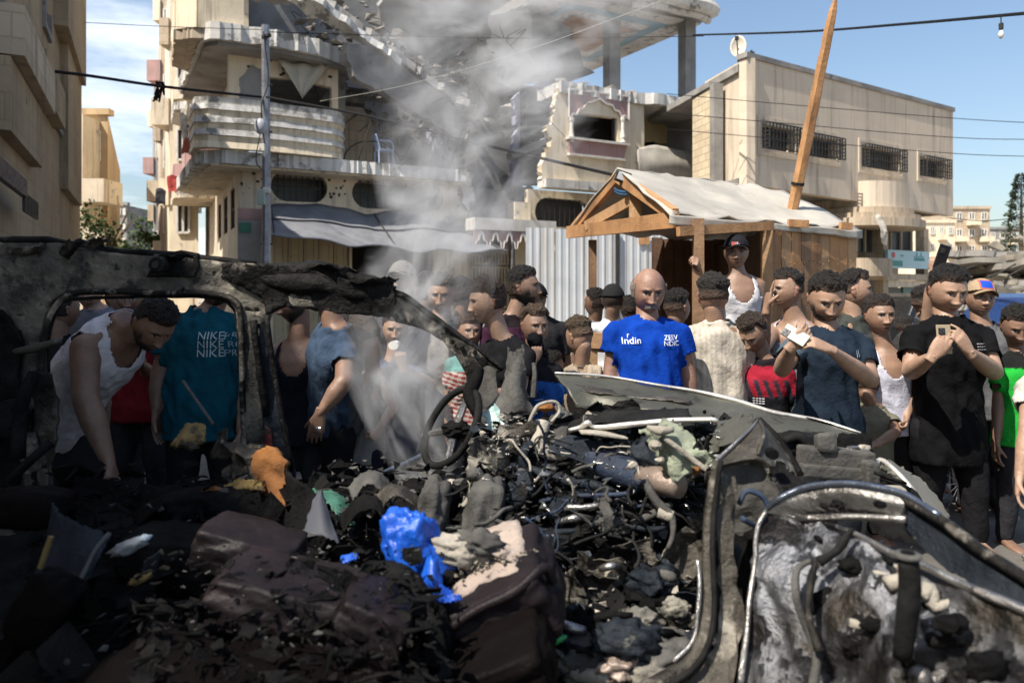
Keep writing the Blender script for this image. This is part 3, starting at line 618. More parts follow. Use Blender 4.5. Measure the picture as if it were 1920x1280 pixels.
for (x0, y0, x1, y1) in ((882, 478, 918, 600), (920, 462, 952, 600)):
    r_ = rect(gy, x0, y0, x1, y1); ta_, tb_, zz = r_[0][0], r_[1][0], r_[2][1]; mb = MB()
    for z0, z1 in ((0.05, .9), (1.0, 1.6), (1.7, 2.2), (2.3, zz)):
        if z1 > z0: bars(gy, mb, ta_ + .03, tb_ - .03, z0, z1, 5, 1, .02, .05)
    mb.build('gate_leaf', shutter, gate)
mb = MB(); gy.box(mb, b + .05, b + .6, 0, 4.2, -.4, .1); gy.box(mb, a - 1.2, a - .1, 0, 3.8, -.3, .1); pc(mb, 'entrance_pier', plaster)
# corrugated fence
F = Pl(at(985, 600, 19.5) * V((1, 1, 0)).x if False else V(((985 - 960) / FP * 19.5, 19.5, 0)), (1, .22))
fn = thing('corrugated_fence', 'tall white corrugated metal fence behind the crowd', 'fence', F.P(0, 0))
edges = [985, 1040, 1096, 1156, 1216, 1290]; b0 = .62
for i in range(5):
    a = F.tz(edges[i], 500)[0] + .012; b = F.tz(edges[i + 1], 500)[0] - .012; zt = 3.15 + (.0, -.02, .03, -.08, -.12)[i]; mb = MB(); vs = []; n = int((b - a) / .03)
    for k in range(n + 1):
        t = a + (b - a) * k / n; ph = (t % .2) / .2; dd = .0 if ph < .6 else (.02 if .68 < ph < .92 else .01)
        vs += [F.P(t, b0, dd), F.P(t, zt, dd)]
    mb.add(vs, [(2 * k, 2 * k + 2, 2 * k + 3, 2 * k + 1) for k in range(n)]); o = mb.build('sheet_panel', corr, fn); o.modifiers.new('s', 'SOLIDIFY').thickness = .004
mb = MB(); F.box(mb, F.tz(1156, 1)[0] - .05, F.tz(1156, 1)[0] + .05, 0, 3.1, .05, .12); F.box(mb, F.tz(985, 1)[0], F.tz(1290, 1)[0], 3.0, 3.05, -.08, -.03); mb.build('fence_post', iron, fn)
mb = MB(); F.box(mb, F.tz(1196, 1)[0], F.tz(1216, 1)[0], 2.75, 3.0, .05, .07); mb.build('wood_patch', wood, fn)
mb = MB(); F.box(mb, F.tz(950, 1)[0], F.tz(1340, 1)[0], 0, .62, -.15, .12); tag(mb.build('low_wall', concrete, None, label='low grey concrete wall footing under the white corrugated fence', cat='wall'))
# blue plastic chair and hoop on the balcony
ch = C.off(-.45); t, z = ch.tz(700, 300); t += .1; z = 4.95
pcn = thing('plastic_chair', 'pale blue plastic chair alone on the open first floor edge', 'chair', ch.P(t + .2, z)); bl = plain('chair_blue', (.34, .42, .62), .4)
mb = MB(); ch.box(mb, t, t + .42, z + .4, z + .44, -.2, .2); mb.build('seat', bl, pcn)
mb = MB(); vs = []; 
for j in range(6):
    for i in range(7): q = i / 6; vs.append(ch.P(t + .02 + .1 * (j / 5) * -1 + .0, z + .44 + .42 * j / 5 * (1 - .15 * (2 * q - 1) ** 2), -.2 + .4 * q))
mb.add(vs, [(j * 7 + i, j * 7 + i + 1, j * 7 + i + 8, j * 7 + i + 7) for j in range(5) for i in range(6)]); o = mb.build('backrest', bl, pcn); o.modifiers.new('s', 'SOLIDIFY').thickness = .02
for a in (0, .38):
    for d in (-.18, .18): mb = MB(); mb.tube([ch.P(t + a, z + .42, d), ch.P(t + a * 1.1, z, d * 1.15)], .02, 6, 1); mb.build('leg', bl, pcn)
for d in (-.22, .22): mb = MB(); mb.tube([ch.P(t, z + .66, d), ch.P(t + .35, z + .64, d), ch.P(t + .4, z + .42, d)], .02, 6, 3); mb.build('armrest', bl, pcn)
mb = MB(); t, z_ = C.off(-.3).tz(700, 300); mb.tube([C.off(-.3).P(t + .75 * math.cos(a) * 1.1, 4.96 + .62 * math.sin(a)) for a in np.linspace(0, PI, 14)], .02, 6, 1); mb.build('hoop', iron, None, label='black semicircular hoop standing around the blue chair', cat='hoop')
# ---------------- left buildings
bA = thing('apartment_block', 'tall tan stone block in shade filling the left edge of the view', 'building', (-9, 12, 0))
EA = Pl(at(150, 0, 20) * 1, (.489, -1)); EA.O.z = 0; EA.n = V((.898, .439, 0)); ln = 12.6
hs = []
def ra(px0, py0, px1, py1):
    a, z1 = EA.tz(px0, py0); b, _ = EA.tz(px1, py0); _, z0 = EA.tz(px0, py1); return (min(a, b), max(a, b), z0, z1)
wins = [ra(0, 0, 38, 118), ra(78, 140, 88, 190), ra(103, 140, 114, 228), ra(128, 205, 134, 232), ra(80, 0, 90, 40), ra(104, -60, 112, 30)]
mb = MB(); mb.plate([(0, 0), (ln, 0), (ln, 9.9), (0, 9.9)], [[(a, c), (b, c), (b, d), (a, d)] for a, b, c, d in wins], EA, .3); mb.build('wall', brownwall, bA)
for a, b, c, d in wins:
    mb = MB(); EA.box(mb, a - .05, b + .05, c - .05, d + .05, -.4, -.38); wn = mb.build('window', glassdark, bA)
    mb = MB()
    for s_ in ((a - .1, a, c, d), (b, b + .1, c, d), (a - .1, b + .1, c - .12, c)): EA.box(mb, *s_, -.05, .06)
    mb.build('frame', concrete, wn)
def bay(x0, x1, z0, z1, dd, m=brownwall, nm='bay'):
    mb = MB(); EA.box(mb, x0, x1, z0, z1, .003, dd); return mb.build(nm, m, bA)
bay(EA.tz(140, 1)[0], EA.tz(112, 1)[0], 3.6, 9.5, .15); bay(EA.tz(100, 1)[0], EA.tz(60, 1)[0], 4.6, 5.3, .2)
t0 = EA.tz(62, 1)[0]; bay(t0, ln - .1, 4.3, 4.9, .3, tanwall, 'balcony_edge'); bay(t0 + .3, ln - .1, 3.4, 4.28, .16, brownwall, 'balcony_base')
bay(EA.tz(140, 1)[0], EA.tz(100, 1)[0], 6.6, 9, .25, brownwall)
mb = MB(); q = EA.off(.25); a, z1 = q.tz(0, 285); b, z0 = q.tz(40, 370); q.box(mb, b, a + 1.2, z0, z1 - .1, 0, .06); wn = mb.build('window_shutter', plain('navy_shutter', (.02, .03, .05), .4), bA)
a0 = q.tz(66, 290); mb = MB(); bars(q, mb, a0[0], b - .03, z0 - .15, z1 - .25, 4, 6, .015, .02); mb.build('window_grille', iron, bA)
# body behind the facade and toward the camera: gives the shade over the left of the crowd
c0 = EA.P(0, 0, -.35); c1 = EA.P(ln, 0, -.35)
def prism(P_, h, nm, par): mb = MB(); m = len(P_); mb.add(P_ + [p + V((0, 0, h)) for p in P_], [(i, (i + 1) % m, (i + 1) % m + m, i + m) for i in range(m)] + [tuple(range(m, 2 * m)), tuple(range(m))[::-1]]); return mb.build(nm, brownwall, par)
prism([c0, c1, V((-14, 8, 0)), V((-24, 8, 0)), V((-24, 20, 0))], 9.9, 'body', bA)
bN = thing('apartment_block', 'tall stone block just outside the left edge, shading the left of the crowd', 'building', (-14, -6, 0))
prism([V((-8.9, 7.9, 0)), V((-8.9, -20, 0)), V((-24, -20, 0)), V((-24, 7.9, 0))], 15.3, 'body', bN)
def simple_building(label, x0, y0, x1, y1, Y, depth, m, fl, ncol, yaw=0, wm=glassdark, balc=0, dv=(0, 1)):
    a = at(x0, y1, Y); b = at(x1, y1, Y); H = at(x0, y0, Y).z; p = Pl(V((a.x, Y, 0)), (1, 0)); p.n = V((0, -1, 0)); Ln = b.x - a.x; dv = V((dv[0], dv[1], 0)) * depth
    th_ = thing('apartment_block', label, 'building', p.P(Ln / 2, 0)); A0, B0 = V((a.x, Y, 0)), V((b.x, Y, 0)); q = [A0, B0, B0 + dv, A0 + dv]; mb = MB(); mb.add(q + [k + V((0, 0, H)) for k in q], [(0, 1, 5, 4), (1, 2, 6, 5), (2, 3, 7, 6), (3, 0, 4, 7), (4, 5, 6, 7)]); mb.build('body', m, th_)
    fh = (H) / fl; cw = Ln / ncol
    for i in range(fl):
        for k in range(ncol):
            if i == 0 and H > 5: continue
            zz = i * fh + fh * .35; t = k * cw + cw * .3; mb = MB(); p.box(mb, t, t + cw * .42, zz, zz + fh * .42, -.2, .004 * H); w_ = mb.build('window', wm, th_)
            mb = MB(); bars(p, mb, t, t + cw * .42, zz, zz + fh * .42, 2, 1, .04, .03 + .004 * H); mb.build('frame', whitetrim, w_)
            if balc and (k + i) % 2 == 0:
                mb = MB(); p.box(mb, t - cw * .2, t + cw * .62, i * fh, i * fh + fh * .3, .01, balc); mb.build('balcony', plaster2, th_)
    mb = MB(); p.box(mb, -.1, Ln + .1, H + .003, H + .25, -.3, .12); mb.build('parapet', m, th_); return th_, p, Ln, H
# second block down the left street: its front end sunlit
t_, p_, Ln, H = simple_building('orange tan block with balconies further down the left side of the street', 153, 216, 202, 545, 30, 14, mat('orange_wall', (.55, .40, .22), (.42, .3, .17), .5, streak=(.25, .17, .1)), 3, 1, dv=(-.489, 1))
mb = MB(); p_.box(mb, 0, .75, 3.8, 8.3, .01, 1.2); mb.build('bay', plaster, t_)
for z in (3.0, 4.9): mb = MB(); p_.box(mb, .8, Ln + .6, z, z + .9, .01, 1.4); mb.build('balcony', plaster, t_)
simple_building('narrow grey apartment tower seen through the street gap', 212, 385, 238, 545, 62, 10, greyconc, 7, 3)
simple_building('pale low block at the far end of the side street', 236, 455, 262, 545, 80, 10, plaster, 4, 3)
# right side of the street: further blocks receding
for i, (x0, x1, Y, top_, lb) in enumerate([(318, 372, 28, -60, 'weathered apartment block next along the street behind the shelled block'), (302, 326, 36, -10, 'tall narrow apartment block with stacked balconies down the side street'), (289, 305, 46, 150, 'farthest grey apartment block on the right of the side street')]):
    q, p2, L2, H2 = simple_building(lb, x0, top_, x1, 545, Y, (7, 9, 14)[i], (plaster, tanwall, greyconc)[i], 5, 1, dv=(-.489, 1))
    for k in range(1, 8):
        z = k * 3.0 - 1.3 if i == 0 else k * 2.9
        if z > H2 - 1: break
        mb = MB(); sd_ = .35 + .3 * ((k + i) % 2); mb.box(p2.P(-sd_ / 2, z + .5, -1.4), (sd_, 3, 1.0)); mb.build('balcony', (tanwall, pink, plaster2, plaster)[(k + i) % 4], q)
        mb = MB(); mb.box(p2.P(-.02, z + 1.9, -1.4), (.05, 1.6, 1.1)); mb.build('window', glassdark, q)
for i, (x, y, Y, r, n, lb) in enumerate([(203, 430, 26, 1.0, 1500, 'green leafy tree against the orange tan block'), (262, 452, 50, 1.5, 700, 'sparse thin tree at the end of the side street'), (297, 470, 40, .7, 500, 'small yellow green tree at the foot of the side street blocks')]):
    c = at(x, y, Y); tr = thing('tree', lb, 'tree', (c.x, Y, 0)); mb = MB(); mb.tube([(c.x, Y, 0), (c.x + .1, Y, c.z * .6), c], [.16, .05], 7, 3)
    for k in range(7): mb.tube([(c.x, Y, c.z - r * .8), c + V((rnd(-r, r), rnd(-r, r), rnd(-.2, 1) * r))], [.05, .012], 5, 2)
    mb.build('trunk', bark, tr); mb = MB()
    cs = [V((rnd(-.8, .8), rnd(-.8, .8), rnd(-1.4, 1.1))) * r for _ in range(12)]
    for k in range(n):
        q = c + random.choice(cs) + V([random.gauss(0, .26) for _ in range(3)]) * r; a = V([rnd(-1, 1) for _ in range(3)]).normalized() * .09 * (Y / 28); b = a.cross(V((rnd(-1, 1), rnd(-1, 1), rnd(-1, 1)))).normalized() * .05 * (Y / 28)
        mb.add([q - a, q + b, q + a, q - b], [(0, 1, 2, 3)])
    mb.build('crown', leaf, tr)
# ---------------- right building
Rp = Pl(V(((1400 - 960) / FP * 20, 20, 0)), (9, 6)); bR = thing('commercial_building', 'beige stone clad corner building with barred windows overhanging its lower floor', 'building', Rp.P(4, 0))
tz = Rp.tz; zb0 = tz(1400, 340)[1]; tE = tz(1787, 300)[0]; zt0 = tz(1400, 108)[1]; wr = []
wpx = [(1429, 232, 1492, 290), (1510, 252, 1570, 303), (1616, 272, 1686, 326), (1725, 294, 1770, 338)]
for q in wpx:
    a, z1 = tz(q[0], q[1]); b, z1b = tz(q[2], q[1] + (q[2] - q[0]) * .24); z0 = tz(q[0], q[3] - (q[2] - q[0]) * .2)[1]; wr.append([(a, z0), (b, z0), (b, z1), (a, z1)])
zs0 = tz(1400, 345)[1]
mb = MB(); mb.plate([(0, zs0), (tE, zs0 - .25), (tE, zt0), (0, zt0)], wr, Rp, .25); mb.build('wall', rwall, bR)
for h in wr:
    mb = MB(); x0, z0, x1, z1 = h[0][0], h[0][1], h[2][0], h[2][1]; Rp.box(mb, x0 - .1, x1 + .1, z0 - .1, z1 + .1, -.4, -.38); wn = mb.build('window', glassdark, bR)
    mb = MB(); bars(Rp, mb, x0, x1 + .02, z0 - .02, z1, int((x1 - x0) / .14), 3, .014, .25); 
    for t in (x0, x1):
        for k in range(7): z = z0 + (z1 - z0) * k / 6; mb.beam(Rp.P(t, z, 0), Rp.P(t, z, .26), .022, .022)
        Rp.box(mb, t - .012, t + .012, z0, z1, .1, .13)
    mb.build('window_grille', iron, wn)
    mb = MB(); Rp.box(mb, (x0 + x1) / 2 - .03, (x0 + x1) / 2 + .03, z0, z1, -.3, -.2); Rp.box(mb, x0, x0 + (x1 - x0) * .45, z0, z1, -.37, -.33); mb.build('curtain', plain('window_curtain', (.12, .12, .12), .9), wn)
    mb = MB()
    for s_ in ((x0 - .2, x0 - .1, z0 - .2, z1 + .2), (x1 + .1, x1 + .2, z0 - .2, z1 + .2), (x0 - .1, x1 + .1, z1 + .1, z1 + .2), (x0 - .1, x1 + .1, z0 - .2, z0 - .1)): Rp.box(mb, *s_, .003, .03)
    mb.build('frame', rwall, wn)
mb = MB(); Rp.box(mb, -.05, tE + .05, zt0, zt0 + .14, -.3, .05); mb.build('coping', concrete, bR)
dvR = V((-.22, 1, 0)) * 6
for nm_, zz_ in (('soffit', zs0 + .2), ('roof', zt0 - .1)):
    mb = MB(); q_ = [Rp.P(0.02, zz_, -.3), Rp.P(tE, zz_, -.3), Rp.P(tE, zz_, -.3) + dvR, Rp.P(.02, zz_, -.3) + dvR]; mb.add([p - V((0, 0, .2)) for p in q_] + q_, [(0, 1, 2, 3), (7, 6, 5, 4), (0, 1, 5, 4), (1, 2, 6, 5), (2, 3, 7, 6), (3, 0, 4, 7)]); mb.build(nm_, concrete, bR)
mb = MB(); Rp.box(mb, tE - .25, tE - .003, zs0 - .2, zt0, -7, -.26); mb.build('end_wall', rwall, bR)
Lp = Pl(Rp.P(0, 0), (-.22, 1)); Lp.n = V((-1, -.22, 0)).normalized(); 
mb = MB(); mb.plate([(0, zs0), (2.4, zs0), (2.4, zt0), (0, zt0)], [], Lp.off(-.003), .25); mb.build('side_wall', rwall, bR)
mb = MB(); mb.plate([(1.3, 2.2), (2.5, 2.2), (2.5, zt0 - .55), (1.3, zt0 - .45)], [], Lp.off(.35), .25, 0); mb.build('side_wall', block, bR)
mb = MB(); Lp.box(mb, 1.1, 1.35, 2.2, zt0 - .4, .1, .38); mb.build('pier', concrete, bR)
mb = MB(); Lp.box(mb, 1.35, 2.55, zt0 - .45, zt0 - .3, .1, .4); mb.build('coping', concrete, bR)
lo = Rp.off(-1.5); mb = MB(); lo.box(mb, 0, tE - .8, 0, zs0, -.3, 0); mb.build('lower_wall', tanwall, bR)
for t0_, w_, z_, h_ in ((.3, 1.0, 3.0, .9), (2.2, 1.6, .1, 2.6), (8.6, 1.0, 3.1, 1.0)):
    mb = MB(); lo.box(mb, t0_, t0_ + w_, z_, z_ + h_, -.05, .03); mb.build('window', glassdark, bR)
# curved balcony tower with two floors of openings
def arcpts(c, r, a0, a1, n=14): return [(c + r * math.cos(a0 + (a1 - a0) * k / n), r * .55 * math.sin(a0 + (a1 - a0) * k / n)) for k in range(n + 1)]
tc0 = tz(1650, 350)[0]; rr_ = (tz(1690, 350)[0] - tz(1610, 350)[0]) / 2 * 1.05
for (z0, z1, k_, m) in ((4.05, 4.85, .95, rwall), (3.86, 4.05, 1.12, tanwall), (3.70, 3.86, 1.35, tanwall), (3.5, 3.70, 1.5, tanwall)):
    z0 -= .05; mb = MB(); o = arcpts(tc0, rr_ * k_, PI, 0); mb.plate([(a, b) for a, b in o] + [(tc0 + rr_ * k_, -1.5), (tc0 - rr_ * k_, -1.5)], [], Rp.slab(z1), z1 - z0 - .003); mb.build('balcony_ring', m, bR)
lo2 = Rp.off(-.1)
for a_px in (1606, 1664, 1740): 
    t = lo2.tz(a_px, 430)[0]; mb = MB(); lo2.box(mb, t - .14, t + .14, 0, 3.6, -.35, -.05); mb.build('column', tanwall, bR)
for (x0, x1) in ((1612, 1660), (1672, 1732)):
    a, z1 = lo2.tz(x0, 398); b, z0 = lo2.tz(x1, 462)[0], lo2.tz(x0, 470)[1]; mb = MB(); lo2.box(mb, a, b, z0, z1, -.5, -.45); w_ = mb.build('window', glassdark, bR)
    mb = MB(); 
    for q in (.3, .62, .96): lo2.box(mb, a + (b - a) * q, a + (b - a) * q + .07, z0, z1, -.42, -.36)
    mb.build('frame', tanwall, w_)
mb = MB(); a, z1 = lo2.tz(1655, 405); mb.patch([[(1640, 402, 21.8), (1648, 400, 21.8)], [(1652, 432, 21.6), (1662, 428, 21.7)], [(1652, 455, 21.7), (1664, 460, 21.7)]], nz_=.04, th=.02); mb.build('curtain', tarpw, None, label='white curtain blowing out of the corner building window above the shop sign', cat='curtain')
mb = MB(); mb.plate(arcpts(lo2.tz(1630, 1)[0], .95, PI, 0) + [(lo2.tz(1630, 1)[0] + .95, -1.2), (lo2.tz(1630, 1)[0] - .95, -1.2)], [], lo2.slab(2.5), .55); mb.build('balcony', tanwall, bR)
a = lo2.tz(1600, 1)[0]; b = lo2.tz(1742, 1)[0]; mb = MB(); lo2.box(mb, a, b, 1.85, 2.05, -.2, .02); mb.build('shop_fascia', tanwall, bR)
mb = MB(); lo2.box(mb, lo2.tz(1668, 1)[0], lo2.tz(1700, 1)[0], 0, 1.6, -.3, -.2); w_ = mb.build('shop_window', glassdark, bR)
mb = MB(); lo2.box(mb, lo2.tz(1705, 1)[0], lo2.tz(1728, 1)[0], 0, 1.7, -.3, -.2); mb.build('shop_door', plain('door_teal', (.10, .2, .2), .4), bR)
mb = MB(); lo2.box(mb, lo2.tz(1664, 1)[0], lo2.tz(1742, 1)[0], 1.62, 1.84, -.2, -.05); mb.build('roller_box', plaster2, bR)
sg = lo2.off(.12); a, z1 = sg.tz(1665, 468); b = sg.tz(1741, 480)[0]; z0 = sg.tz(1665, 502)[1]
sn = thing('shop_sign', 'pale blue and teal shop sign with red emblem on the corner building', 'sign', sg.P(a, z0))
mb = MB(); sg.box(mb, a, b, z0, z1, -.1, 0); mb.build('board', plain('sign_blue', (.42, .62, .68), .35), sn)
mb = MB(); sg.box(mb, a + .15, a + .85, z0 + .06, z0 + .24, .003, .01); sg.box(mb, a + .75, a + .9, z1 - .2, z1 - .15, .003, .01); sg.box(mb, b - .9, b - .25, z0 + .26, z0 + .33, .003, .01)
for q in range(5): sg.box(mb, b - .9 + q * .13, b - .85 + q * .13, z0 + .3, z0 + .3 + .12 * (1 + q % 2), .003, .01)
mb.build('lettering', plain('sign_teal', (.03, .25, .25), .4), sn)
mb = MB(); mb.plate(ell(a + .3, z1 - .16, .1, .1, 12), [], sg.off(.012), .008); mb.build('emblem', plain('sign_red', (.55, .06, .06), .4), sn)
mb = MB(); e2 = Pl(sg.P(b, 0), (.6, 1.0)); mb.add([sg.P(b, z0, -.003), sg.P(b + .8, z0 - .05, -.55), sg.P(b + .8, z1 - .1, -.55), sg.P(b, z1, -.003)], [(0, 1, 2, 3)]); o = mb.build('side_panel', plain('sign_pale', (.5, .62, .64), .4), sn); o.modifiers.new('s', 'SOLIDIFY').thickness = .03
# satellite dish on the roof
c = at(1385, 92, 20.6); ds = thing('satellite_dish', 'cream satellite dish standing on the flat roof corner', 'dish', c - V((0, 0, .7)))
mb = MB(); vs = [c]; fs = []; ax = V((-.35, -.85, .25)).normalized(); x = V((0, 0, 1)) - ax * ax.z; x.normalize(); y = ax.cross(x)
for j in range(1, 6):
    for k in range(24): a = 2 * PI * k / 24; r = j / 5; vs.append(c + x * math.cos(a) * r * .34 + y * math.sin(a) * r * .22 + ax * r * r * .13)
for k in range(24):
    fs.append((0, 1 + k, 1 + (k + 1) % 24))
    for j in range(4): a = 1 + j * 24 + k; b = 1 + j * 24 + (k + 1) % 24; fs.append((a, a + 24, b + 24, b))
mb.add(vs, fs); o = mb.build('reflector', plain('dish_cream', (.46, .42, .35), .6), ds, True); o.modifiers.new('s', 'SOLIDIFY').thickness = .015
mb = MB(); mb.tube([c - x * .38, c + ax * .5, c + ax * .52], .018, 6, 2); mb.tube([c - V((0, 0, .75)), c], .035, 8, 1); mb.box(c + ax * .52, (.09, .09, .09)); mb.build('mount', iron, ds)
mb = MB(); p = at(1409, 100, 20.3); mb.tube([p - V((0, 0, .3)), p + V((0, 0, .08))], .03, 6, 1); mb.box(p, (.14, .1, .06)); mb.build('roof_antenna', iron, None, label='tiny antenna stub on the roof edge beside the dish', cat='antenna')
# distant right: blocks, rubble, conifer
simple_building('distant beige housing block behind the rubble, nearest of the far three', 1722, 418, 1790, 545, 62, 12, plaster2, 5, 4, balc=.6)
simple_building('distant taller apartment block with stacked balconies behind the rubble', 1786, 392, 1856, 545, 66, 12, tanwall, 6, 3, balc=.8)
simple_building('farthest grey apartment block right of the distant balconies', 1852, 430, 1905, 545, 80, 12, greyconc, 5, 3, balc=.5)
rp = thing('rubble_pile', 'collapsed building of stacked fallen floor slabs beyond the parked cars', 'rubble', at(1830, 560, 17) * V((1, 1, 0)) if False else V((10.6, 18, 0)))
for i in range(22):
    zz = .35 + i * .10 + rnd(-.08, .08); Y = 15.2 + i * .25 + rnd(-.3, .3); xc = (rnd(1880, 2000) - 960) / FP * Y; M = Matrix.Rotation(rnd(-.25, .25), 3, 'Z') @ Matrix.Rotation(rnd(-.10, .10) + (.22 if i % 5 == 0 else 0), 3, 'Y') @ Matrix.Rotation(rnd(-.12, .05), 3, 'X'); x_, y_, z_ = M.col[0], M.col[1], M.col[2]; l_, d_ = rnd(1.1, 1.9), rnd(.8, 1.5); c_ = V((xc, Y, zz))
    mb = MB(); mb.plate([(-l_, -d_), (l_, -d_), (l_, d_), (-l_, d_)], [], (lambda a, b, d, c_=c_, x_=x_, y_=y_, z_=z_: c_ + x_ * a + y_ * b + z_ * d), rnd(.12, .2), .09); mb.build('fallen_slab', (rub, rubc, concrete)[i % 3], rp)
mb = MB()
for _ in range(900):
    px = rnd(1670, 1990); Y = rnd(15, 22); top = 2.6 * math.exp(-((px - 1890) / 150) ** 2) * (Y - 13) / 7; r = rnd(.05, .3) * rnd(.5, 1); mb.rock(V(((px - 960) / FP * Y, Y, rnd(0, 1) * top)), (r * 1.4, r, r * .6), 4)
mb.build('rubble', rubc, rp, kind='stuff')
mb = MB()
for _ in range(16):
    p = V(((rnd(1690, 1960) - 960) / FP * 16.5, 16.5, rnd(.6, 2))); mb.tube([p, p + V((rnd(-1, 1), 0, rnd(-.2, .4)))], .02, 5, 1)
mb.build('reinforcing_bar', iron, rp, kind='stuff')
c = at(1915, 545, 48); tr = thing('conifer_tree', 'dark feathery conifer at the far right edge of the view', 'tree', (c.x, 48, 0)); mb = MB(); mb.tube([(c.x, 48, 0), (c.x, 48, 8.8)], [.25, .03], 7, 2); mb.build('trunk', bark, tr)
mb = MB()
for k in range(5200):
    h = random.random() ** .8; z = .8 + 8.2 * h; rad = 1.7 * (1 - h) ** .7 * (.55 + .45 * math.sin(z * 5) ** 2) + .15; a = rnd(0, 6.3); r = rad * rnd(.3, 1) ** .5; q = V((c.x + r * math.cos(a), 48 + r * math.sin(a), z - r * .2)); d = V((math.cos(a), math.sin(a), rnd(-.1, .5))) * .2; e = V((rnd(-1, 1), rnd(-1, 1), rnd(-1, 1))) * .05
    mb.add([q, q + d * .5 + e, q + d, q + d * .5 - e], [(0, 1, 2, 3)])
mb.build('crown', mat('conifer', (.03, .045, .022), (.05, .06, .03), 3, bump=0), tr)
# cars parked before the rubble
def parked(x0, x1, Y, m, lb, h=1.45):
    a = (x0 - 960) / FP * Y; b = (x1 - 960) / FP * Y; t = thing('parked_car', lb, 'car', ((a + b) / 2, Y, 0)); l = b - a; z = lambda f: f * h; mb = MB()
    pr = [(0, .25), (0, .5), (.03, .58), (.22, .64), (.34, .95), (.42, 1.0), (.66, 1.0), (.82, .68), (.96, .62), (1, .5), (1, .22)]
    vs = []; n = len(pr)
    for yy, ins in ((0, .0), (.85, 0), (1.7, 0)):
        for (q, f) in pr: k_ = .12 if f > .66 and yy != .85 else 0; vs.append((a + l * q, Y + yy + (k_ if yy == 0 else -k_), z(f)))
    fs = [tuple(range(n)), tuple(range(2 * n, 3 * n))[::-1]] + [(j * n + i, j * n + i + 1, (j + 1) * n + i + 1, (j + 1) * n + i) for j in (0, 1) for i in range(n - 1)]
    mb.add(vs, fs); mb.build('body', m, t, bevel=.03)
    for q0, q1 in ((.36, .5), (.52, .72)):
        mb = MB(); mb.add([(a + l * q0, Y - .004, z(.68)), (a + l * q1, Y - .004, z(.68)), (a + l * (q1 - .04), Y + .1, z(.93)), (a + l * (q0 + .04), Y + .1, z(.93))], [(0, 1, 2, 3)]); o = mb.build('window', glassdark, t); o.modifiers.new('s', 'SOLIDIFY').thickness = -.02
    for q in (.17, .8):
        mb = MB(); mb.tube([(a + l * q, Y - .03, .32), (a + l * q, Y + .2, .32)], .32, 20, 1); w_ = mb.build('wheel', rubber, t); mb = MB(); mb.tube([(a + l * q, Y - .05, .32), (a + l * q, Y - .02, .32)], .19, 12, 1); mb.build('rim', steel, w_)
parked(1835, 2150, 12.5, mat('car_blue', (.02, .06, .2), (.02, .06, .2), rough=.25, metal=.4, bump=0, coat=.6), 'dark blue car parked before the rubble behind the capped man')
parked(1655, 1850, 13.8, mat('car_black', (.012, .013, .016), rough=.25, metal=.3, bump=0, coat=.6), 'black car parked beyond the boy in the white vest')
# utility pole with boxes
x, Y = at(500, 500, 16).x, 16; up = thing('utility_pole', 'grey galvanised utility pole in front of the shelled block', 'pole', (x, Y, 0))
mb = MB(); mb.tube([(x - .04, Y, 0), (x, Y, 3), (x - .03, Y, at(0, 48, Y).z)], [.11, .085], 8, 1); mb.build('post', steel, up)
mb = MB(); p = at(490, 370, 15.8); mb.box(p, (.16, .1, .32)); mb.build('meter_box', plain('box_grey', (.3, .36, .32), .6), up, bevel=.01)
for p_, s_ in ((at(492, 277, 15.8), (.11, .08, .16)), (at(500, 357, 15.85), (.14, .1, .12))): mb = MB(); mb.box(p_, s_); mb.build('junction_box', whitetrim, up, bevel=.01)
mb = MB(); mb.lump(at(488, 237, 15.7), (.12, .09, .17), nz_=.05, n=3); mb.build('lamp_head', plain('lamp_grey', (.35, .36, .4), .4), up, True)
for z in (2.5, 3.7, 4.9, 5.9): mb = MB(); mb.tube([(x - .12, Y, z), (x + .12, Y, z)], .02, 6, 1); mb.build('clamp', iron, up)
mb = MB()
mb.tube([at(488, 250, 15.8), at(480, 300, 15.8), at(492, 320, 15.85)], .012, 5, 5); mb.build('wire', iron, up); mb = MB(); mb.tube([at(494, 60, 15.8), at(503, 150, 15.85), at(490, 200, 15.8), at(496, 270, 15.8)], .014, 5, 5)
mb.build('wire', iron, up); mb = MB(); mb.tube([at(493, 70, 15.9), at(506, 66, 15.8)], .05, 6, 2); mb.build('insulator', iron, up)
# overhead cables
def cable(pts, r, lb, m=wire_m): mb = MB(); mb.tube([at(*p) for p in pts], r, 6, 8); return mb.build('overhead_cable', m, None, label=lb, cat='cable')
cable([(-40, 118, 12), (150, 140, 13), (310, 163, 14), (490, 182, 15.9)], .028, 'thick black cable crossing the side street gap to the utility pole')
cable([(500, 182, 15.9), (700, 220, 14), (900, 270, 12.5), (1150, 328, 10)], .022, 'thick black cable running from the pole down past the smoke to the shed ridge')
cable([(1300, 66, 19), (1500, 60, 15), (1700, 45, 12), (1960, 22, 9)], .022, 'twisted black cable crossing the blue sky above the corner building')
cable([(1320, 68, 19), (1000, 72, 20), (760, 68, 19), (500, 60, 16)], .01, 'thin grey wire strung across the ruined upper floor')
cable([(150, 42, 18), (310, 50, 18), (490, 56, 16)], .008, 'thinnest wire high across the side street gap')
cable([(1240, 2, 9), (1000, 90, 10), (760, 160, 11), (600, 190, 13)], .0045, 'pale thin line slanting through the smoke', plain('pale_line', (.34, .34, .31)))
for y0, y1, lb in ((222, 232, 'highest of three thin wires right of the corner building'), (258, 262, 'middle of three thin wires right of the corner building'), (288, 294, 'lowest of three thin wires right of the corner building')): cable([(1250, y0 - 46, 19.5), (1500, y0 - 24, 19.2), (1790, y0, 19), (1960, y1, 19)], .009, lb)
cable([(1775, 408, 30), (1850, 414, 26), (1960, 400, 24)], .014, 'sagging wire in front of the distant housing blocks')
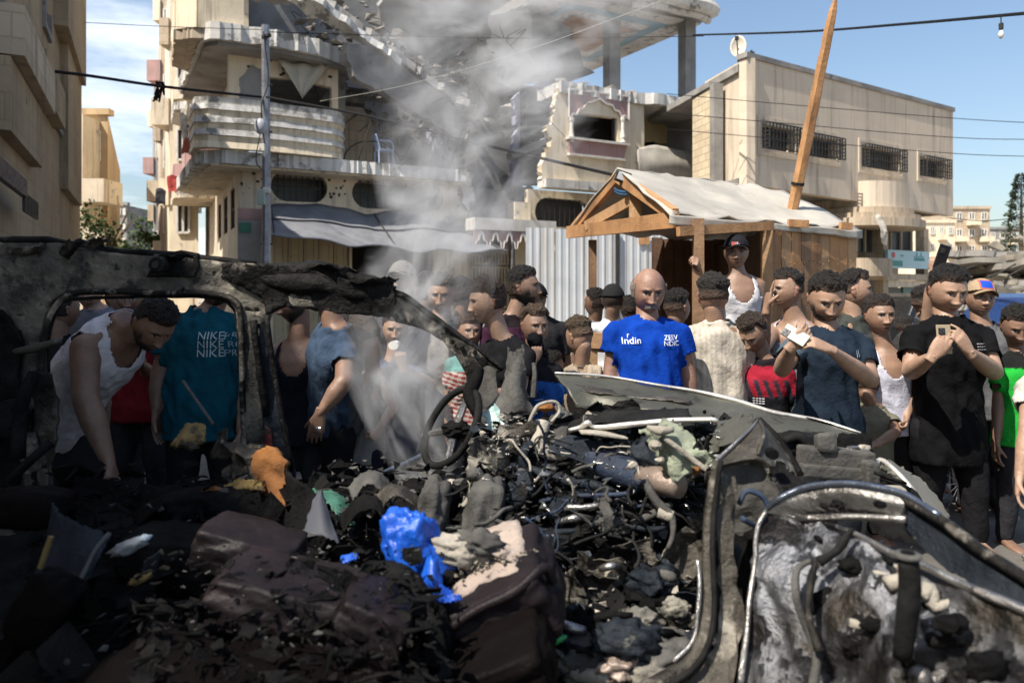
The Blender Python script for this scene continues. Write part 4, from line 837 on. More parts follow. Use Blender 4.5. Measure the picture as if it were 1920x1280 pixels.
mb = MB(); p = at(1877, 28, 10.2); mb.tube([p, p - V((0, 0, .18))], .008, 5, 1); fl = thing('hanging_bulb', 'pale bulb hanging from the twisted black cable in the sky', 'bulb', p); mb.build('flex', wire_m, fl)
mb = MB(); mb.tube([p - V((0, 0, .12)), p - V((0, 0, .2))], .03, 8, 1); mb.build('socket', iron, fl); mb = MB(); mb.lump(p - V((0, 0, .27)), (.035, .035, .06), nz_=0, n=2); mb.build('glass', plain('bulb_glass', (.7, .68, .6), .2), fl, True)
mb = MB()
for k in range(9): p = at(299, 160, 14); mb.tube([p + V((rnd(-.1, .1), 0, rnd(-.05, .1))), p + V((rnd(-.12, .12), 0, rnd(-.35, -.1)))], .02, 5, 1)
mb.build('cable_tangle', wire_m, None, label='frayed black tangle hanging on the thick cable over the street gap', cat='cable')
# ---------------- timber shed with tarpaulin roof
sd_ = thing('timber_shed', 'new timber shed with white tarpaulin roof and an open front porch', 'shed', at(1380, 600, 6.3) * V((1, 1, 0)))
def hp(x, y, Y): return at(x, y, Y)
ridA, ridB = hp(1157, 320, 6.6), hp(1470, 362, 7.6)        # ridge
evA, evB = hp(1268, 402, 5.5), hp(1606, 430, 6.6)           # front eave
evC = hp(1066, 430, 7.6); evD = evC + (ridB - ridA) * 1.15 + V((0, 0, 0))
hipB = hp(1606, 424, 6.62)
def roofpatch(A, B, C_, D, name, seed):
    mb = MB(); n, m_ = 22, 9; vs = []
    for j in range(m_ + 1):
        for i in range(n + 1):
            q, r_ = i / n, j / m_; p = (A.lerp(B, q)).lerp(C_.lerp(D, q), r_); sag = -.05 * math.sin(PI * r_) * math.sin(PI * q) + .035 * noise.noise(V((q * 7, r_ * 3, seed))) + .02 * noise.noise(V((q * 20, r_ * 6, seed)))
            if r_ == 1: sag += .02 * math.sin(q * 30)
            vs.append(p + V((0, 0, sag)))
    mb.add(vs, [(j * (n + 1) + i, j * (n + 1) + i + 1, (j + 1) * (n + 1) + i + 1, (j + 1) * (n + 1) + i) for j in range(m_) for i in range(n)])
    o = mb.build(name, tarpw, sd_, True); o.modifiers.new('s', 'SOLIDIFY').thickness = .012
up_ = V((0, 0, .03)); roofpatch(ridA + up_, ridB + up_, evA + V((-.06, -.04, .0)), evB + V((.03, -.04, 0)), 'tarpaulin_roof', 1); roofpatch(ridA + up_, ridB + up_, evC, evD, 'tarpaulin_roof', 2)
mb = MB(); mb.add([ridB, evB, evD], [(0, 1, 2)]); o = mb.build('tarpaulin_gable', tarpw, sd_); o.modifiers.new('s', 'SOLIDIFY').thickness = .01
mb = MB(); a, b = evA + V((-.06, -.05, -.01)), evB + V((.03, -.05, -.01)); mb.patch([[(0, 0, 0, a.lerp(b, q)) for q in (0, .3, .6, 1)], [(0, 0, 0, a.lerp(b, q) - V((0, 0, .07 + .02 * math.sin(q * 9)))) for q in (0, .3, .6, 1)]], nz_=.012, freq=6, th=.006); mb.build('tarpaulin_flap', tarpw, sd_, True)
mb = MB(); mb.beam(evC + V((0, 0, -.03)), evA + V((0, 0, -.04)), .05, .12); mb.build('tie_beam', wood, sd_)
mb = MB(); mb.beam(evC + V((.05, 0, 0)), ridA + V((.02, .04, -.04)), .05, .1); mb.beam(ridA + V((.02, .04, -.05)), evA + V((0, .05, 0)), .05, .1); mb.build('rafter', wood, sd_)
mb = MB(); q = evC.lerp(evA, .5); mb.beam(hp(1191, 435, 6.4), ridA + V((.15, -.05, -.1)), .1, .05, up=(0, 1, 0)); mb.build('king_post', woodb, sd_)
mb = MB(); a = hp(1103, 428, 7.0); mb.beam(hp(1100, 424, 7.1), hp(1196, 370, 6.5), .05, .09); mb.build('brace', woodb, sd_)
mb = MB(); tw = evC.lerp(evA, .45); mb.add([ridA + V((.3, .5, -.1)), evC + V((.45, .5, .02)), evA + V((.2, .5, 0))], [(0, 1, 2)]); o = mb.build('gable_sheet', tarpw, sd_); o.modifiers.new('s', 'SOLIDIFY').thickness = .01
mb = MB(); mb.beam(evA + V((0, -.06, -.13)), hp(1443, 417, 5.98) + V((0, -.06, -.03)), .04, .07); mb.build('eave_board', wood, sd_)
mb = MB(); a = hp(1309, 410, 5.52); mb.beam(a, V((a.x, a.y, 0)), .075, .06, up=(0, 1, 0)); mb.build('porch_post', woodg, sd_)
mb = MB(); a = hp(1111, 450, 7.2); mb.beam(a, V((a.x, a.y, 0)), .075, .06, up=(0, 1, 0)); mb.build('porch_post', woodg, sd_)
mb = MB(); a = hp(1437, 415, 6.0); mb.beam(a, V((a.x, a.y, 0)), .08, .06, up=(0, 1, 0)); mb.build('door_post', woodb, sd_)
# plank walls
a = hp(1444, 421, 6.0); b = hp(1604, 432, 6.6); nP = 9
for k in range(nP):
    p = a.lerp(b, (k + .5) / nP); wd = (b - a).length / nP * rnd(.9, .985); d = (b - a).normalized(); m = [wood, woodb, wood, woodg, wood, woodb, wood, wood, woodb][k]
    mb = MB(); mb.beam(V((p.x, p.y, 0)) + V((0, rnd(0, .015), 0)), p + V((0, 0, -rnd(.0, .03))), wd, .022, up=d.cross(V((0, 0, 1))), j=.003)
    for zz in (.3, 1.0, 1.75):
        for o_ in (-.3, .3): mb.box(V((p.x, p.y, zz + rnd(-.03, .03))) + d * wd * o_ + V((.01, -.014, 0)), (.008, .006, .008))
    mb.build('wall_plank', m, sd_)
for k, (x0, x1) in enumerate(((1478, 1515), (1575, 1597))):
    mb = MB(); mb.beam(hp(x0, 418 + (x0 - 1478) * .05, 6.08 + .25 * k), hp(x1, 420 + (x0 - 1478) * .05, 6.12 + .25 * k), .03, .06); mb.build('batten', wood, sd_)
nb = 12; a = hp(1222, 460, 8.2); b = hp(1450, 455, 8.5)
for k in range(nb):
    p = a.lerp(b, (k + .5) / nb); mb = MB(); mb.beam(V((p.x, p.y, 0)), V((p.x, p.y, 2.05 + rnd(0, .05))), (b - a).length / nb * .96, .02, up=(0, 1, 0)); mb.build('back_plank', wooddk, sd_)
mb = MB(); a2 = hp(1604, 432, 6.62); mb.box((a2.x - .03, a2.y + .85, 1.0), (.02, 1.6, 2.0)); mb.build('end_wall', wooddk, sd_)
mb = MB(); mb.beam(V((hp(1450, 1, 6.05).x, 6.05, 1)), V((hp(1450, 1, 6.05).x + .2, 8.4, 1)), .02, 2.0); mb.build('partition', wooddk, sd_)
mb = MB(); mb.box(((hp(1330, 1, 7).x), 7.0, .14), (1.6, 2.4, .06)); mb.build('floor_deck', woodg, sd_)
mb = MB(); mb.beam(hp(1105, 637, 5.4), hp(1150, 640, 5.35), .08, .11); mb.beam(hp(1118, 650, 5.5), hp(1190, 655, 5.2), .06, .07)
for q in (1112, 1182): p = hp(q, 650, 5.4); mb.beam(p, V((p.x, p.y, 0)), .06, .06, up=(0, 1, 0))
mb.build('work_bench', woodb, None, label='rough light timber bench behind the man in the blue shirt', cat='bench')
c = hp(1168, 332, 6.5); mb = MB(); n = V((-.2, -1, .1)).normalized(); mb.box(c, (.13, .05, .1), Matrix.Rotation(.35, 3, 'Y')); fl = thing('flood_lamp', 'small black floodlight fixed at the shed gable peak', 'lamp', c); mb.build('housing', iron, fl, bevel=.01)
mb = MB(); mb.box(c + V((0, -.028, 0)), (.1, .006, .07), Matrix.Rotation(.35, 3, 'Y')); mb.build('lens', plain('lamp_lens', (.5, .52, .55), .2), fl)
mb = MB(); r_ = [(1172 + 22 * math.cos(a), 340 + 12 * math.sin(a)) for a in np.linspace(.4, 2.8, 8)]; mb.tube([at(x, y + 8, 6.46) for x, y in r_], .008, 5, 2); mb.tube([at(x, y + 13, 6.46) for x, y in r_], .006, 5, 2); mb.build('printed_mark', plain('print_blue', (.05, .2, .42)), sd_)
# leaning timber
a, b = hp(1492, 364, 6.9), hp(1566, -2, 6.4); tl = thing('timber_mast', 'long split timber mast rising at a slant above the shed', 'mast', V((a.x - .6, 7.0, 0)))
mb = MB(); m1 = a.lerp(b, .38); d = (b - a); m0 = a - d * .78; mb.tube([m0, a.lerp(m0, .5), a, m1], [.045, .056], 6, 2, nz_=.006); mb.build('lower_piece', wood, tl)
mb = MB(); mb.tube([a.lerp(b, .33), a.lerp(b, .6), a.lerp(b, .9), b + (b - a) * .02], [.052, .048, .042, .010], 6, 4, nz_=.006); mb.build('upper_piece', wood, tl)
mb = MB(); mb.tube([a.lerp(b, .05), a.lerp(b, .065)], .062, 8, 1); mb.build('strap', wire_m, tl)
# ============================================================ PEOPLE
def remesh(parts, voxel, smooth=6):
    vs = []; fs = []
    for v, f in parts:
        b = len(vs); vs += [tuple(p) for p in v]; fs += [tuple(i + b for i in q) for q in f]
    me = bpy.data.meshes.new('t'); me.from_pydata(vs, [], fs); ob = bpy.data.objects.new('t', me); TMP.objects.link(ob)
    m = ob.modifiers.new('r', 'REMESH'); m.mode = 'VOXEL'; m.voxel_size = voxel
    if smooth: s = ob.modifiers.new('s', 'SMOOTH'); s.factor = .5; s.iterations = smooth
    TVL.update(); dg = TSC.view_layers[0].depsgraph; dg.update(); e = ob.evaluated_get(dg); q = e.to_mesh()
    n = len(q.vertices); co = np.empty(n * 3); q.vertices.foreach_get('co', co); F_ = [tuple(p.vertices) for p in q.polygons]; no = np.empty(n * 3); q.vertices.foreach_get('normal', no)
    e.to_mesh_clear(); bpy.data.objects.remove(ob); bpy.data.meshes.remove(me); return co.reshape(-1, 3), F_, no.reshape(-1, 3)
TSC = bpy.data.scenes.new('tmp'); TMP = TSC.collection; TVL = TSC.view_layers[0]
def cap_(a, b, ra, rb, n=12, fx=1.0, up=None):
    a = V(a); b = V(b); d = (b - a); l = d.length; d = d / l if l > 1e-6 else V((0, 0, 1)); x = (up - d * d.dot(up)).normalized() if up is not None else d.orthogonal().normalized(); y = d.cross(x); vs = []; fs = []; rings = []
    for k in (-80, -50, -20): rings.append((a + d * ra * math.sin(R(k)), ra * math.cos(R(k))))
    for q in (0, .5, 1): rings.append((a.lerp(b, q), ra + (rb - ra) * q))
    for k in (20, 50, 80): rings.append((b + d * rb * math.sin(R(k)), rb * math.cos(R(k))))
    for c, r in rings:
        for i in range(n): t = 2 * PI * i / n; vs.append(c + x * math.cos(t) * r + y * math.sin(t) * r * fx)
    m = len(rings)
    for i in range(m - 1):
        for k in range(n): p = i * n + k; q = i * n + (k + 1) % n; fs.append((p, q, q + n, p + n))
    fs += [tuple(range(n))[::-1], tuple(range((m - 1) * n, m * n))]; return vs, fs
def loft(rings, n=20):
    """rings: (centre, xaxis*rx, yaxis*ry)"""
    vs = []; fs = []
    for c, ax, ay in rings:
        for i in range(n):
            t = 2 * PI * i / n; ct, st = math.cos(t), math.sin(t); e = .8
            vs.append(c + ax * math.copysign(abs(ct) ** e, ct) + ay * math.copysign(abs(st) ** e, st))
    m = len(rings)
    for i in range(m - 1):
        for k in range(n): p = i * n + k; q = i * n + (k + 1) % n; fs.append((p, q, q + n, p + n))
    fs += [tuple(range(n))[::-1], tuple(range((m - 1) * n, m * n))]; return vs, fs
HN, HM = 108, 92
ph_ = np.linspace(0, 2 * PI, HN, endpoint=False); ph_ = ph_ - .55 * np.sin(ph_); th_ = np.linspace(.02, PI - .02, HM)
TH, PHI = np.meshgrid(th_, ph_, indexing='ij')
DX = np.sin(TH) * np.sin(PHI); DY = -np.sin(TH) * np.cos(PHI); DZ = np.cos(TH)
def g_(x, s): return np.exp(-(x / s) ** 2)
def head_shape(seed=0, wide=1.0, child=False):
    x = DX * .079 * wide; y = DY * .097; z = DZ * np.where(DZ > 0, .111, .118)
    low = np.clip(-z / .118, 0, 1); jaw = 1 - (.22 if not child else .20) * low ** 2.0; x = x * jaw; front = (DY < 0)
    x = x * (1 + .06 * g_(z - .045, .05) * (DY > -.2))
    y = np.where(front, y * (1 - .03 * low), y * (1 - .45 * low ** 1.2)); y = y + np.where(front, 0, -.0) 
    y = np.where((~front) & (z > -.02), y * (1 + .06 * g_(z - .03, .05)), y)
    fr = np.clip(-DY, 0, 1) ** .5
    # flatten the face plane a little
    y = np.where(front, np.maximum(y, -.088 - .004 * g_(z - .05, .03)), y)
    chin = g_(x, .022) * g_(z + .104, .018); y = y - .010 * chin * fr; z = z - .004 * chin
    nose = g_(x, .0095 + .006 * np.clip(-(z + .005) / .03, 0, 1)) * np.clip(np.interp(z, [-.05, -.042, -.034, -.02, .005, .022], [0, .5, 1, .75, .4, 0]), 0, 1); y = y - .027 * nose * fr
    wing = g_(np.abs(x) - .013, .007) * g_(z + .036, .008); y = y - .008 * wing * fr
    eye = g_(np.abs(x) - .031, .016) * g_(z - .008, .012); y = y + .0125 * eye * fr
    ball = g_(np.abs(x) - .031, .009) * g_(z - .006, .006); y = y - .0035 * ball * fr
    brow = g_(np.abs(x) - .028, .024) * g_(z - .025, .008); y = y - .0065 * brow * fr
    lip = g_(x, .021) * (g_(z + .063, .0055) + g_(z + .075, .006) * 1.1); y = y - .0075 * lip * fr
    ml = g_(x, .024) * g_(z + .069, .0032); y = y + .006 * ml * fr
    cheek = g_(np.abs(x) - .045, .018) * g_(z + .02, .022); y = y - .003 * cheek * fr
    return np.stack([x, y, z], -1)
def sstep(x, a, b): t = np.clip((x - a) / (b - a), 0, 1); return t * t * (3 - 2 * t)
def head_color(P, tone, beard=0, mous=0, hairc=(.02, .016, .014), mgrey=0):
    x, y, z = P[..., 0], P[..., 1], P[..., 2]; c = np.ones(P.shape) * np.array(tone); fr = (DY < -.15)
    def mixm(m, col): nonlocal c; m = np.clip(m, 0, 1)[..., None]; c = c * (1 - m) + np.array(col) * m
    mixm(.25 * g_(np.abs(x) - .042, .02) * g_(z + .03, .02), (tone[0] * 1.05, tone[1] * .75, tone[2] * .7))
    if beard:
        bd = sstep(-z, .045, .062) * (1 - .8 * g_(x, .02) * g_(z + .062, .008)) * (DY < .25); side = g_(np.abs(x) - .066, .016) * sstep(-z, -.01, .03) * (np.abs(DY) < .55); ms = g_(x, .027) * g_(z + .053, .0065) * fr
        bd = np.maximum(np.maximum(bd * (sstep(np.abs(x), .0, .03) + g_(z + .1, .022)), side), ms); mixm(bd * beard, hairc)
    if mous: mixm(g_(x, .026) * g_(z + .053, .0065) * fr * mous, (.45, .43, .4) if mgrey else hairc)
    mixm(.95 * sstep(g_(np.abs(x) - .029 + 0, .017) * g_(z - .0245 - (np.abs(x) - .03) * .06 + np.clip(np.abs(x) - .038, 0, 1) * .5, .0042), .2, .55) * fr, hairc)
    eyem = fr * (np.abs((np.abs(x) - .031) / .0150) ** 2 + np.abs((z - .006) / .0052) ** 2 < 1); mixm(eyem * 1.0, (.38, .35, .33))
    mixm(fr * (((np.abs(x) - .031) / .0062) ** 2 + ((z - .0062) / .0056) ** 2 < 1), (.012, .008, .006))
    mixm(.9 * fr * sstep(g_(np.abs(x) - .031, .018) * g_(z - .0112, .003), .25, .5), (.02, .014, .012)); mixm(.35 * fr * g_(np.abs(x) - .030, .016) * g_(z + .002, .004), (tone[0] * .5, tone[1] * .42, tone[2] * .4))
    lipm = fr * sstep(g_(x, .022) * (g_(z + .064, .005) + g_(z + .074, .0055)), .35, .7); mixm(.85 * lipm, (tone[0] * .72, tone[1] * .40, tone[2] * .42))
    mixm(.9 * fr * g_(x, .023) * g_(z + .069, .0026), (.04, .015, .013))
    mixm(.6 * fr * g_(np.abs(x) - .008, .004) * g_(z + .046, .003), (.04, .02, .015))
    return c
GF = [(i * HN + k, (i + 1) * HN + k, (i + 1) * HN + (k + 1) % HN, i * HN + (k + 1) % HN) for i in range(HM - 1) for k in range(HN)] + [tuple(range(HN)), tuple((HM - 1) * HN + k for k in range(HN))[::-1]]
def ear(sx):
    o = []; e = []
    for (cx, cy, cz, a, b, c) in ((.076, .008, -.002, .011, .018, .032), (.081, .013, .012, .009, .015, .017), (.074, .004, -.028, .007, .010, .012)):
        bm = bmesh.new(); bmesh.ops.create_icosphere(bm, subdivisions=2, radius=1); 
        for v in bm.verts:
            p = v.co; v.co = (sx * (cx + p.x * a), cy + p.y * b + p.x * a * .5, cz + p.z * c)
        o.append(([v.co.copy() for v in bm.verts], [tuple(v.index for v in f.verts) for f in bm.faces])); bm.free()
    return o
def fbm(P, f, so=0):
    return np.array([noise.noise(V((p[0] * f + so, p[1] * f, p[2] * f))) + .5 * noise.noise(V((p[0] * f * 2.3, p[1] * f * 2.3 + so, p[2] * f * 2.3))) for p in P])
def cloth_folds(co, no, amt, seed, vert=.45):
    o = co.copy()
    for i in range(len(co)):
        p = co[i]; q = V((p[0] * 13 + seed + p[2] * 3, p[1] * 13, p[2] * 13 * vert)); a = noise.noise(q); b = noise.noise(q * 1.9 + V((3, p[2] * 5, p[0] * 4)))
        r = 1 - abs(a) * 3.2; o[i] += no[i] * amt * (.9 * r * (.25 + abs(noise.noise(V((p[2] * 4 + seed, p[0] * 3, 0)))) * 1.6) + .6 * b)
    return o
def finger_chain(base, d, l, nrm, ln, r, curl, side=0):
    """returns capsules bending toward nrm"""
    out = []; p = V(base); dr = (V(d) + V(l) * side).normalized(); a = 0; seg = (.44, .30, .26)
    for k in range(3):
        a += curl[k]; dd = (dr * math.cos(a) + V(nrm) * math.sin(a)).normalized(); q = p + dd * ln * seg[k]; out.append(cap_(p, q, r * (1 - .08 * k), r * (.92 - .1 * k), 8)); p = q
    return out
HANDS = {'relax': ((.35, .4, .25), (.3, .3, .2)), 'fist': ((1.1, 1.5, .9), (.6, .7, .3)), 'phone': ((.7, .6, .4), (.35, .4, .2)), 'tap': ((.35, .5, .3), (.15, .2, .1)), 'grip': ((1.0, 1.2, .7), (.7, .6, .3)), 'point': ((1.0, 1.3, .8), (.5, .6, .3)), 'flat': ((.1, .12, .1), (.1, .1, .1)), 'down': ((.25, .3, .2), (.15, .2, .1))}
def hand(Wp, d, nrm, lat, k, pose):
    """d along the hand, nrm out of the palm, lat toward the thumb"""
    fc, tcur = HANDS[pose]; d = V(d).normalized(); nrm = V(nrm); nrm = (nrm - d * d.dot(nrm)).normalized(); l = d.cross(nrm); l = l if l.dot(V(lat)) > 0 else -l; W_ = V(Wp); P_ = []
    rings = [(W_ - d * .03 * k, l * .026 * k, nrm * .021 * k), (W_, l * .027 * k, nrm * .020 * k), (W_ + d * .03 * k, l * .037 * k, nrm * .017 * k), (W_ + d * .065 * k, l * .042 * k, nrm * .015 * k), (W_ + d * .09 * k, l * .042 * k, nrm * .012 * k), (W_ + d * .096 * k, l * .036 * k, nrm * .008 * k)]
    P_.append(loft(rings, 14))
    for i, (o, ln, r) in enumerate(((.030, .072, .0088), (.0105, .080, .009), (-.0095, .074, .0086), (-.0285, .058, .0076))):
        c = [q * (1 + .12 * (i - 1.5)) for q in fc]; s_ = o * 2.2 * (1.2 if pose in ('tap', 'flat', 'relax', 'down') else .5)
        if pose == 'point' and i == 0: c = (.05, .1, .05)
        if pose == 'tap' and i in (1, 2): c = [q * 1.5 for q in c]
        P_ += finger_chain(W_ + d * .088 * k + l * o * k, d, l, nrm, ln * k, r * k, c, s_)
    tb = W_ + d * .022 * k + l * .028 * k + nrm * .004 * k; P_.append(cap_(W_ + d * .01 * k + l * .012 * k, tb + d * .022 * k + l * .006 * k, .015 * k, .012 * k, 8)); td = (d * .75 + l * .65 + nrm * .25).normalized()
    p = tb + d * .015 * k; a = 0
    for j, (ln, r) in enumerate(((.036, .0115), (.030, .0098))):
        a += tcur[j]; dd = (td * math.cos(a) + (nrm * .6 + d * .5 - l * .2).normalized() * math.sin(a)).normalized(); q = p + dd * ln * k; P_.append(cap_(p, q, r * k, r * .88 * k, 8)); p = q
    return P_
SK = dict(a=(.36, .225, .155), b=(.29, .175, .12), c=(.215, .125, .086), d=(.41, .265, .185), e=(.18, .105, .07))
PEOPLE = {}
def person(key, label, head, Y, s=None, tone='b', hk=1.0, yaw=0, pitch=0, roll=0, sh=None, shw=.155, hip=None, byaw=0, arms=(None, None), c=1.0, top='tee', tc=(.1, .1, .1), tfn=None, bc=(.03, .03, .035), hair='short', hc=(.022, .018, .016), cap=None, capb=False, beard=0, mous=0, mgrey=0, wide=1.0, fat=1.0, belly=0, group=None, legs=None, curl=.004, slen=.62, hem=.10, capfn=None, detail=1, hdy=0, shdy=0, hipdy=0, lean=None, cat='man', seed=None, tank_deep=0, backn=.075, armh=.15, coll=None, facel=True):
    seed = seed or len(PEOPLE) + 1; s = s or FP / Y; k = s * Y / FP              # px per metre -> body scale
    Hc = at(head[0], head[1], Y + hdy); hs = hk * k; kc = k * c
    S = at(sh[0], sh[1], Y + shdy) if sh else V((Hc.x, Y + .03, Hc.z - (.160 * hs + .02 * kc)))
    Hp = at(hip[0], hip[1], Y + hipdy) if hip else V((S.x, Y + .02, S.z - .50 * kc))
    root = thing('person', label, cat, (Hp.x, Hp.y, 0), group); PEOPLE[key] = root
    r = V((math.cos(byaw), math.sin(byaw), 0)); up = (S - Hp).normalized(); r = (r - up * r.dot(up)).normalized(); f = -up.cross(r) if up.cross(r).dot(V((math.sin(byaw), -math.cos(byaw), 0))) < 0 else up.cross(r)
    T = (S - Hp).length; K = kc * fat; sw = shw * kc * (1 if fat < 1.1 else 1.05); tone_ = SK[tone] if isinstance(tone, str) else tone
    def ring(q, rx, ry, fo=0): return (Hp + up * T * q + f * fo * kc, r * rx * K, f * ry * K)
    bl = belly
    def torso(g): return loft([ring(-.22, .09 + g, .085 + g) if g == 0 else ring(-.34, .150 + g, .118 + g + bl * .4), ring(-.14, .148 + g, .105 + g) if g == 0 else ring(-.2, .154 + g, .120 + g + bl * .5), ring(-.02, .152 + g, .116 + g + bl * .5, bl * .4), ring(.2, .140 + g + bl * .3, .100 + g + bl, bl * .8), ring(.42, .132 + g + bl * .2, .098 + g + bl * .8, bl * .6), ring(.64, .142 + g, .106 + g, .012), ring(.78, .144 + g, .100 + g, .01), ring(.87, .134 + g, .088 + g, 0), ring(.94, .102 + g, .076 + g, -.004), ring(1.0, .070 + g * .8, .058 + g * .8, -.004), ring(1.08, .052 + g * .5, .045 + g * .5, -.004)])
    Rm = Matrix.Rotation(yaw, 3, 'Z') @ Matrix.Rotation(pitch, 3, 'X') @ Matrix.Rotation(roll, 3, 'Y')
    hb = Hc + Rm @ V((0, .022, -.065)) * hs; parts = [torso(0)]; nb = Hp + up * T * 1.03
    parts.append(cap_(nb - up * .05 * kc, hb, .058 * kc * (1.1 if c == 1 else .95) * max(1, fat * .95), .054 * hs, 14))
    sleeves = []; hands = []; shs = []; HC_ = []
    for i, sg in enumerate((-1, 1)):
        A = arms[i]; J = Hp + up * T * .855 + r * sg * sw; shs.append(J)
        parts.append(cap_(Hp + up * T * .98 + r * sg * .035 * kc, J, .038 * K, .046 * K, 12)); sleeves.append(cap_(Hp + up * T * .965 + r * sg * .05 * kc, J, .046 * K, .053 * K, 12))
        if A == 'none': continue
        if A is None: A = {}
        if 'e' in A: e = A['e']; E = at(e[0], e[1], Y + (e[2] if len(e) > 2 else 0))
        else: E = J + V((0, 0, -1)) * .29 * kc + r * sg * .035 * kc + V((0, .02, 0))
        if 'w' in A: w_ = A['w']; Wr = at(w_[0], w_[1], Y + (w_[2] if len(w_) > 2 else 0))
        else: Wr = E + V((0, 0, -.25 * kc)) + f * .06 * kc - r * sg * .0 * kc
        ra = .046 * K * A.get('r', 1); parts += [cap_(J, E, .047 * K * A.get('r', 1), .039 * K * A.get('r', 1), 12), cap_(E, E.lerp(Wr, .35), .040 * K * A.get('r', 1), .041 * K * A.get('r', 1), 12), cap_(E.lerp(Wr, .35), Wr, .041 * K * A.get('r', 1), .026 * kc, 12)]
        sl = A.get('sl', slen); Se = J.lerp(E, min(sl, 1)); sleeves.append(cap_(J, Se, .055 * K, .058 * K * (1.06 if sl < .8 else .95), 12))
        if sl < 1: HC_.append((Se, (E - J).normalized()))
        if sl > 1: sleeves.append(cap_(E, E.lerp(Wr, sl - 1), .058 * K, .045 * K, 12))
        pose = A.get('p', 'relax'); d = A.get('d'); fd = (Wr - E).normalized()
        d = V(d).normalized() if d else (fd + V((0, 0, -.2)) * (pose in ('relax', 'down'))).normalized(); nrm = A.get('n'); nrm = V(nrm) if nrm else -r * sg; lat = A.get('l'); lat = V(lat) if lat else f
        if not A.get('nohand'): hands += hand(Wr, d, nrm, lat, kc * A.get('hk', 1.0), pose)
    hemcut = [] if False else HC_
    # legs
    LG = legs or {}; anks = []; knees = []
    for i, sg in enumerate((-1, 1)):
        hj = Hp + up * -.04 * T + r * sg * .088 * K; fo = LG.get(i)
        an = at(fo[0], fo[1], Y + (fo[2] if len(fo) > 2 else 0)) if fo else V((Hp.x, Hp.y, 0)) + r * sg * .12 * kc + V((0, .02 * sg, 0))
        an.z = .07 * kc; kn = hj.lerp(an, .5) + V((math.sin(byaw), -math.cos(byaw), 0)) * .03 * kc; knees.append((hj, kn, an)); anks.append(an)
        parts += [cap_(hj, kn, .082 * K, .056 * kc, 12), cap_(kn, an, .056 * kc, .036 * kc, 12)]
    vox = .013 if detail else .02
    co, F_, no = remesh(parts, vox * min(1, kc), 5); pts = [co]; fcs = list(F_); cols = [np.tile(np.array(tone_), (len(co), 1))]
    def addp(v, f_, col):
        b = sum(len(p) for p in pts); pts.append(np.array([tuple(q) for q in v]).reshape(-1, 3)); fcs.extend([tuple(i + b for i in q) for q in f_]); cols.append(np.tile(np.array(col), (len(v), 1)) if np.ndim(col) == 1 else col)
    if hands: hv, hf, _ = remesh(hands, .0048 * kc if detail else .008, 2); addp(hv, hf, np.array(tone_) * 1.02)
    H = head_shape(seed, wide, cat == 'boy'); HC = head_color(H, tone_, beard, mous, hc if mgrey == 0 else (.03, .028, .026), mgrey)
    M3 = np.array(Rm); hc_ = np.array(Hc)
    def hw(Pn): return (Pn.reshape(-1, 3) * hs) @ M3.T + hc_
    addp(hw(H), GF, HC.reshape(-1, 3))
    for sg in (-1, 1):
        for ev, ef in ear(sg): addp(hw(np.array([tuple(q) for q in ev])), ef if sg > 0 else [q[::-1] for q in ef], np.array(tone_) * np.array((1.0, .85, .82)))
    # feet
    fwd = V((math.sin(byaw), -math.cos(byaw), 0))
    for an in anks:
        v, f_ = loft([(an + V((0, 0, -.02)) - fwd * .05 * kc, r * .028 * kc, V((0, 0, 1)) * .035 * kc), (an + V((0, 0, -.03 * kc)), r * .034 * kc, V((0, 0, 1)) * .038 * kc), (an + fwd * .1 * kc + V((0, 0, -.045 * kc)), r * .045 * kc, V((0, 0, 1)) * .022 * kc), (an + fwd * .17 * kc + V((0, 0, -.05 * kc)), r * .038 * kc, V((0, 0, 1)) * .014 * kc), (an + fwd * .2 * kc + V((0, 0, -.055 * kc)), r * .02 * kc, V((0, 0, 1)) * .008 * kc)], 12); addp(v, f_, np.array(tone_))
    o = mesh_obj('body', np.concatenate(pts), fcs, skin, root, True, np.concatenate(cols))
    # clothes
    if top:
        g = .012 if top != 'tank' else .009; pr = [torso(g)] if top == 'tank' else [torso(g)] + sleeves
        co, F_, no = remesh(pr, .0115 * min(1, kc) if detail else .018, 5); co = cloth_folds(co, no, (.015 if top != 'tank' else .010) * kc, seed * 3.7)
        rel = co - np.array(S); a = rel @ np.array(r); b = rel @ np.array(f); cc = rel @ np.array(up)
        nbv = np.array(nb); nr_ = co - nbv; rad = np.sqrt((nr_ @ np.array(r)) ** 2 + (nr_ @ np.array(f)) ** 2 * 1.0)
        if top == 'tank':
            aa = np.abs(a) / kc; keep = ~((aa > .122 * fat) & (cc > -armh * kc)); keep &= ~((b > 0) & (aa < .078 * fat) & (cc / kc > -.135 - tank_deep + (aa / .078 / fat) ** 2.4 * .09)); keep &= ~((b <= 0) & (aa < .078) & (cc / kc > -backn + (aa / .078) ** 2 * .05)); keep &= ~((cc / kc > .045))
        else: keep = ~((rad < .062 * kc) & (cc > -.03 * kc))
        if top != 'tank':
            for Se_, d_ in HC_:
                q_ = co - np.array(Se_); ax_ = q_ @ np.array(d_); rd_ = np.sqrt(np.maximum((q_ ** 2).sum(1) - ax_ ** 2, 0)); keep &= ~((ax_ > -.004) & (ax_ < .12 * kc) & (rd_ < .10 * K) & ((a / (.160 * K)) ** 2 + (b / (.125 * K + bl * K)) ** 2 > 1.5))
        hz = (co - np.array(Hp)) @ np.array(up); keep &= hz > -hem * T / .5 * kc
        F2 = [q for q in F_ if all(keep[i] for i in q)]; used = np.zeros(len(co), bool)
        for q in F2: used[list(q)] = True
        ix = np.cumsum(used) - 1; F2 = [tuple(ix[i] for i in q) for q in F2]; co2 = co[used]; lc = np.stack([a, b, cc], -1)[used] / kc
        col = np.tile(np.array(tc, float), (len(co2), 1))
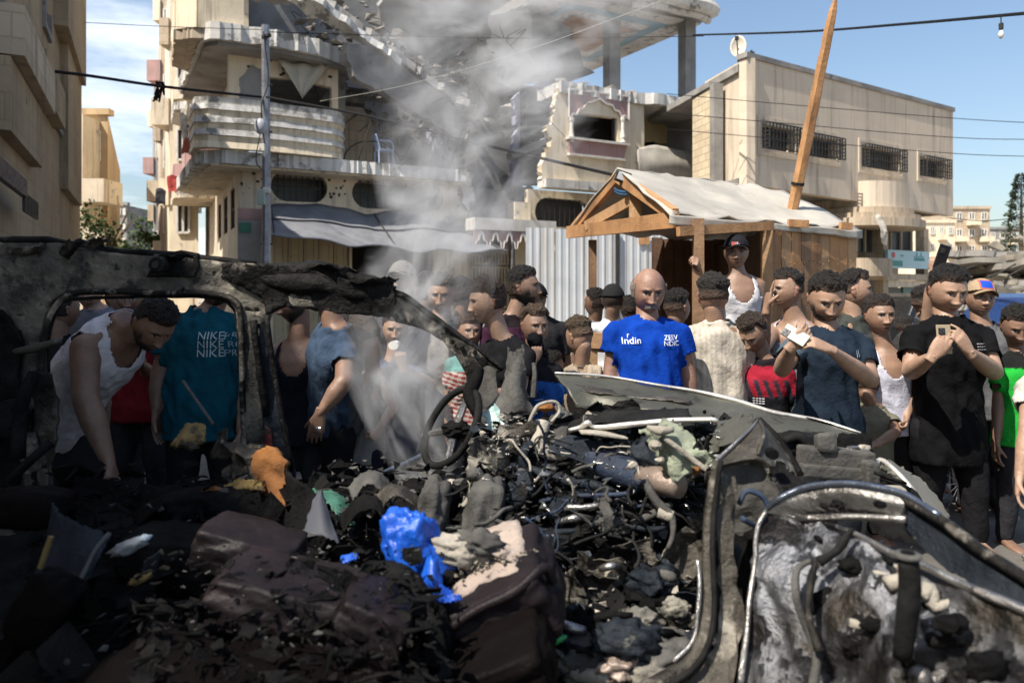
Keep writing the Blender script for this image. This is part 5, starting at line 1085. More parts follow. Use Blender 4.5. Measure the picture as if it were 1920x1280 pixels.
        if tfn: col = tfn(lc, col, co2)
        so_ = mesh_obj({'tee': 'shirt', 'tank': 'vest_top', 'polo': 'polo_shirt', 'jacket': 'jacket'}[top], co2, F2, cloth, root, True, col); sm = so_.modifiers.new('s', 'SOLIDIFY'); sm.thickness = .005; sm.offset = 1
        if coll is None and top in ('tee', 'polo'): coll = tuple(q * .6 for q in tc)
        if coll:
            mb = MB(); cr_ = [nb + r * .068 * kc * math.cos(t) + f * .062 * kc * math.sin(t) + up * (.004 - .018 * max(0, math.sin(t))) * kc for t in np.linspace(0, 2 * PI, 22)]; mb.tube(cr_, (.013 if top == 'polo' else .008) * kc, 8, 1); cn = mb.v; mesh_obj('collar', cn, mb.f, cloth, root, True, np.tile(np.array(coll), (len(cn), 1)))
        PEOPLE[key + '_top'] = so_
    if bc:
        pr = [loft([ring(.08, .138, .096), ring(.02, .146, .104), ring(-.06, .150, .112), ring(-.2, .148, .112)])]
        for hj, kn, an in knees:
            e = kn.lerp(an, LG.get('len', .96)); pr += [cap_(hj, kn, .096 * K, .074 * kc, 12), cap_(kn, e, .074 * kc, .058 * kc, 12)]
        co, F_, no = remesh(pr, .018, 4); co = cloth_folds(co, no, .008, seed * 1.3); mesh_obj('trousers', co, F_, cloth, root, True, np.tile(np.array(bc, float), (len(co), 1)))
    # hair
    x, y, z = H[..., 0], H[..., 1], H[..., 2]
    if hair:
        zl = {'short': .068, 'fade': .070, 'curly': .06, 'bald': .5, 'long': .06}[hair]
        front = sstep(z, zl - .006, zl + .020); sidez = (-.005 if hair != 'fade' else .02) + .03 * g_(DY, .3); bk_ = sstep(z, -.045 if hair != 'fade' else -.02, -.03 if hair != 'fade' else .0); sz_ = sidez + .062 * sstep(-DY, -.05, .3); sd2 = sstep(z, sz_ - .018, sz_ + .006)
        wf = sstep(-DY, .25, .55); wb = sstep(DY, .0, .25); m = front * wf + bk_ * wb * (1 - wf) + sd2 * (1 - wf) * (1 - wb)
        if hair == 'bald': m = sstep(z, -.045, -.02) * sstep(DY, -.38, -.1) * (1 - sstep(z, .028, .05)) * .8
        th = {'short': .024, 'fade': .028, 'curly': .03, 'bald': .012, 'long': .02}[hair]
        topw = .28 + .72 * sstep(z, .03, .08); 
        if hair in ('fade',): topw = .15 + .95 * sstep(z, .035, .07)
        nn = np.stack([DX, DY, DZ], -1); flat_ = H.reshape(-1, 3); nz2 = fbm(flat_, 38 if hair == 'curly' else 60, seed * 2.0).reshape(x.shape); nz3 = fbm(flat_, 120, seed).reshape(x.shape)
        off = (m * th * topw * (1 + .45 * nz2) + m * nz3 * (.004 if hair != 'bald' else .0005)); HP = H + nn * off[..., None] + nn * .0012
        if hair == 'bald': off = m * .007 * (1 + .5 * nz2); HP = H + nn * off[..., None] + nn * .0012
        if cap: HP = H + nn * (m * .003)[..., None]
        keep = m.reshape(-1) > .12; F2 = [q for q in GF if all(keep[i] for i in q)]
        pv = hw(HP); cl_ = np.tile(np.array(hc), (len(pv), 1)); mm = m.reshape(-1)[:, None]; cl_ = cl_ * (.3 + .7 * mm) + np.array(tone_) * (.7 - .7 * mm) * .5
        if hair in ('fade', 'short'):
            lo_ = (1 - sstep(z, .005, .05)).reshape(-1)[:, None] * (.75 if hair == 'fade' else .35); cl_ = cl_ * (1 - lo_) + np.array(tone_) * .45 * lo_
        vs = [tuple(q) for q in pv]; fs = list(F2); cc_ = list(cl_)
        if not cap and detail:
            cand = np.where(keep & (off.reshape(-1) > th * .3))[0]; rg = np.random.RandomState(seed); fl = nn.reshape(-1, 3) @ M3.T
            for i in rg.choice(cand, 700 if hair == 'curly' else 520):
                p = np.array(pv[i]); d = fl[i] + rg.normal(0, .55, 3); d /= np.linalg.norm(d); t_ = np.cross(d, rg.normal(0, 1, 3)); t_ /= np.linalg.norm(t_); L_ = (.0065 if hair != 'curly' else .012) * hs * rg.uniform(.5, 1.2); b = len(vs); p = p - d * .003
                vs += [tuple(p - t_ * .0022), tuple(p + t_ * .0022), tuple(p + d * L_ + rg.normal(0, .003, 3))]; fs.append((b, b + 1, b + 2)); sh_ = rg.uniform(.7, 2.2); cc_ += [np.array(hc) * sh_] * 3
        mesh_obj('hair', vs, fs, hair_m, root, False, np.array(cc_))
    if beard > .6 and detail:
        m = sstep(-z, .05, .07) * (DY < .1) * sstep(np.abs(x) + (-z - .08) * 1.2, .012, .03); nn = np.stack([DX, DY, DZ], -1); rg = np.random.RandomState(seed + 9); pv = hw(H + nn * .001); fl = nn.reshape(-1, 3) @ M3.T; vs = []; fs = []
        cand = np.where(m.reshape(-1) > .5)[0]
        if len(cand):
            for i in rg.choice(cand, 500):
                p = np.array(pv[i]); d = fl[i] + rg.normal(0, .4, 3) + np.array((0, 0, -.5)); d /= np.linalg.norm(d); t_ = np.cross(d, rg.normal(0, 1, 3)); t_ /= np.linalg.norm(t_); b = len(vs); vs += [tuple(p - t_ * .0018), tuple(p + t_ * .0018), tuple(p + d * .008)]; fs.append((b, b + 1, b + 2))
            mesh_obj('beard', vs, fs, hair_m, root, False, np.tile(np.array(hc), (len(vs), 1)))
    if mous > .5:
        vs = []; fs = []; rg = np.random.RandomState(3)
        for i in range(260):
            xx = rg.uniform(-.032, .032); p = np.array((xx, -.0975 + abs(xx) * .25 + rg.normal(0, .001), -.051 - abs(xx) * .2 + rg.normal(0, .003))); d = np.array((math.copysign(.7, xx) * min(1, abs(xx) * 60), -.3, -.9)); d += rg.normal(0, .15, 3); b = len(vs); vs += [p + (0, 0, .001), p + (.002, 0, 0), p + d * .010]; fs.append((b, b + 1, b + 2))
        vs2 = hw(np.array(vs)); mesh_obj('moustache', vs2, fs, hair_m, root, False, np.array([(.42, .4, .37) if (q // 3) % 3 else (.12, .11, .1) for q in range(len(vs2))]) if mgrey else np.tile(np.array(hc), (len(vs2), 1)))
    if cap:
        nn = np.stack([DX, DY, DZ], -1); zc = .030 + .02 * np.clip(-DY, 0, 1) - .0 * DY; m = z > zc; HP = H * np.array((1.07, 1.05, 1.0)) + nn * .012 + np.stack([0 * x, 0 * x, .012 * sstep(z, .03, .1)], -1); keep = m.reshape(-1); F2 = [q for q in GF if all(keep[i] for i in q)]; vs = list(map(tuple, hw(HP))); col = np.tile(np.array(cap), (len(vs), 1))
        if capfn: col = capfn(H.reshape(-1, 3), col)
        co_ = mesh_obj('cap', vs, F2, cloth, root, True, col); co_.modifiers.new('s', 'SOLIDIFY').thickness = .004
        sgn = 1 if not capb else -1; g = []; n1, n2 = 14, 5
        for j in range(n2):
            for i in range(n1):
                t = -1 + 2 * i / (n1 - 1); rr = .088 + (.068 * j / (n2 - 1)) * (1 - .35 * t * t) ; a_ = t * 1.0; g.append((math.sin(a_) * .078 * (1 + .12 * j / n2), -sgn * (math.cos(a_) * .086 + (rr - .088) * math.cos(a_ * .7)), .047 + .012 * (1 - abs(t)) - .012 * t * t * 2 - .012 * j / n2 + (0 if sgn > 0 else -.02)))
        gv = hw(np.array(g)); q = mesh_obj('visor', gv, [(j * n1 + i, j * n1 + i + 1, (j + 1) * n1 + i + 1, (j + 1) * n1 + i) for j in range(n2 - 1) for i in range(n1 - 1)], cloth, co_, True, np.tile(np.array(cap) * .8 if not isinstance(cap, tuple) else np.array(cap) * .85, (len(gv), 1))); q.modifiers.new('s', 'SOLIDIFY').thickness = .005
    return dict(root=root, Hp=Hp, S=S, r=r, f=f, up=up, k=kc, T=T, R=Rm, Hc=Hc)
def stick_text(P_, key, txt, a, c, size, col, rot=0, name='shirt_print', shape=None, back=False, sx=1.0):
    """writing laid onto the shirt surface by ray casting"""
    if shape is None:
        cu = bpy.data.curves.new('t', 'FONT'); cu.body = txt; cu.size = size; cu.align_x = 'CENTER'; ob = bpy.data.objects.new('t', cu); TMP.objects.link(ob); TVL.update(); dg = TSC.view_layers[0].depsgraph; dg.update(); me = ob.evaluated_get(dg).to_mesh(); vs = [tuple(v.co)[:2] for v in me.vertices]; fs = [tuple(p.vertices) for p in me.polygons]; ob.evaluated_get(dg).to_mesh_clear(); bpy.data.objects.remove(ob)
    else: vs, fs = shape
    sho = PEOPLE[key + '_top']; o_ = wloc(sho); bv = BVHTree.FromPolygons([v.co + o_ for v in sho.data.vertices], [tuple(p.vertices) for p in sho.data.polygons])
    r, f, up, k = P_['r'], P_['f'], P_['up'], P_['k']; 
    if back: f = -f; r = -r
    out = []
    for x, y in vs:
        x *= sx; X = x * math.cos(rot) - y * math.sin(rot); Z = x * math.sin(rot) + y * math.cos(rot); p = P_['S'] + r * (a + X) * k + up * (c + Z) * k + f * .6; h = bv.ray_cast(p, -f)
        out.append((h[0] if h[0] is not None else p - f * .45) + f * .013)
    m = plain('print_%s' % str(tuple(round(q, 2) for q in col)), col, .7); q = mesh_obj(name, out, fs, m, sho); q.location = (0, 0, 0); return q
# ---------------- who stands where
def grad(split, c2):           # colour below a height on the shirt
    def fn(l, col, co): m = l[:, 2] < split; col[m] = c2; return col
    return fn
def stripes(freq, c2, wd=.5, vert=True):
    def fn(l, col, co): m = ((l[:, 0] if vert else l[:, 2]) * freq) % 1 < wd; col[m] = c2; return col
    return fn
def both(*fs_):
    def fn(l, col, co):
        for f in fs_: col = f(l, col, co)
        return col
    return fn
def wedge(fn_mask, c2):
    def fn(l, col, co): m = fn_mask(l); col[m] = c2; return col
    return fn
up_v = (0, 0, 1)
def phone(lb, c, M, col, cam_spots=3, sz=(.074, .009, .152)):
    t = thing('phone', lb, 'phone', c); mb = MB(); mb.box(c, sz, M); mb.build('case', plain('case_%s' % lb[:5], col, .4), t, bevel=.003)
    mb = MB(); mb.box(V(c) + M @ V((0, sz[1] / 2 + .001, 0)), (sz[0] * .9, .002, sz[2] * .92), M); mb.build('screen', plain('phone_screen', (.01, .01, .012), .15), t)
    mb = MB(); mb.box(V(c) + M @ V((-.013, -sz[1] / 2 - .001, .042)), (.036, .004, .036), M); b = mb.build('camera_island', plain('cam_isl', (.02, .02, .022), .3), t, bevel=.001)
    for dx, dz in ((-.02, .05), (-.02, .034), (-.006, .042))[:cam_spots]: mb = MB(); q = V(c) + M @ V((dx, -sz[1] / 2 - .004, dz)); mb.tube([q, q + M @ V((0, -.002, 0))], .006, 10, 1); mb.build('lens', plain('lens_g', (.05, .05, .06), .1), b)
    return t
# 1-5 far left, in the shade
person('vest', 'bearded man in white vest bending low over the wreck at far left', (288, 608), 3.75, s=425, tone='c', yaw=.95, pitch=.75, roll=.1, armh=.12, backn=-.02, sh=(230, 612), shdy=0, hip=(98, 790), hipdy=.25, byaw=1.4, shw=0.132, top='tank', tc=(.62, .62, .68), hair='long', beard=.95, fat=1.12, arms=(dict(e=(160, 745, -.22), w=(206, 872, -.25), p='relax', d=(.25, 0, -1), n=(-1, 0, 0), l=(0, -1, 0), r=1.2), 'none'), bc=(.03, .03, .035), hem=.14, legs={0: (110, 1000, .4), 1: (190, 1000, .4)})
t_ = person('nike', 'heavy man in teal lettered T-shirt with his head behind the roof rail', (405, 535), 4.15, s=345, tone='c', yaw=-.15, pitch=.3, sh=(385, 590), hip=(385, 780), shw=0.167, fat=1.18, belly=.03, tc=(.006, .07, .105), beard=.9, arms=(dict(e=(300, 705, -.05), w=(293, 775, -.12), p='down', d=(0, 0, -1), r=1.1), None), bc=(.015, .015, .018))
for i, z in enumerate((-.125, -.17, -.215)): stick_text(t_, 'nike', 'NIKE', .085, z, .058, (.30, .38, .42), sx=1.05); stick_text(t_, 'nike', ('PRO', 'RO', 'PRO')[i], .195, z, .05, (.22, .3, .34))
person('greyneck', 'man in grey T-shirt behind the bending man, face hidden by the rail', (168, 545), 4.9, s=290, tone='d', yaw=.5, pitch=.2, sh=(185, 583), top='tee', tc=(.16, .17, .2), detail=0)
person('blackleft', 'person in black lettered shirt crouching behind the white vest', (118, 580), 4.6, s=300, tone='c', yaw=2.6, sh=(110, 640), tc=(.012, .012, .014), hair='long', detail=0)
person('maroon', 'person in maroon shirt between the bending man and the teal shirt', (243, 555), 4.75, s=300, tone='c', yaw=.3, pitch=.3, sh=(262, 610), tc=(.16, .015, .02), arms=(None, dict(e=(280, 700), w=(262, 678, -.35), p='fist', d=(-1, -.2, .1))), detail=0)
person('headscarf', 'person with pale cap behind the grey shirt at far left', (222, 560), 5.6, s=250, tone='c', yaw=1.2, cap=(.45, .47, .52), detail=0, tc=(.2, .2, .24))
# centre left
person('blackvest', 'man in black vest reaching forward, head turned down behind the rail', (548, 565), 4.25, s=335, tone='c', yaw=-.8, pitch=.35, roll=-.2, sh=(560, 640), shw=0.142, hip=(560, 800), top='tank', tc=(.012, .013, .02), tank_deep=.04, beard=.95, arms=(dict(e=(480, 668, -.25), w=(490, 640, -.5), p='fist', d=(.3, -.9, .2)), None))
r_ = person('polo', 'man in blue grey polo shirt with a ring, head behind the rail', (592, 535), 4.0, s=350, tone='c', yaw=-1.0, pitch=.5, sh=(632, 618), hip=(625, 775), hipdy=.2, byaw=-1.0, shw=0.132, fat=1.1, top='polo', tc=(.045, .07, .115), tfn=wedge(lambda l: l[:, 1] < -.02, (.075, .075, .08)), coll=(.06, .07, .1), arms=('none', dict(e=(645, 715, -.25), w=(600, 775, -.3), p='down', d=(-.25, 0, -1), n=(0, .6, 0), l=(-1, -.3, 0), r=1.1, sl=.5)), bc=(.012, .012, .016), hem=.05)
mb = MB(); c = at(597, 803, 3.68); mb.tube([c + V((.011 * math.cos(a), .006 * math.sin(a), .004 * math.sin(a))) for a in np.linspace(0, 2 * PI, 10)], .0022, 5, 1); mb.build('finger_ring', plain('silver', (.7, .7, .7), .2, .9), None, label='silver ring on the hand of the polo shirt man', cat='ring')
person('greyvest', 'boy in grey vest looking down with his back half turned', (683, 630), 4.3, s=320, tone='d', c=.82, hk=.95, yaw=-2.0, pitch=.45, sh=(700, 700), hip=(682, 840), byaw=-.7, shw=0.152, top='tank', tc=(.27, .26, .24), hair='curly', hc=(.07, .045, .03), arms=('none', dict(e=(738, 765, -.1), w=(712, 800, -.2), p='fist', d=(-.5, -.1, -.8))), bc=(.02, .022, .035), cat='boy')
person('smokeboy', 'boy in dark blue shirt holding a white cone to his mouth in the smoke', (742, 618), 4.6, s=305, tone='a', c=.85, hk=.92, yaw=.1, pitch=.1, sh=(735, 680), hip=(740, 830), tc=(.07, .085, .13), arms=(None, dict(e=(810, 722, -.2), w=(756, 690, -.38), p='fist', d=(-.2, -.1, 1), n=(0, 1, 0), l=(-1, 0, 0))), cat='boy')
mb = MB(); c = at(743, 645, 4.12); mb.tube([c, c + V((.0, -.1, .0))], [.024, .028], 14, 1, flat=.85); mb.build('paper_cup', plain('cup', (.75, .74, .7), .6), None, label='white round cup raised to the smoky boy\'s mouth', cat='cup')
person('greycap', 'young man in grey cap standing tall behind the roof rail', (754, 527), 5.0, s=290, tone='a', yaw=-.25, pitch=-.05, tc=(.08, .08, .09), cap=(.19, .18, .17), hair='short')
person('darkcap', 'man in black cap seen from behind left of the jacket man', (800, 545), 5.4, s=285, tone='c', yaw=-2.6, cap=(.035, .035, .04), capb=False, hair='short', tc=(.02, .02, .02))
j_ = person('jacket', 'short haired man in open black leather jacket over grey shirt', (828, 552), 4.75, s=310, tone='b', yaw=-.05, pitch=.2, hair='short', hc=(.06, .05, .04), sh=(825, 615), hip=(830, 800), shw=0.162, top='jacket', tc=(.02, .02, .024), slen=1.9, tfn=wedge(lambda l: (np.abs(l[:, 0] + .0) < .045 + .1 * np.clip(-l[:, 2], 0, .4)) & (l[:, 1] > .03), (.26, .24, .22)), fat=1.08)
person('behindhead', 'dark haired man whose head shows between jacket man and curly boy', (865, 553), 5.6, s=260, tone='b', yaw=-2.4, tc=(.3, .3, .3), hair='short')
c_p = person('curly', 'curly haired boy in black T-shirt seen in profile facing left', (913, 566), 4.05, s=345, tone='a', c=.92, yaw=-1.25, pitch=.12, sh=(948, 640), byaw=-.75, shw=0.152, hair='curly', hc=(.055, .032, .022), tc=(.016, .016, .018), arms=('none', dict(e=(975, 735, -.15), w=(905, 742, -.38))), bc=(.02, .02, .02))
person('flagboy', 'small curly boy with red striped shirt peering behind the windscreen pillar', (882, 622), 4.5, s=300, tone='b', c=.75, hk=.88, yaw=.2, hair='curly', hc=(.07, .04, .025), tc=(.42, .4, .37), tfn=both(lambda l, col, co: (col.__setitem__(((l[:, 2] * 26 + l[:, 0] * 6) % 1 < .5), (.24, .04, .04)), col)[1], wedge(lambda l: l[:, 2] > -.12, (.14, .28, .27))), cat='boy')
b_p = person('beardman', 'bearded man in maroon and black polo looking right in profile', (981, 540), 4.6, s=315, tone='b', yaw=1.35, pitch=-.05, hair='short', hc=(.02, .018, .016), beard=1, sh=(960, 600), byaw=.8, top='polo', tc=(.06, .022, .045), tfn=wedge(lambda l: l[:, 2] > -.035, (.02, .015, .018)), coll=(.015, .015, .015), shw=0.162, fat=1.08)
person('farblack', 'man in black T-shirt and cap behind the bearded profile man', (1003, 562), 5.6, s=255, tone='b', yaw=.2, cap=(.02, .02, .025), beard=.6, sh=(1012, 600), tc=(.025, .025, .028), shw=0.167)
m_p = person('maskboy', 'boy in blue and black shirt pulling its neck over his mouth', (1003, 612), 4.35, s=325, tone='b', c=.78, hk=.93, yaw=.35, pitch=.05, hair='fade', hc=(.13, .09, .06), sh=(1000, 680), hip=(1018, 830), shw=0.152, tc=(.015, .015, .017), tfn=wedge(lambda l: (l[:, 2] < -.12 - .25 * np.abs(l[:, 0])) & (l[:, 2] > -.6), (.03, .12, .42)), arms=(dict(e=(985, 735, -.15), w=(1000, 678, -.27), p='fist', d=(.25, 0, 1), n=(0, 1, .0), l=(1, 0, 0)), None), cat='boy')
for q in range(7): stick_text(m_p, 'maskboy', '/', -.05 + .022 * q, -.36, .09, (.012, .012, .014), rot=-.3)
stick_text(m_p, 'maskboy', 'X#X', .0, -.24, .07, (.015, .015, .017), rot=.2); stick_text(m_p, 'maskboy', '—', .01, -.27, .06, (.6, .62, .65))
mb = MB(); p0 = at(1003, 637, 4.28); mb.lump(p0, (.045, .032, .05), Matrix.Rotation(.3, 3, 'Y'), nz_=.12, n=3); o = mesh_obj('shirt_neck', mb.v, mb.f, cloth, PEOPLE['maskboy'], True, np.tile(np.array((.012, .012, .014)), (len(mb.v), 1)))
person('shadowboy', 'small dark child half hidden right of the boy covering his mouth', (1033, 690), 4.7, s=290, tone='c', c=.7, hk=.9, yaw=1.8, hair='short', tc=(.02, .02, .02), cat='boy', sh=(1030, 740))
# hooded boy from behind
def hoodfn(l, col, co): m = np.abs(l[:, 0]) > .14; col[m] = (.05, .05, .055); return col
h_p = person('hoodboy', 'boy from behind in beige hooded shirt with black sleeves', (1086, 632), 4.7, s=300, tone='a', c=.78, hk=.95, yaw=-2.5, pitch=.35, hair='fade', hc=(.08, .055, .035), byaw=PI - .1, sh=(1090, 690), tc=(.40, .32, .235), tfn=hoodfn, shw=0.147, cat='boy')
mb = MB(); S_, r0, u0, k0 = h_p['S'], V((1, 0, 0)), V((0, 0, 1)), h_p['k']
for i in range(4): w_ = 1 - i * .16; mb.tube([S_ + V((-.12 * w_ * k0, -.05, -.0)), S_ + V((-.08 * w_ * k0, -.13 - .0 * i, -.1 * k0 * (1.1 - .2 * i))), S_ + V((0.01, -.15, -.2 * k0 * (1.15 - .24 * i))), S_ + V((.1 * w_ * k0, -.13, -.09 * k0 * (1.1 - .2 * i))), S_ + V((.13 * w_ * k0, -.05, .01))], .024, 8, 5)
mesh_obj('hood', mb.v, mb.f, cloth, PEOPLE['hoodboy'], True, np.tile(np.array((.44, .36, .27)), (len(mb.v), 1)))
person('whiteback', 'boy in white T-shirt and black cap seen from behind by the porch post', (1149, 563), 6.2, s=235, tone='b', c=.92, yaw=2.9, byaw=PI, cap=(.03, .03, .032), hair='short', tc=(.66, .66, .68), arms=(None, 'none'))
person('whiteback2', 'dark haired person in white behind the left porch post', (1116, 568), 6.7, s=215, tone='c', c=.95, yaw=-2.2, byaw=PI, hair='short', tc=(.6, .62, .68), detail=0)
person('blackhead', 'dark haired head low behind the blue shirt shoulder', (1180, 580), 6.6, s=200, tone='c', yaw=PI, hair='short', tc=(.03, .03, .03), detail=0)
# blue shirt man
u_p = person('blueshirt', 'bald man with grey moustache in bright blue sports shirt looking down', (1216, 545), 4.1, s=345, tone=(.29, .165, .12), hk=1.1, wide=.99, yaw=.05, pitch=.27, sh=(1214, 605), hip=(1214, 755), shw=0.172, fat=1.08, belly=.025, hair='bald', hc=(.28, .27, .25), mous=1, mgrey=1, tc=(.005, .045, .33), arms=(dict(e=(1146, 685, 0), w=(1138, 790, -.06)), dict(e=(1288, 690, 0), w=(1300, 775, -.02), r=1.1)), bc=(.3, .25, .2))
stick_text(u_p, 'blueshirt', 'Indin', -.105, -.105, .05, (.72, .74, .76), rot=.06); stick_text(u_p, 'blueshirt', "I'", -.12, -.075, .03, (.72, .74, .76)); stick_text(u_p, 'blueshirt', 'ZEEV', .105, -.085, .036, (.72, .74, .76)); stick_text(u_p, 'blueshirt', 'NDIC', .105, -.115, .036, (.72, .74, .76))
person('backhead', 'dark haired boy behind the blue shirt man facing away right', (1270, 578), 5.3, s=265, tone='b', yaw=2.2, hair='fade', sh=(1262, 640), tc=(.25, .2, .15), c=.85)
k_p = person('ribbed', 'man from behind in cream ribbed polo shirt with striped sleeve hems', (1337, 556), 4.3, s=325, tone='b', yaw=PI - .2, byaw=PI, hair='fade', hc=(.03, .025, .022), sh=(1343, 612), hip=(1345, 760), shw=0.167, fat=1.06, top='polo', tc=(.52, .47, .40), coll=(.55, .5, .43), tfn=stripes(38, (.42, .375, .31), .4), bc=(.1, .09, .08), arms=(None, None), slen=.9)
for i, sg in enumerate((1, -1)):
    for dz, cc_ in ((0, (.03, .03, .03)), (-.016, (.5, .46, .4)), (-.032, (.03, .03, .03))):
        mb = MB(); J = k_p['Hp'] + k_p['up'] * k_p['T'] * .91 + k_p['r'] * sg * .185 * k_p['k']; E = J + V((0, .02, -.29 * k_p['k'])) + k_p['r'] * sg * .035; c = J.lerp(E, .98) + V((0, 0, dz + .0)); mb.tube([c + V((.073 * math.cos(a), .073 * math.sin(a), 0)) for a in np.linspace(0, 2 * PI, 18)], .0055, 5, 1); mb.build('sleeve_stripe', plain('stripe%d' % int(cc_[0] * 100), cc_, .9), PEOPLE['ribbed'])
# man in the shed
v_p = person('shedman', 'young man in white vest and black cap gripping the shed porch post', (1380, 474), 5.75, s=262, tone='b', yaw=-.25, pitch=.05, roll=.0, sh=(1384, 517), hip=(1386, 640), shw=0.152, top='tank', tank_deep=.05, tc=(.64, .63, .66), cap=(.02, .02, .024), hair='short', hc=(.02, .02, .02), arms=(dict(e=(1312, 545, -.05), w=(1313, 508, -.22), p='grip', d=(-.4, -.6, .7), n=(-.2, .4, -.3), l=(0, 0, 1)), dict(e=(1424, 585, 0), w=(1422, 640, -.05))), bc=(.05, .05, .055))
mb = MB(); P0 = v_p['Hc'] + v_p['R'] @ V((-.012, -.107, .068)); 
mb.box(P0, (.05, .006, .03)); mb.build('cap_emblem', plain('emblem_red', (.6, .15, .12), .7), PEOPLE['shedman'])
mb = MB(); 
for q in range(3): mb.box(P0 + V((.03 - .012 * q, -.002, -.008 + .012 * (q % 2))), (.008, .008, .02))
mb.build('cap_letters', plain('emblem_pale', (.5, .55, .62), .7), PEOPLE['shedman'])
s_p = person('redboy', 'boy in red and black sports shirt looking down between cream and navy shirts', (1412, 626), 4.25, s=325, tone='b', c=.76, hk=.93, yaw=-.85, pitch=.6, hair='fade', hc=(.05, .035, .028), sh=(1438, 680), hip=(1440, 815), byaw=-.35, tc=(.30, .018, .035), tfn=both(wedge(lambda l: l[:, 2] < -.24, (.012, .012, .015)), wedge(lambda l: (l[:, 2] < -.12) & (np.sin(l[:, 0] * 90 + l[:, 2] * 30) > .1) & (l[:, 2] > -.26), (.03, .03, .045)), wedge(lambda l: l[:, 2] > -.02, (.02, .015, .02))), cat='boy', shw=0.152)
for q in range(3): stick_text(s_p, 'redboy', '----', -.06, -.27 - .018 * q, .07, (.62, .62, .66))
def camo(l, col, co):
    for i in range(len(l)):
        a = noise.noise(V((l[i, 0] * 22, l[i, 1] * 22, l[i, 2] * 14))); col[i] = (.40, .44, .52) if a > .05 else ((.26, .3, .38) if a > -.2 else (.14, .16, .2))
    return col
person('camo', 'young man in grey camouflage vest facing left with hand at his mouth', (1476, 545), 4.7, s=300, tone='b', yaw=-1.3, pitch=0, hair='fade', hc=(.022, .02, .018), sh=(1490, 600), byaw=-.9, shw=0.142, top='tank', tfn=camo, arms=(dict(e=(1430, 655, -.35), w=(1437, 580, -.45), p='point', d=(.15, 0, 1), n=(1, 0, 0), l=(0, -1, 0)), None))
# navy shirt phone man
n_p = person('navy', 'bearded man in navy T-shirt typing on a light phone by the bonnet', (1550, 560), 4.0, s=350, tone='a', hk=1.12, yaw=-.12, pitch=.42, hair='short', hc=(.02, .017, .015), beard=1, sh=(1556, 622), hip=(1552, 790), shw=0.162, fat=1.06, tc=(.016, .026, .042), tfn=wedge(lambda l: l[:, 0] < -.155, (.08, .115, .15)), arms=(dict(e=(1466, 692, -.12), w=(1484, 650, -.38), p='phone', d=(.55, -.2, .6), n=(.5, .5, .55), l=(0, -.4, 1), r=1.08), dict(e=(1632, 712, -.12), w=(1556, 655, -.42), p='tap', d=(-1, -.1, .42), n=(-.1, .6, -.7), l=(0, -.2, 1), r=1.12)), bc=(.02, .022, .028), hem=.14)  # sleeve on the left in view is paler: sunlight put into the shirt colour
stick_text(n_p, 'navy', '//', .10, -.12, .05, (.3, .34, .4), rot=.3); stick_text(n_p, 'navy', '//', .17, -.02, .04, (.42, .46, .5), rot=-.9)
phone('pale phone with three lenses held by the navy shirt man', at(1491, 628, 3.6), Matrix.Rotation(.2, 3, 'Z') @ Matrix.Rotation(-.85, 3, 'Y') @ Matrix.Rotation(-.75, 3, 'X'), (.36, .37, .31), sz=(.066, .009, .125))
person('fademan', 'young man in profile facing right behind the navy shirt man', (1603, 545), 5.0, s=290, tone='a', yaw=1.2, hair='fade', hc=(.022, .018, .016), sh=(1600, 600), tc=(.05, .055, .05), byaw=.8)
w_p = person('whitevestboy', 'frowning boy in white vest looking straight at the camera', (1650, 592), 4.5, s=305, tone='b', c=.86, hk=1.0, yaw=.0, pitch=.05, roll=-.05, hair='short', hc=(.03, .024, .02), sh=(1662, 655), hip=(1668, 790), shw=0.147, top='tank', tank_deep=.05, tc=(.56, .56, .66), arms=(dict(e=(1640, 735, .1), w=(1625, 800, .1)), dict(e=(1712, 735, -.02), w=(1700, 782, -.1), p='fist')), bc=(.02, .02, .022), cat='boy')
o_p = person('oliveboy', 'boy in olive shirt stooping behind the navy man, hand on the bonnet', (1625, 722), 4.45, s=300, tone='c', c=.8, hk=.85, yaw=2.6, pitch=.4, hair='short', sh=(1640, 762), hip=(1630, 880), shw=0.122, tc=(.16, .155, .12), arms=('none', dict(e=(1680, 810, -.15), w=(1642, 832, -.5), p='flat', d=(-1, -.1, 0), n=(0, 0, -1), l=(0, -1, 0))), bc=(.17, .15, .12), cat='boy')
# black shirt phone man
b_p2 = person('blackphone', 'tall young man in black T-shirt holding up a tan phone', (1777, 545), 4.35, s=345, tone='a', hk=1.10, wide=1.02, yaw=-.02, pitch=.32, hair='short', hc=(.014, .013, .013), sh=(1778, 606), hip=(1776, 800), shw=0.172, fat=1.1, tc=(.007, .007, .008), arms=(dict(e=(1707, 697, -.12), w=(1748, 668, -.4), p='phone', d=(.55, -.1, .8), n=(.3, .6, .1), l=(1, -.2, .6), r=1.05), dict(e=(1864, 697, -.12), w=(1818, 660, -.4), p='tap', d=(-.6, -.1, .85), n=(-.4, .8, 0), l=(-.3, -.2, .8), r=1.08)), bc=(.014, .014, .016), hem=.16, legs={0: (1735, 1000, .1), 1: (1830, 985, -.05)})
for q in range(3): stick_text(b_p2, 'blackphone', '-----', .105, -.11 - .015 * q, .04, (.35, .35, .35))
phone('tan phone with dark camera square held by the black shirt man', at(1770, 636, 3.97), Matrix.Rotation(.08, 3, 'Z') @ Matrix.Rotation(-.12, 3, 'X'), (.34, .27, .18), sz=(.078, .01, .155))
person('handphone', 'person hidden behind the black shirt man raising a phone overhead', (1765, 560), 5.2, s=265, tone='a', yaw=.3, hair='short', tc=(.1, .1, .1), sh=(1775, 625), arms=(dict(e=(1742, 560, -.1), w=(1752, 512, -.15), p='grip', d=(.1, 0, 1), n=(.4, .5, 0), l=(-1, 0, 0)), 'none'), detail=1)
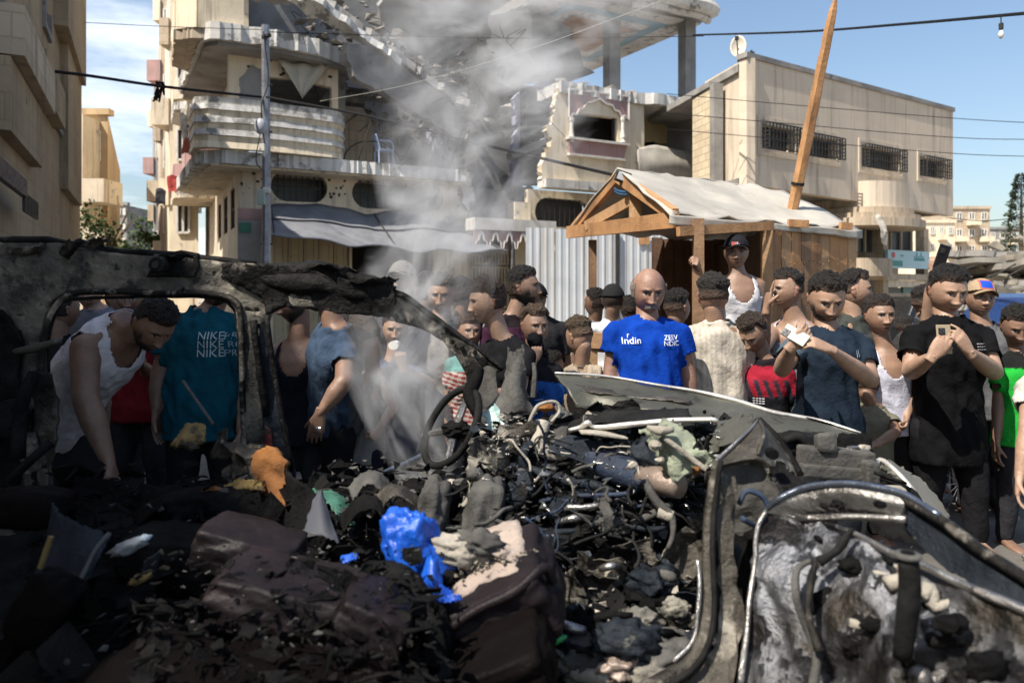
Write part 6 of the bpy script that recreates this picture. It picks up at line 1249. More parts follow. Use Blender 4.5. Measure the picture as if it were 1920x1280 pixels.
phone('black phone held high above the black shirt man\'s head', at(1766, 482, 5.0), Matrix.Rotation(.2, 3, 'Z') @ Matrix.Rotation(.25, 3, 'Y') @ Matrix.Rotation(.15, 3, 'X'), (.015, .015, .018), sz=(.085, .01, .165), cam_spots=2)
person('midhead', 'dark haired man behind the black shirt man\'s left-hand shoulder', (1737, 570), 5.6, s=262, tone='b', yaw=1.9, hair='fade', tc=(.04, .04, .04), detail=0)
def capblue(H_, col): m = (np.abs(H_[:, 0]) < .028) & (H_[:, 1] < 0) & (H_[:, 2] > .058) & (H_[:, 2] < .095); col[m] = (.02, .08, .5); m2 = (np.abs(H_[:, 0]) < .034) & (H_[:, 1] < 0) & (H_[:, 2] > .052) & (H_[:, 2] < .1) & ~m; col[m2] = (.5, .12, .06); b = H_[:, 0] > .045; col[b] = (.02, .02, .02); return col
person('tancap', 'man in tan cap with blue badge behind the black shirt man', (1838, 560), 5.0, s=285, tone='b', yaw=-.15, pitch=-.02, roll=.08, cap=(.36, .27, .18), capfn=capblue, hair='short', beard=.35, tc=(.12, .12, .125), sh=(1842, 612), shw=0.167)
g_p = person('greenboy', 'boy in black and bright green shirt looking down at far right', (1908, 612), 4.4, s=320, tone='c', c=.84, yaw=-.35, pitch=.4, hair='short', hc=(.02, .018, .016), sh=(1915, 668), hip=(1912, 810), tc=(.015, .016, .016), tfn=wedge(lambda l: (l[:, 2] < -.08) , (.02, .38, .045)), arms=(dict(e=(1872, 740, 0), w=(1868, 830, -.05)), None), cat='boy', shw=0.147)
person('edgeman', 'person in pale shirt cut off by the right picture edge', (1995, 640), 3.5, s=400, tone='a', c=.9, sh=(1998, 705), hip=(2005, 880), tc=(.46, .45, .42), arms=(dict(e=(1925, 810, -.1), w=(1912, 895, -.15), r=1.0, sl=.5), None), bc=(.4, .38, .36), byaw=-.6)
person('redfar', 'distant person in red shirt beyond the boy in white vest', (1697, 612), 8.5, s=165, tone='b', yaw=2, tc=(.45, .04, .06), detail=0)
# ============================================================ THE BURNT CAR
FY, NY = 3.3, 1.95           # far side and near side of the car
wr_ = thing('car_wreck', 'burnt out, blown open car wreck with bare roof rail, buckled bonnet and scorched door', 'car', (.2, 2.7, 0))
FP_ = Pl(V((0, FY, 0)), (1, 0)); FP_.n = V((0, -1, 0))
def ff(pts): return [FP_.tz(*p) for p in pts]
def bld(mb, nm, m, par=None, **k): return mb.build(nm, m, par or wr_, **k)
# roof rail and window frames of the far side as one pressed sheet
rail = [(-60, 462), (60, 452), (120, 456), (190, 470), (260, 476), (340, 482), (420, 490), (500, 496), (560, 504), (600, 512), (640, 524), (690, 536), (738, 540), (745, 562), (732, 590), (690, 588), (640, 582), (590, 578), (540, 574), (512, 582), (502, 610), (500, 660), (508, 740), (524, 820), (545, 900), (500, 905), (472, 900), (462, 820), (455, 700), (452, 610), (446, 580), (430, 560), (400, 551), (300, 549), (200, 546), (140, 546), (112, 560), (98, 590), (88, 640), (80, 700), (84, 780), (98, 860), (104, 960), (60, 1010), (-60, 1010)]
def dense(P_, st, j):
    o = []
    for i, p in enumerate(P_):
        q = P_[(i + 1) % len(P_)]; n = max(1, int(math.hypot(q[0] - p[0], q[1] - p[1]) / st))
        for k in range(n): o.append((p[0] + (q[0] - p[0]) * k / n + rnd(-j, j), p[1] + (q[1] - p[1]) * k / n + rnd(-j, j)))
    return o
def relief(P_, pl, th, amp, nm, m, par=None, st=.022, seed=0, smooth=True, slots=()):
    """sheet cut to an outline, filled with a grid and beaten out of plane"""
    xs = [p[0] for p in P_]; zs = [p[1] for p in P_]; bm = bmesh.new(); x0, x1, z0, z1 = min(xs), max(xs), min(zs), max(zs)
    bv = [bm.verts.new((p[0], p[1], 0)) for p in P_]; be = [bm.edges.new((bv[i], bv[(i + 1) % len(bv)])) for i in range(len(bv))]
    fs = bmesh.ops.triangle_fill(bm, use_beauty=True, use_dissolve=False, edges=be)
    for ax, a, b_ in ((0, x0, x1), (1, z0, z1)):
        k = a + st
        while k < b_:
            co = V((k, 0, 0)) if ax == 0 else V((0, k, 0)); no = V((1, 0, 0)) if ax == 0 else V((0, 1, 0))
            bmesh.ops.bisect_plane(bm, geom=bm.verts[:] + bm.edges[:] + bm.faces[:], plane_co=co, plane_no=no, dist=1e-5); k += st
    bmesh.ops.triangulate(bm, faces=[f for f in bm.faces if len(f.verts) > 4]); bm.verts.index_update()
    vs = []
    for v in bm.verts:
        x, z = v.co.x, v.co.y; d = noise.noise(V((x * 5 + seed, z * 5, 0))) * amp + noise.noise(V((x * 14, z * 14, seed))) * amp * .4 + noise.noise(V((x * 40, z * 40, seed))) * amp * .15; vs.append(pl.P(x, z, d))
    o = mesh_obj(nm, vs, [tuple(v.index for v in f.verts) for f in bm.faces], m, par or wr_, smooth); bm.free(); sm = o.modifiers.new('s', 'SOLIDIFY'); sm.thickness = th; sm.offset = -1; return o
P_ = ff(dense(rail, 16, 1.2))
left = ff(dense([p for p in rail if True], 16, 1.2))
relief(P_, FP_, .05, .012, 'roof_rail', charlt, seed=1)
# darker burnt right part over it
relief(ff(dense([(428, 494), (500, 496), (560, 502), (600, 510), (650, 522), (740, 538), (748, 565), (735, 592), (690, 590), (590, 580), (540, 576), (508, 590), (498, 560), (470, 545), (450, 530), (425, 520)], 10, 2)), FP_.off(.03), .03, .022, 'burnt_rail_skin', char, seed=3)
relief(ff(dense([(-60, 470), (30, 480), (110, 490), (180, 500), (150, 545), (110, 562), (96, 600), (84, 700), (60, 760), (-60, 780)], 16, 3)), FP_.off(.02), .02, .012, 'rear_quarter_skin', charlt, seed=8)
def edge_tube(pts, r, nm, m, Y=FY, par=None, nz_=.004, off=-.03, n=6, sm=4): mb = MB(); mb.tube([at(p[0], p[1], (p[2] if len(p) > 2 else Y) + (0 if len(p) > 2 else off)) for p in pts], r, n, sm, nz_=nz_); return bld(mb, nm, m, par, smooth=True)
edge_tube([(84, 860), (78, 700), (86, 620), (100, 580), (128, 553), (180, 547), (300, 549), (400, 552), (436, 562), (452, 590), (454, 700), (460, 880)], .014, 'window_flange', charw, off=-.05)
edge_tube([(92, 700), (92, 630), (108, 584), (134, 562), (300, 556), (405, 559), (432, 572), (445, 600), (448, 700)], .007, 'window_seal', rubber, off=-.03)
edge_tube([(-60, 462), (60, 450), (190, 468), (340, 480), (480, 494)], [.02, .014], 'roof_gutter', char, nz_=.012)
edge_tube([(490, 497), (560, 508), (600, 500), (650, 520), (700, 528), (742, 545)], [.02, .035, .02], 'roof_gutter', char, nz_=.02)
edge_tube([(420, 500), (470, 506), (520, 530), (600, 530), (660, 548), (740, 560)], [.03, .05, .03], 'folded_lip', char, nz_=.02, n=10)
# torn roof fragments
for i, (x, y, wd, hh, sd) in enumerate(((132, 460, 34, 26, 1), (175, 458, 26, 14, 2), (322, 488, 36, 16, 3), (60, 468, 40, 12, 4), (620, 505, 50, 12, 5), (705, 530, 40, 10, 6))):
    mb = MB(); mb.patch([[(x - wd, y + hh * .2, FY - .05), (x, y - hh * .6, FY - .1), (x + wd, y - hh * .4 * (i % 2), FY - .02)], [(x - wd * .9, y + hh * .8, FY), (x, y + hh * .3, FY - .08), (x + wd * .8, y + hh * .6, FY)], [(x - wd * .7, y + hh, FY + .1), (x, y + hh * 1.1, FY), (x + wd * .9, y + hh, FY + .1)]], nu=6, nz_=.035, freq=9, th=.004, seed=sd, edge=.01); bld(mb, 'torn_roof_piece', charw if i in (0, 1, 3) else char, smooth=False)
# seat belt anchor bracket on the rail
mb = MB(); pr = ff([(285, 520), (300, 492), (310, 478), (350, 470), (380, 476), (384, 500), (375, 520)]); mb.plate(pr, [ff([(342, 477), (372, 482), (372, 492), (342, 488)])], FP_.off(.06), .04); bk_ = bld(mb, 'belt_bracket', char, bevel=.006)
c = at(303, 497, FY - .1); mb = MB(); mb.tube([c, c + V((0, -.05, 0))], .035, 16, 1); bld(mb, 'bolt_boss', char, bk_, bevel=.006); mb = MB(); mb.tube([c + V((0, -.045, 0)), c + V((0, -.06, 0))], .014, 8, 1); bld(mb, 'bolt', iron, bk_)
mb = MB()
for x, y in ((12, 512), (60, 515), (95, 482), (148, 500), (152, 520), (215, 518), (252, 514), (256, 524), (120, 500), (40, 505), (395, 508), (410, 530)):
    a = FP_.tz(x, y); FP_.box(mb, a[0] - .012, a[0] + .012, a[1] - .005, a[1] + .005, .0, .022)
bld(mb, 'pressed_slot', soot, kind='stuff')
# middle post: red scorched faces and leaning strut
for (pts, nm, m, o_, sd) in (([(452, 600), (466, 600), (474, 700), (480, 780), (484, 860), (464, 862), (458, 780)], 'post_face', rust, .045, 1), ([(500, 600), (522, 700), (545, 800), (562, 880), (560, 915), (525, 900), (505, 800), (492, 700)], 'leaning_strut', sootb, .05, 2), ([(508, 790), (520, 800), (526, 870), (516, 872), (506, 830)], 'scraped_edge', rust, .085, 3)):
    relief(ff(dense(pts, 12, 1)), FP_.off(o_), .03, .012, nm, m, seed=sd)
edge_tube([(500, 590), (512, 690), (530, 790), (548, 880)], .012, 'post_seam', char, off=-.08)
edge_tube([(475, 600, 3.2), (488, 700, 3.2), (500, 780, 3.22)], .016, 'post_channel', char)
# rear left post and its clutter
for pts, m, o_, sd in (([(-60, 600), (30, 580), (66, 620), (62, 700), (74, 800), (60, 900), (-60, 900)], soot, .10, 4), ([(80, 690), (112, 700), (128, 780), (118, 850), (98, 870), (82, 800)], charw, .07, 5), ([(60, 810), (96, 800), (112, 900), (108, 1000), (70, 1010)], charw, .09, 6), ([(-60, 760), (80, 740), (90, 760), (84, 800), (-60, 830)], soot, .14, 7)):
    relief(ff(dense(pts, 14, 3)), FP_.off(o_), .02, .03, 'rear_post_skin', m, seed=sd)
edge_tube([(28, 660, 3.15), (70, 652, 3.1), (112, 640, 3.05)], [.014, .02, .012], 'bent_hinge', olive)
edge_tube([(20, 900, 3.0), (60, 860, 2.95), (96, 830, 3.0)], .02, 'bent_bar', char); edge_tube([(66, 700, 3.1), (40, 760, 3.05), (34, 860, 3)], .03, 'seat_belt_tower', soot)
# windscreen pillar crescent and hanging sheet
cres = [(736, 548), (760, 556), (800, 584), (838, 612), (880, 642), (920, 672), (944, 690), (940, 696), (905, 704), (896, 722), (900, 760), (884, 752), (874, 700), (862, 676), (846, 656), (830, 640), (808, 625), (780, 612), (742, 604), (732, 590)]
Cp = Pl(V((at(740, 0, 3.3).x, 3.28, 0)), (1, -.12)); Cp.n = V((-.12, -1, 0)).normalized()
hole = [(876 + 5 * math.cos(a), 676 + 5 * math.sin(a)) for a in np.linspace(0, 6, 8)]
relief([Cp.tz(*p) for p in dense(cres, 8, .8)], Cp, .012, .02, 'windscreen_pillar', charw, seed=11)
mb = MB(); mb.tube([Cp.P(*Cp.tz(*p), .01) for p in [(738, 548), (762, 557), (800, 584), (840, 613), (880, 642), (920, 672), (945, 691)]], [.016, .012, .01], 7, 4, nz_=.003); bld(mb, 'pillar_flange', char, smooth=True)
mb = MB(); 
for p in ((906, 676), (892, 660), (868, 652), (912, 688), (850, 640)): q = Cp.P(*Cp.tz(*p), .02); mb.tube([q, q + V((0, -.012, 0))], .010 if p[0] != 906 else .018, 10, 1)
bld(mb, 'bolt_hole', soot, kind='stuff')
mb = MB(); mb.patch([[(742, 600, 3.27), (790, 620, 3.25), (834, 648, 3.22), (872, 690, 3.2)], [(740, 612, 3.27), (780, 640, 3.25), (815, 670, 3.22), (858, 720, 3.2)], [(745, 618, 3.27), (765, 650, 3.25), (790, 680, 3.24), (830, 700, 3.24)]], nz_=.02, th=.004, edge=.008); 
# torn upright shard before the boy in blue
mb = MB(); mb.patch([[(952, 652, 3.05), (962, 662, 3.04), (968, 658, 3.04), (979, 648, 3.03)], [(944, 700, 3.06), (958, 705, 3.0), (972, 702, 3.0), (984, 700, 3.03)], [(936, 740, 3.05), (955, 745, 2.98), (975, 742, 2.98), (992, 745, 3.02)], [(912, 770, 3.0), (950, 782, 2.95), (985, 778, 2.95), (1010, 775, 3.0)]], nu=5, nv=5, nz_=.012, freq=8, th=.005, edge=.006); bld(mb, 'torn_upright_sheet', ashg)
mb = MB(); mb.patch([[(885, 700, 3.2), (915, 690, 3.15), (940, 700, 3.1)], [(890, 735, 3.2), (918, 740, 3.12), (935, 740, 3.1)], [(900, 780, 3.2), (920, 790, 3.12), (950, 785, 3.1)]], nz_=.03, th=.004); bld(mb, 'inner_scuttle', ashg)
# bonnet, buckled upward
rows = [[(1040, 700, 3.45), (1100, 703, 3.45), (1150, 708, 3.45), (1230, 722, 3.4), (1310, 735, 3.36), (1380, 752, 3.3), (1450, 774, 3.25), (1540, 790, 3.2), (1614, 812, 3.1)],
        [(1052, 712, 3.35), (1105, 716, 3.36), (1150, 722, 3.36), (1230, 738, 3.3), (1310, 754, 3.25), (1380, 770, 3.18), (1450, 790, 3.1), (1540, 806, 3.05), (1612, 820, 3.0)],
        [(1066, 728, 3.25), (1110, 735, 3.25), (1160, 742, 3.22), (1240, 758, 3.15), (1310, 772, 3.1), (1380, 786, 3.05), (1450, 812, 3.0), (1540, 838, 2.95), (1612, 850, 2.95)],
        [(1080, 762, 3.2), (1120, 766, 3.2), (1170, 768, 3.15), (1250, 776, 3.05), (1320, 790, 3.0), (1390, 800, 2.95), (1460, 846, 2.95), (1540, 868, 2.95), (1610, 880, 2.95)]]
mb = MB(); mb.patch(rows, nu=8, nv=5, nz_=.012, freq=4, th=.006, seed=4, edge=.003); bld(mb, 'bonnet', olive, smooth=True)
mb = MB(); mb.tube([at(p[0], p[1] - 1, p[2] - .005) for p in rows[0]], [.005, .006, .006, .008, .012, .010, .004], 6, 5); bld(mb, 'bonnet_edge', rim_m, smooth=True)
mb = MB(); mb.patch([[(1040, 708, 3.4), (1100, 722, 3.3), (1180, 736, 3.28), (1300, 748, 3.22)], [(1075, 730, 3.3), (1110, 735, 3.24), (1190, 744, 3.2), (1290, 754, 3.15)]], nz_=.008, th=.004, edge=.003); bld(mb, 'bonnet_flange', charw, smooth=True)
mb = MB(); mb.patch([[(1380, 776, 3.05), (1440, 806, 2.98), (1500, 840, 2.9)], [(1392, 790, 3.0), (1440, 826, 2.95), (1500, 852, 2.9)], [(1400, 800, 3.0), (1450, 850, 2.95), (1520, 870, 2.9)]], nz_=.02, th=.004, edge=.01); bld(mb, 'torn_underbonnet', olive, smooth=True)
mb = MB(); mb.patch([[(1380, 750, 3.32), (1440, 768, 3.28), (1520, 786, 3.2), (1612, 812, 3.12)], [(1390, 756, 3.45), (1450, 780, 3.4), (1530, 806, 3.3), (1600, 820, 3.2)], [(1400, 800, 3.4), (1460, 820, 3.35), (1540, 846, 3.3), (1600, 850, 3.25)]], nz_=.01, th=.004); bld(mb, 'bonnet_underside', soot)
# steering wheel with column
sw = thing('tmp', None, None, (0, 0, 0)); bpy.data.objects.remove(sw)
c = at(846, 800, 2.95); ax = V((-.62, -.55, .42)).normalized(); x = V((.35, -.1, .92)); x = (x - ax * x.dot(ax)).normalized(); y = ax.cross(x)
wl = [c + x * math.cos(a) * .165 + y * math.sin(a) * .135 for a in np.linspace(0, 2 * PI, 28)]
mb = MB(); mb.tube(wl, .0155, 10, 1, nz_=.003); swo = bld(mb, 'steering_wheel', rubber, smooth=True)
mb = MB(); mb.lump(c - ax * .03, (.06, .06, .035), nz_=.25, n=3, seed=3); bld(mb, 'hub', soot, swo)
for a in (.2, 2.2, 3.9): mb = MB(); mb.tube([c - ax * .02, c - ax * .01 + x * math.cos(a) * .09 + y * math.sin(a) * .08, c + x * math.cos(a) * .18 + y * math.sin(a) * .16], [.018, .014, .008], 6, 3, nz_=.006); bld(mb, 'spoke', bare, swo)
mb = MB(); mb.tube([c - ax * .03, c - ax * .2, c - ax * .36 + V((.05, 0, -.05))], [.045, .03, .025], 9, 3, nz_=.012); bld(mb, 'steering_column', char)
edge_tube([(900, 690, 3.0), (892, 712, 2.98), (880, 740, 2.95), (896, 780, 2.9)], [.02, .03, .02], 'column_shroud', soot)
edge_tube([(868, 730, 3.1), (835, 745, 3.1), (806, 790, 3.1), (782, 850, 3.1)], .008, 'door_cable', bluet, nz_=.01)
edge_tube([(700, 900, 3.2), (730, 880, 3.25), (800, 850, 3.3)], [.008, .012], 'door_sill_strip', bluet)
# dash: crossbeam, hanging pipe, panels
edge_tube([(1088, 850, 2.7), (1130, 866, 2.66), (1190, 890, 2.6), (1210, 896, 2.58)], [.04, .055, .05], 'crossbeam', bluet, n=12, nz_=.008)
edge_tube([(1205, 892, 2.57), (1240, 902, 2.5), (1276, 912, 2.44)], [.042, .050, .040], 'crossbeam_end', copper, n=14, nz_=.004)
edge_tube([(990, 880, 2.7), (1060, 900, 2.65), (1120, 912, 2.62), (1150, 925, 2.6)], [.018, .02], 'lower_brace', sootb, n=8)
edge_tube([(1010, 940, 2.65), (1070, 930, 2.6), (1180, 925, 2.55), (1200, 900, 2.5)], .009, 'pipe', bluet)
edge_tube([(1022, 792, 2.8), (1018, 812, 2.78), (1012, 832, 2.76), (1020, 845, 2.74), (1044, 852, 2.72), (1070, 848, 2.7)], [.026, .022, .034, .030, .022, .006], 'melted_duct', ash, n=10, nz_=.012)
edge_tube([(1000, 830, 2.72), (982, 850, 2.7), (985, 890, 2.7), (978, 930, 2.68)], [.014, .022, .02], 'steering_arm', sootb, n=8, nz_=.008)
edge_tube([(1210, 900, 2.46), (1232, 940, 2.4), (1258, 965, 2.36), (1262, 1000, 2.34), (1252, 1030, 2.32)], [.014, .016, .010, .007], 'hanging_hose', ashg, nz_=.004)
edge_tube([(1235, 960, 2.38), (1262, 968, 2.36)], .02, 'hose_clamp', ash)
mb = MB(); mb.patch([[(1064, 790, 2.85), (1105, 775, 2.85), (1160, 768, 2.84), (1225, 765, 2.82), (1292, 766, 2.8)], [(1064, 812, 2.72), (1110, 795, 2.72), (1160, 790, 2.72), (1225, 786, 2.7), (1294, 784, 2.68)]], nz_=.008, th=.008, edge=.003); bld(mb, 'dashboard_top', rubber, smooth=True)
edge_tube([(1066, 806, 2.68), (1090, 802, 2.67), (1104, 793, 2.66), (1116, 801, 2.66), (1180, 796, 2.62), (1260, 788, 2.56), (1336, 786, 2.5), (1344, 792, 2.5)], [.006, .012, .008, .012, .010, .006], 'dashboard_rim', rim_m)
mb = MB(); mb.patch([[(1086, 806, 2.66), (1130, 808, 2.65), (1170, 816, 2.64)], [(1090, 812, 2.62), (1130, 815, 2.6), (1178, 820, 2.6)]], nz_=.008, th=.005); bld(mb, 'bright_trim', ash)
mb = MB(); mb.patch([[(1046, 752, 2.95), (1062, 766, 2.9), (1092, 790, 2.85)], [(1030, 790, 2.85), (1050, 800, 2.8), (1066, 815, 2.78)], [(1022, 836, 2.75), (1046, 848, 2.72), (1066, 842, 2.72)]], nz_=.012, th=.004, edge=.006); bld(mb, 'side_duct_panel', ashg, smooth=True)
mb = MB(); mb.patch([[(1066, 815, 2.72), (1100, 824, 2.68), (1150, 832, 2.64)], [(1030, 835, 2.7), (1090, 846, 2.66), (1150, 856, 2.62)], [(1040, 850, 2.68), (1100, 868, 2.64), (1160, 880, 2.6)]], nz_=.012, th=.005); bld(mb, 'dashboard_face', sootb)
def crumple(pts, nm, m, par=None, nz_=.04, freq=9, seed=0, nu=8, nv=6, th=.003, edge=.008): mb = MB(); mb.patch(pts, nu=nu, nv=nv, nz_=nz_, freq=freq, th=th, seed=seed, edge=edge); return bld(mb, nm, m, par)
crumple([[(1200, 806, 2.55), (1240, 796, 2.5), (1275, 800, 2.46), (1290, 816, 2.44)], [(1205, 826, 2.5), (1240, 822, 2.42), (1270, 830, 2.4), (1300, 845, 2.4)], [(1230, 850, 2.48), (1260, 856, 2.4), (1290, 860, 2.38), (1330, 850, 2.4)], [(1238, 886, 2.5), (1262, 886, 2.44), (1300, 880, 2.42), (1330, 870, 2.42)]], 'burst_airbag', fabric_g, nz_=.035, seed=3, nu=7, nv=7)
crumple([[(1170, 820, 2.6), (1205, 815, 2.58), (1230, 830, 2.55)], [(1180, 850, 2.56), (1210, 850, 2.52), (1240, 860, 2.5)], [(1200, 876, 2.55), (1226, 876, 2.52), (1250, 880, 2.5)]], 'airbag_housing', sootb, seed=6)
edge_tube([(1244, 820, 2.4), (1270, 838, 2.38), (1300, 862, 2.36), (1330, 884, 2.34)], .009, 'hose', ash)
edge_tube([(1212, 800, 2.42), (1236, 806, 2.4), (1262, 802, 2.4)], [.008, .018, .010], 'melted_strip', ash, nz_=.01)
for i, (x, y, r_) in enumerate(((1229, 834, .022), (1238, 862, .016), (1186, 872, .016), (1305, 880, .018), (1336, 876, .02))): mb = MB(); mb.lump(at(x, y, 2.42), (r_, r_, r_ * .8), nz_=.4, n=2, seed=i); bld(mb, 'melted_knob', ash if i != 3 else foam)
edge_tube([(985, 812, 2.8), (1000, 775, 2.8), (1012, 758, 2.82), (1042, 752, 2.85), (1050, 770, 2.85), (1035, 790, 2.8)], .007, 'loop_wire', ash)
mb = MB(); mb.lump(at(1022, 763, 2.9), (.035, .03, .02), nz_=.4, n=2); bld(mb, 'foam_scrap', foam)
mb = MB(); mb.tube([at(1000, 745, 3.0), at(1003, 700, 3.02), at(1000, 680, 3.03)], [.012, .008], 6, 2); bld(mb, 'upright_pin', ashg)
for i, pts in enumerate(([[(905, 770, 2.95), (930, 755, 2.95)], [(912, 810, 2.9), (945, 800, 2.9)]], [[(930, 745, 3.05), (962, 760, 3)], [(935, 775, 3), (955, 790, 3)]])): crumple(pts, 'glass_shard', aqua, nz_=.006, nu=4, nv=4, seed=i)
# near wing root: tent shaped fold
Y0 = 2.35
crumple([[(1420, 786, Y0 + .15), (1422, 788, Y0 + .14), (1424, 790, Y0 + .13)], [(1400, 812, Y0 + .05), (1432, 812, Y0), (1452, 815, Y0 + .1)], [(1366, 842, Y0), (1420, 850, Y0 - .08), (1478, 848, Y0 + .05)], [(1334, 876, Y0 - .05), (1412, 862, Y0 - .1), (1500, 890, Y0)], [(1330, 884, Y0 - .02), (1414, 868, Y0 - .06), (1460, 905, Y0 - .1)]], 'wing_fold', charw, nz_=.006, freq=5, seed=4)
edge_tube([(1424, 786, 2.48), (1400, 812, 2.38), (1366, 842, 2.33), (1332, 876, 2.28)], [.004, .006, .008], 'wing_edge', bare, nz_=.004)
edge_tube([(1424, 786, 2.48), (1432, 812, 2.33), (1421, 852, 2.26)], .006, 'wing_crease', charw, nz_=.002)
edge_tube([(1424, 786, 2.48), (1452, 815, 2.44), (1478, 848, 2.4), (1502, 890, 2.34)], .012, 'wing_edge', char, nz_=.003)
mb = MB(); q = at(1444, 848, 2.22); mb.tube([q, q + V((0, -.03, 0))], .016, 12, 1); bld(mb, 'wing_bolt', soot)
crumple([[(1334, 880, 2.3), (1400, 868, 2.3), (1440, 880, 2.28)], [(1345, 950, 2.35), (1400, 940, 2.3), (1450, 930, 2.25)], [(1340, 1010, 2.3), (1400, 1000, 2.3), (1440, 990, 2.25)]], 'inner_wing', ashg, nz_=.025, seed=9)
crumple([[(1462, 862, 2.28), (1490, 890, 2.26), (1515, 905, 2.24)], [(1440, 885, 2.26), (1468, 910, 2.22), (1490, 920, 2.2)]], 'wing_lower', char, nz_=.01)
crumple([[(1330, 1000, 2.3), (1380, 1000, 2.28), (1430, 980, 2.25)], [(1330, 1090, 2.3), (1380, 1090, 2.25), (1420, 1090, 2.2)], [(1320, 1290, 2.2), (1380, 1290, 2.15), (1410, 1290, 2.1)]], 'inner_sill', soot, nz_=.025, seed=12)
mb = MB(); mb.box(at(1350, 1100, 2.1), (.07, .05, .25), Matrix.Rotation(.2, 3, 'Y')); bld(mb, 'hinge_bracket', sootb, bevel=.008)
edge_tube([(1385, 945, 2.1), (1400, 920, 2.1), (1430, 930, 2.1), (1440, 960, 2.1), (1420, 985, 2.1), (1390, 970, 2.08)], .008, 'door_check_wire', bluet)
edge_tube([(1345, 890, 2.15), (1340, 1000, 2.15)], .01, 'brake_pipe', ashg)
# sheet behind the fold, radiator support, engine
crumple([[(1345, 790, 2.9), (1400, 775, 2.85), (1420, 786, 2.8)], [(1330, 850, 2.75), (1380, 830, 2.65), (1400, 815, 2.6)]], 'inner_wing_sheet', olive, nz_=.01, seed=2)
mb = MB(); a, b = at(1500, 862, 2.75), at(1632, 870, 2.75); mb.beam(a, b, .08, .10, j=.006); bld(mb, 'radiator_support', ashg, bevel=.01)
mb = MB(); mb.beam(at(1628, 862, 2.7), at(1628, 930, 2.7), .05, .09, up=(0, 1, 0)); mb.beam(at(1500, 880, 2.72), at(1630, 890, 2.72), .05, .05); bld(mb, 'support_leg', ashg, bevel=.01)
mb = MB(); mb.beam(at(1547, 850, 2.72), at(1544, 812, 2.74), .07, .06, up=(0, 1, 0), j=.008); bld(mb, 'engine_mount', ashg, bevel=.014)
mb = MB(); mb.lump(at(1600, 838, 2.85), (.06, .05, .05), nz_=.3, n=3, box=.5); bld(mb, 'washer_tank', soot, smooth=True)
mb = MB(); mb.lump(at(1500, 842, 2.9), (.12, .1, .06), nz_=.3, n=3, box=.6, seed=3); bld(mb, 'engine_block', char)
edge_tube([(1470, 825, 2.8), (1495, 818, 2.8), (1510, 830, 2.8), (1520, 850, 2.78)], [.016, .02, .014], 'coolant_hose', rubber)
for i in range(9): mb = MB(); mb.lump(at(rnd(1465, 1620), rnd(835, 858), rnd(2.75, 2.85)), (rnd(.012, .03), .02, rnd(.008, .02)), nz_=.4, n=2, seed=i, box=.4); bld(mb, 'engine_fitting', (ash, ashg, bare, soot)[i % 4])
crumple([[(1640, 880, 2.7), (1690, 905, 2.65), (1750, 960, 2.6)], [(1630, 930, 2.6), (1680, 950, 2.55), (1740, 990, 2.5)], [(1640, 1000, 2.5), (1680, 1010, 2.45), (1740, 1040, 2.4)]], 'front_grille', soot, nz_=.03, seed=5)
for i in range(7): edge_tube([(1640 + i * 12, 885 + i * 9, 2.6), (1700 + i * 8, 905 + i * 12, 2.58)], .006, 'grille_slat', char, off=0)
mb = MB(); mb.lump(at(1672, 925, 2.55), (.05, .03, .03), nz_=.4, n=2); bld(mb, 'lamp_remains', ash)
# far wing: long curved leaf
crumple([[(1648, 862, 2.95), (1664, 860, 2.95), (1700, 880, 2.92), (1745, 915, 2.85), (1780, 965, 2.78)], [(1646, 872, 2.85), (1672, 880, 2.85), (1706, 905, 2.8), (1748, 945, 2.74), (1784, 985, 2.7)], [(1662, 876, 2.78), (1690, 905, 2.74), (1716, 935, 2.7), (1752, 975, 2.66), (1790, 1010, 2.62)]], 'far_wing', mat('dusty_wing', (.17, .16, .13), (.12, .115, .1), 2, rough=.4, metal=.4, bump=.15, spot=((.04, .04, .035), 3, .6, .72)), nz_=.004, freq=3, th=.012)
edge_tube([(1642, 872, 2.84), (1650, 862, 2.9), (1668, 872, 2.82), (1700, 905, 2.74), (1730, 945, 2.68), (1765, 985, 2.64)], .010, 'wing_lip', rim_m, nz_=.002)
# near door frame flange (lower windscreen post and sill)
edge_tube([(1346, 862, 2.12), (1332, 940, 2.1), (1328, 1040, 2.06), (1330, 1130, 2.02), (1318, 1200, 1.98), (1285, 1250, 1.95), (1200, 1300, 1.9)], [.015, .018, .020, .024], 'door_aperture', charw, n=10, nz_=.003)
edge_tube([(1352, 862, 2.08), (1340, 940, 2.06), (1337, 1040, 2.02), (1340, 1130, 1.98), (1330, 1204, 1.94), (1295, 1258, 1.91), (1220, 1306, 1.88)], .008, 'door_seal', rubber, n=7)
edge_tube([(1308, 1050, 2.05), (1312, 1090, 2.03), (1308, 1150, 2.0), (1300, 1200, 1.98), (1262, 1240, 1.95)], .007, 'bright_flange', bare, nz_=.003)
crumple([[(1350, 880, 2.1), (1385, 900, 2.1)], [(1345, 1040, 2.04), (1378, 1040, 2.04)], [(1350, 1140, 2.0), (1395, 1160, 1.98)], [(1330, 1230, 1.95), (1370, 1300, 1.9)], [(1270, 1300, 1.9), (1330, 1340, 1.88)]], 'door_post', charw, nz_=.008, nu=4)
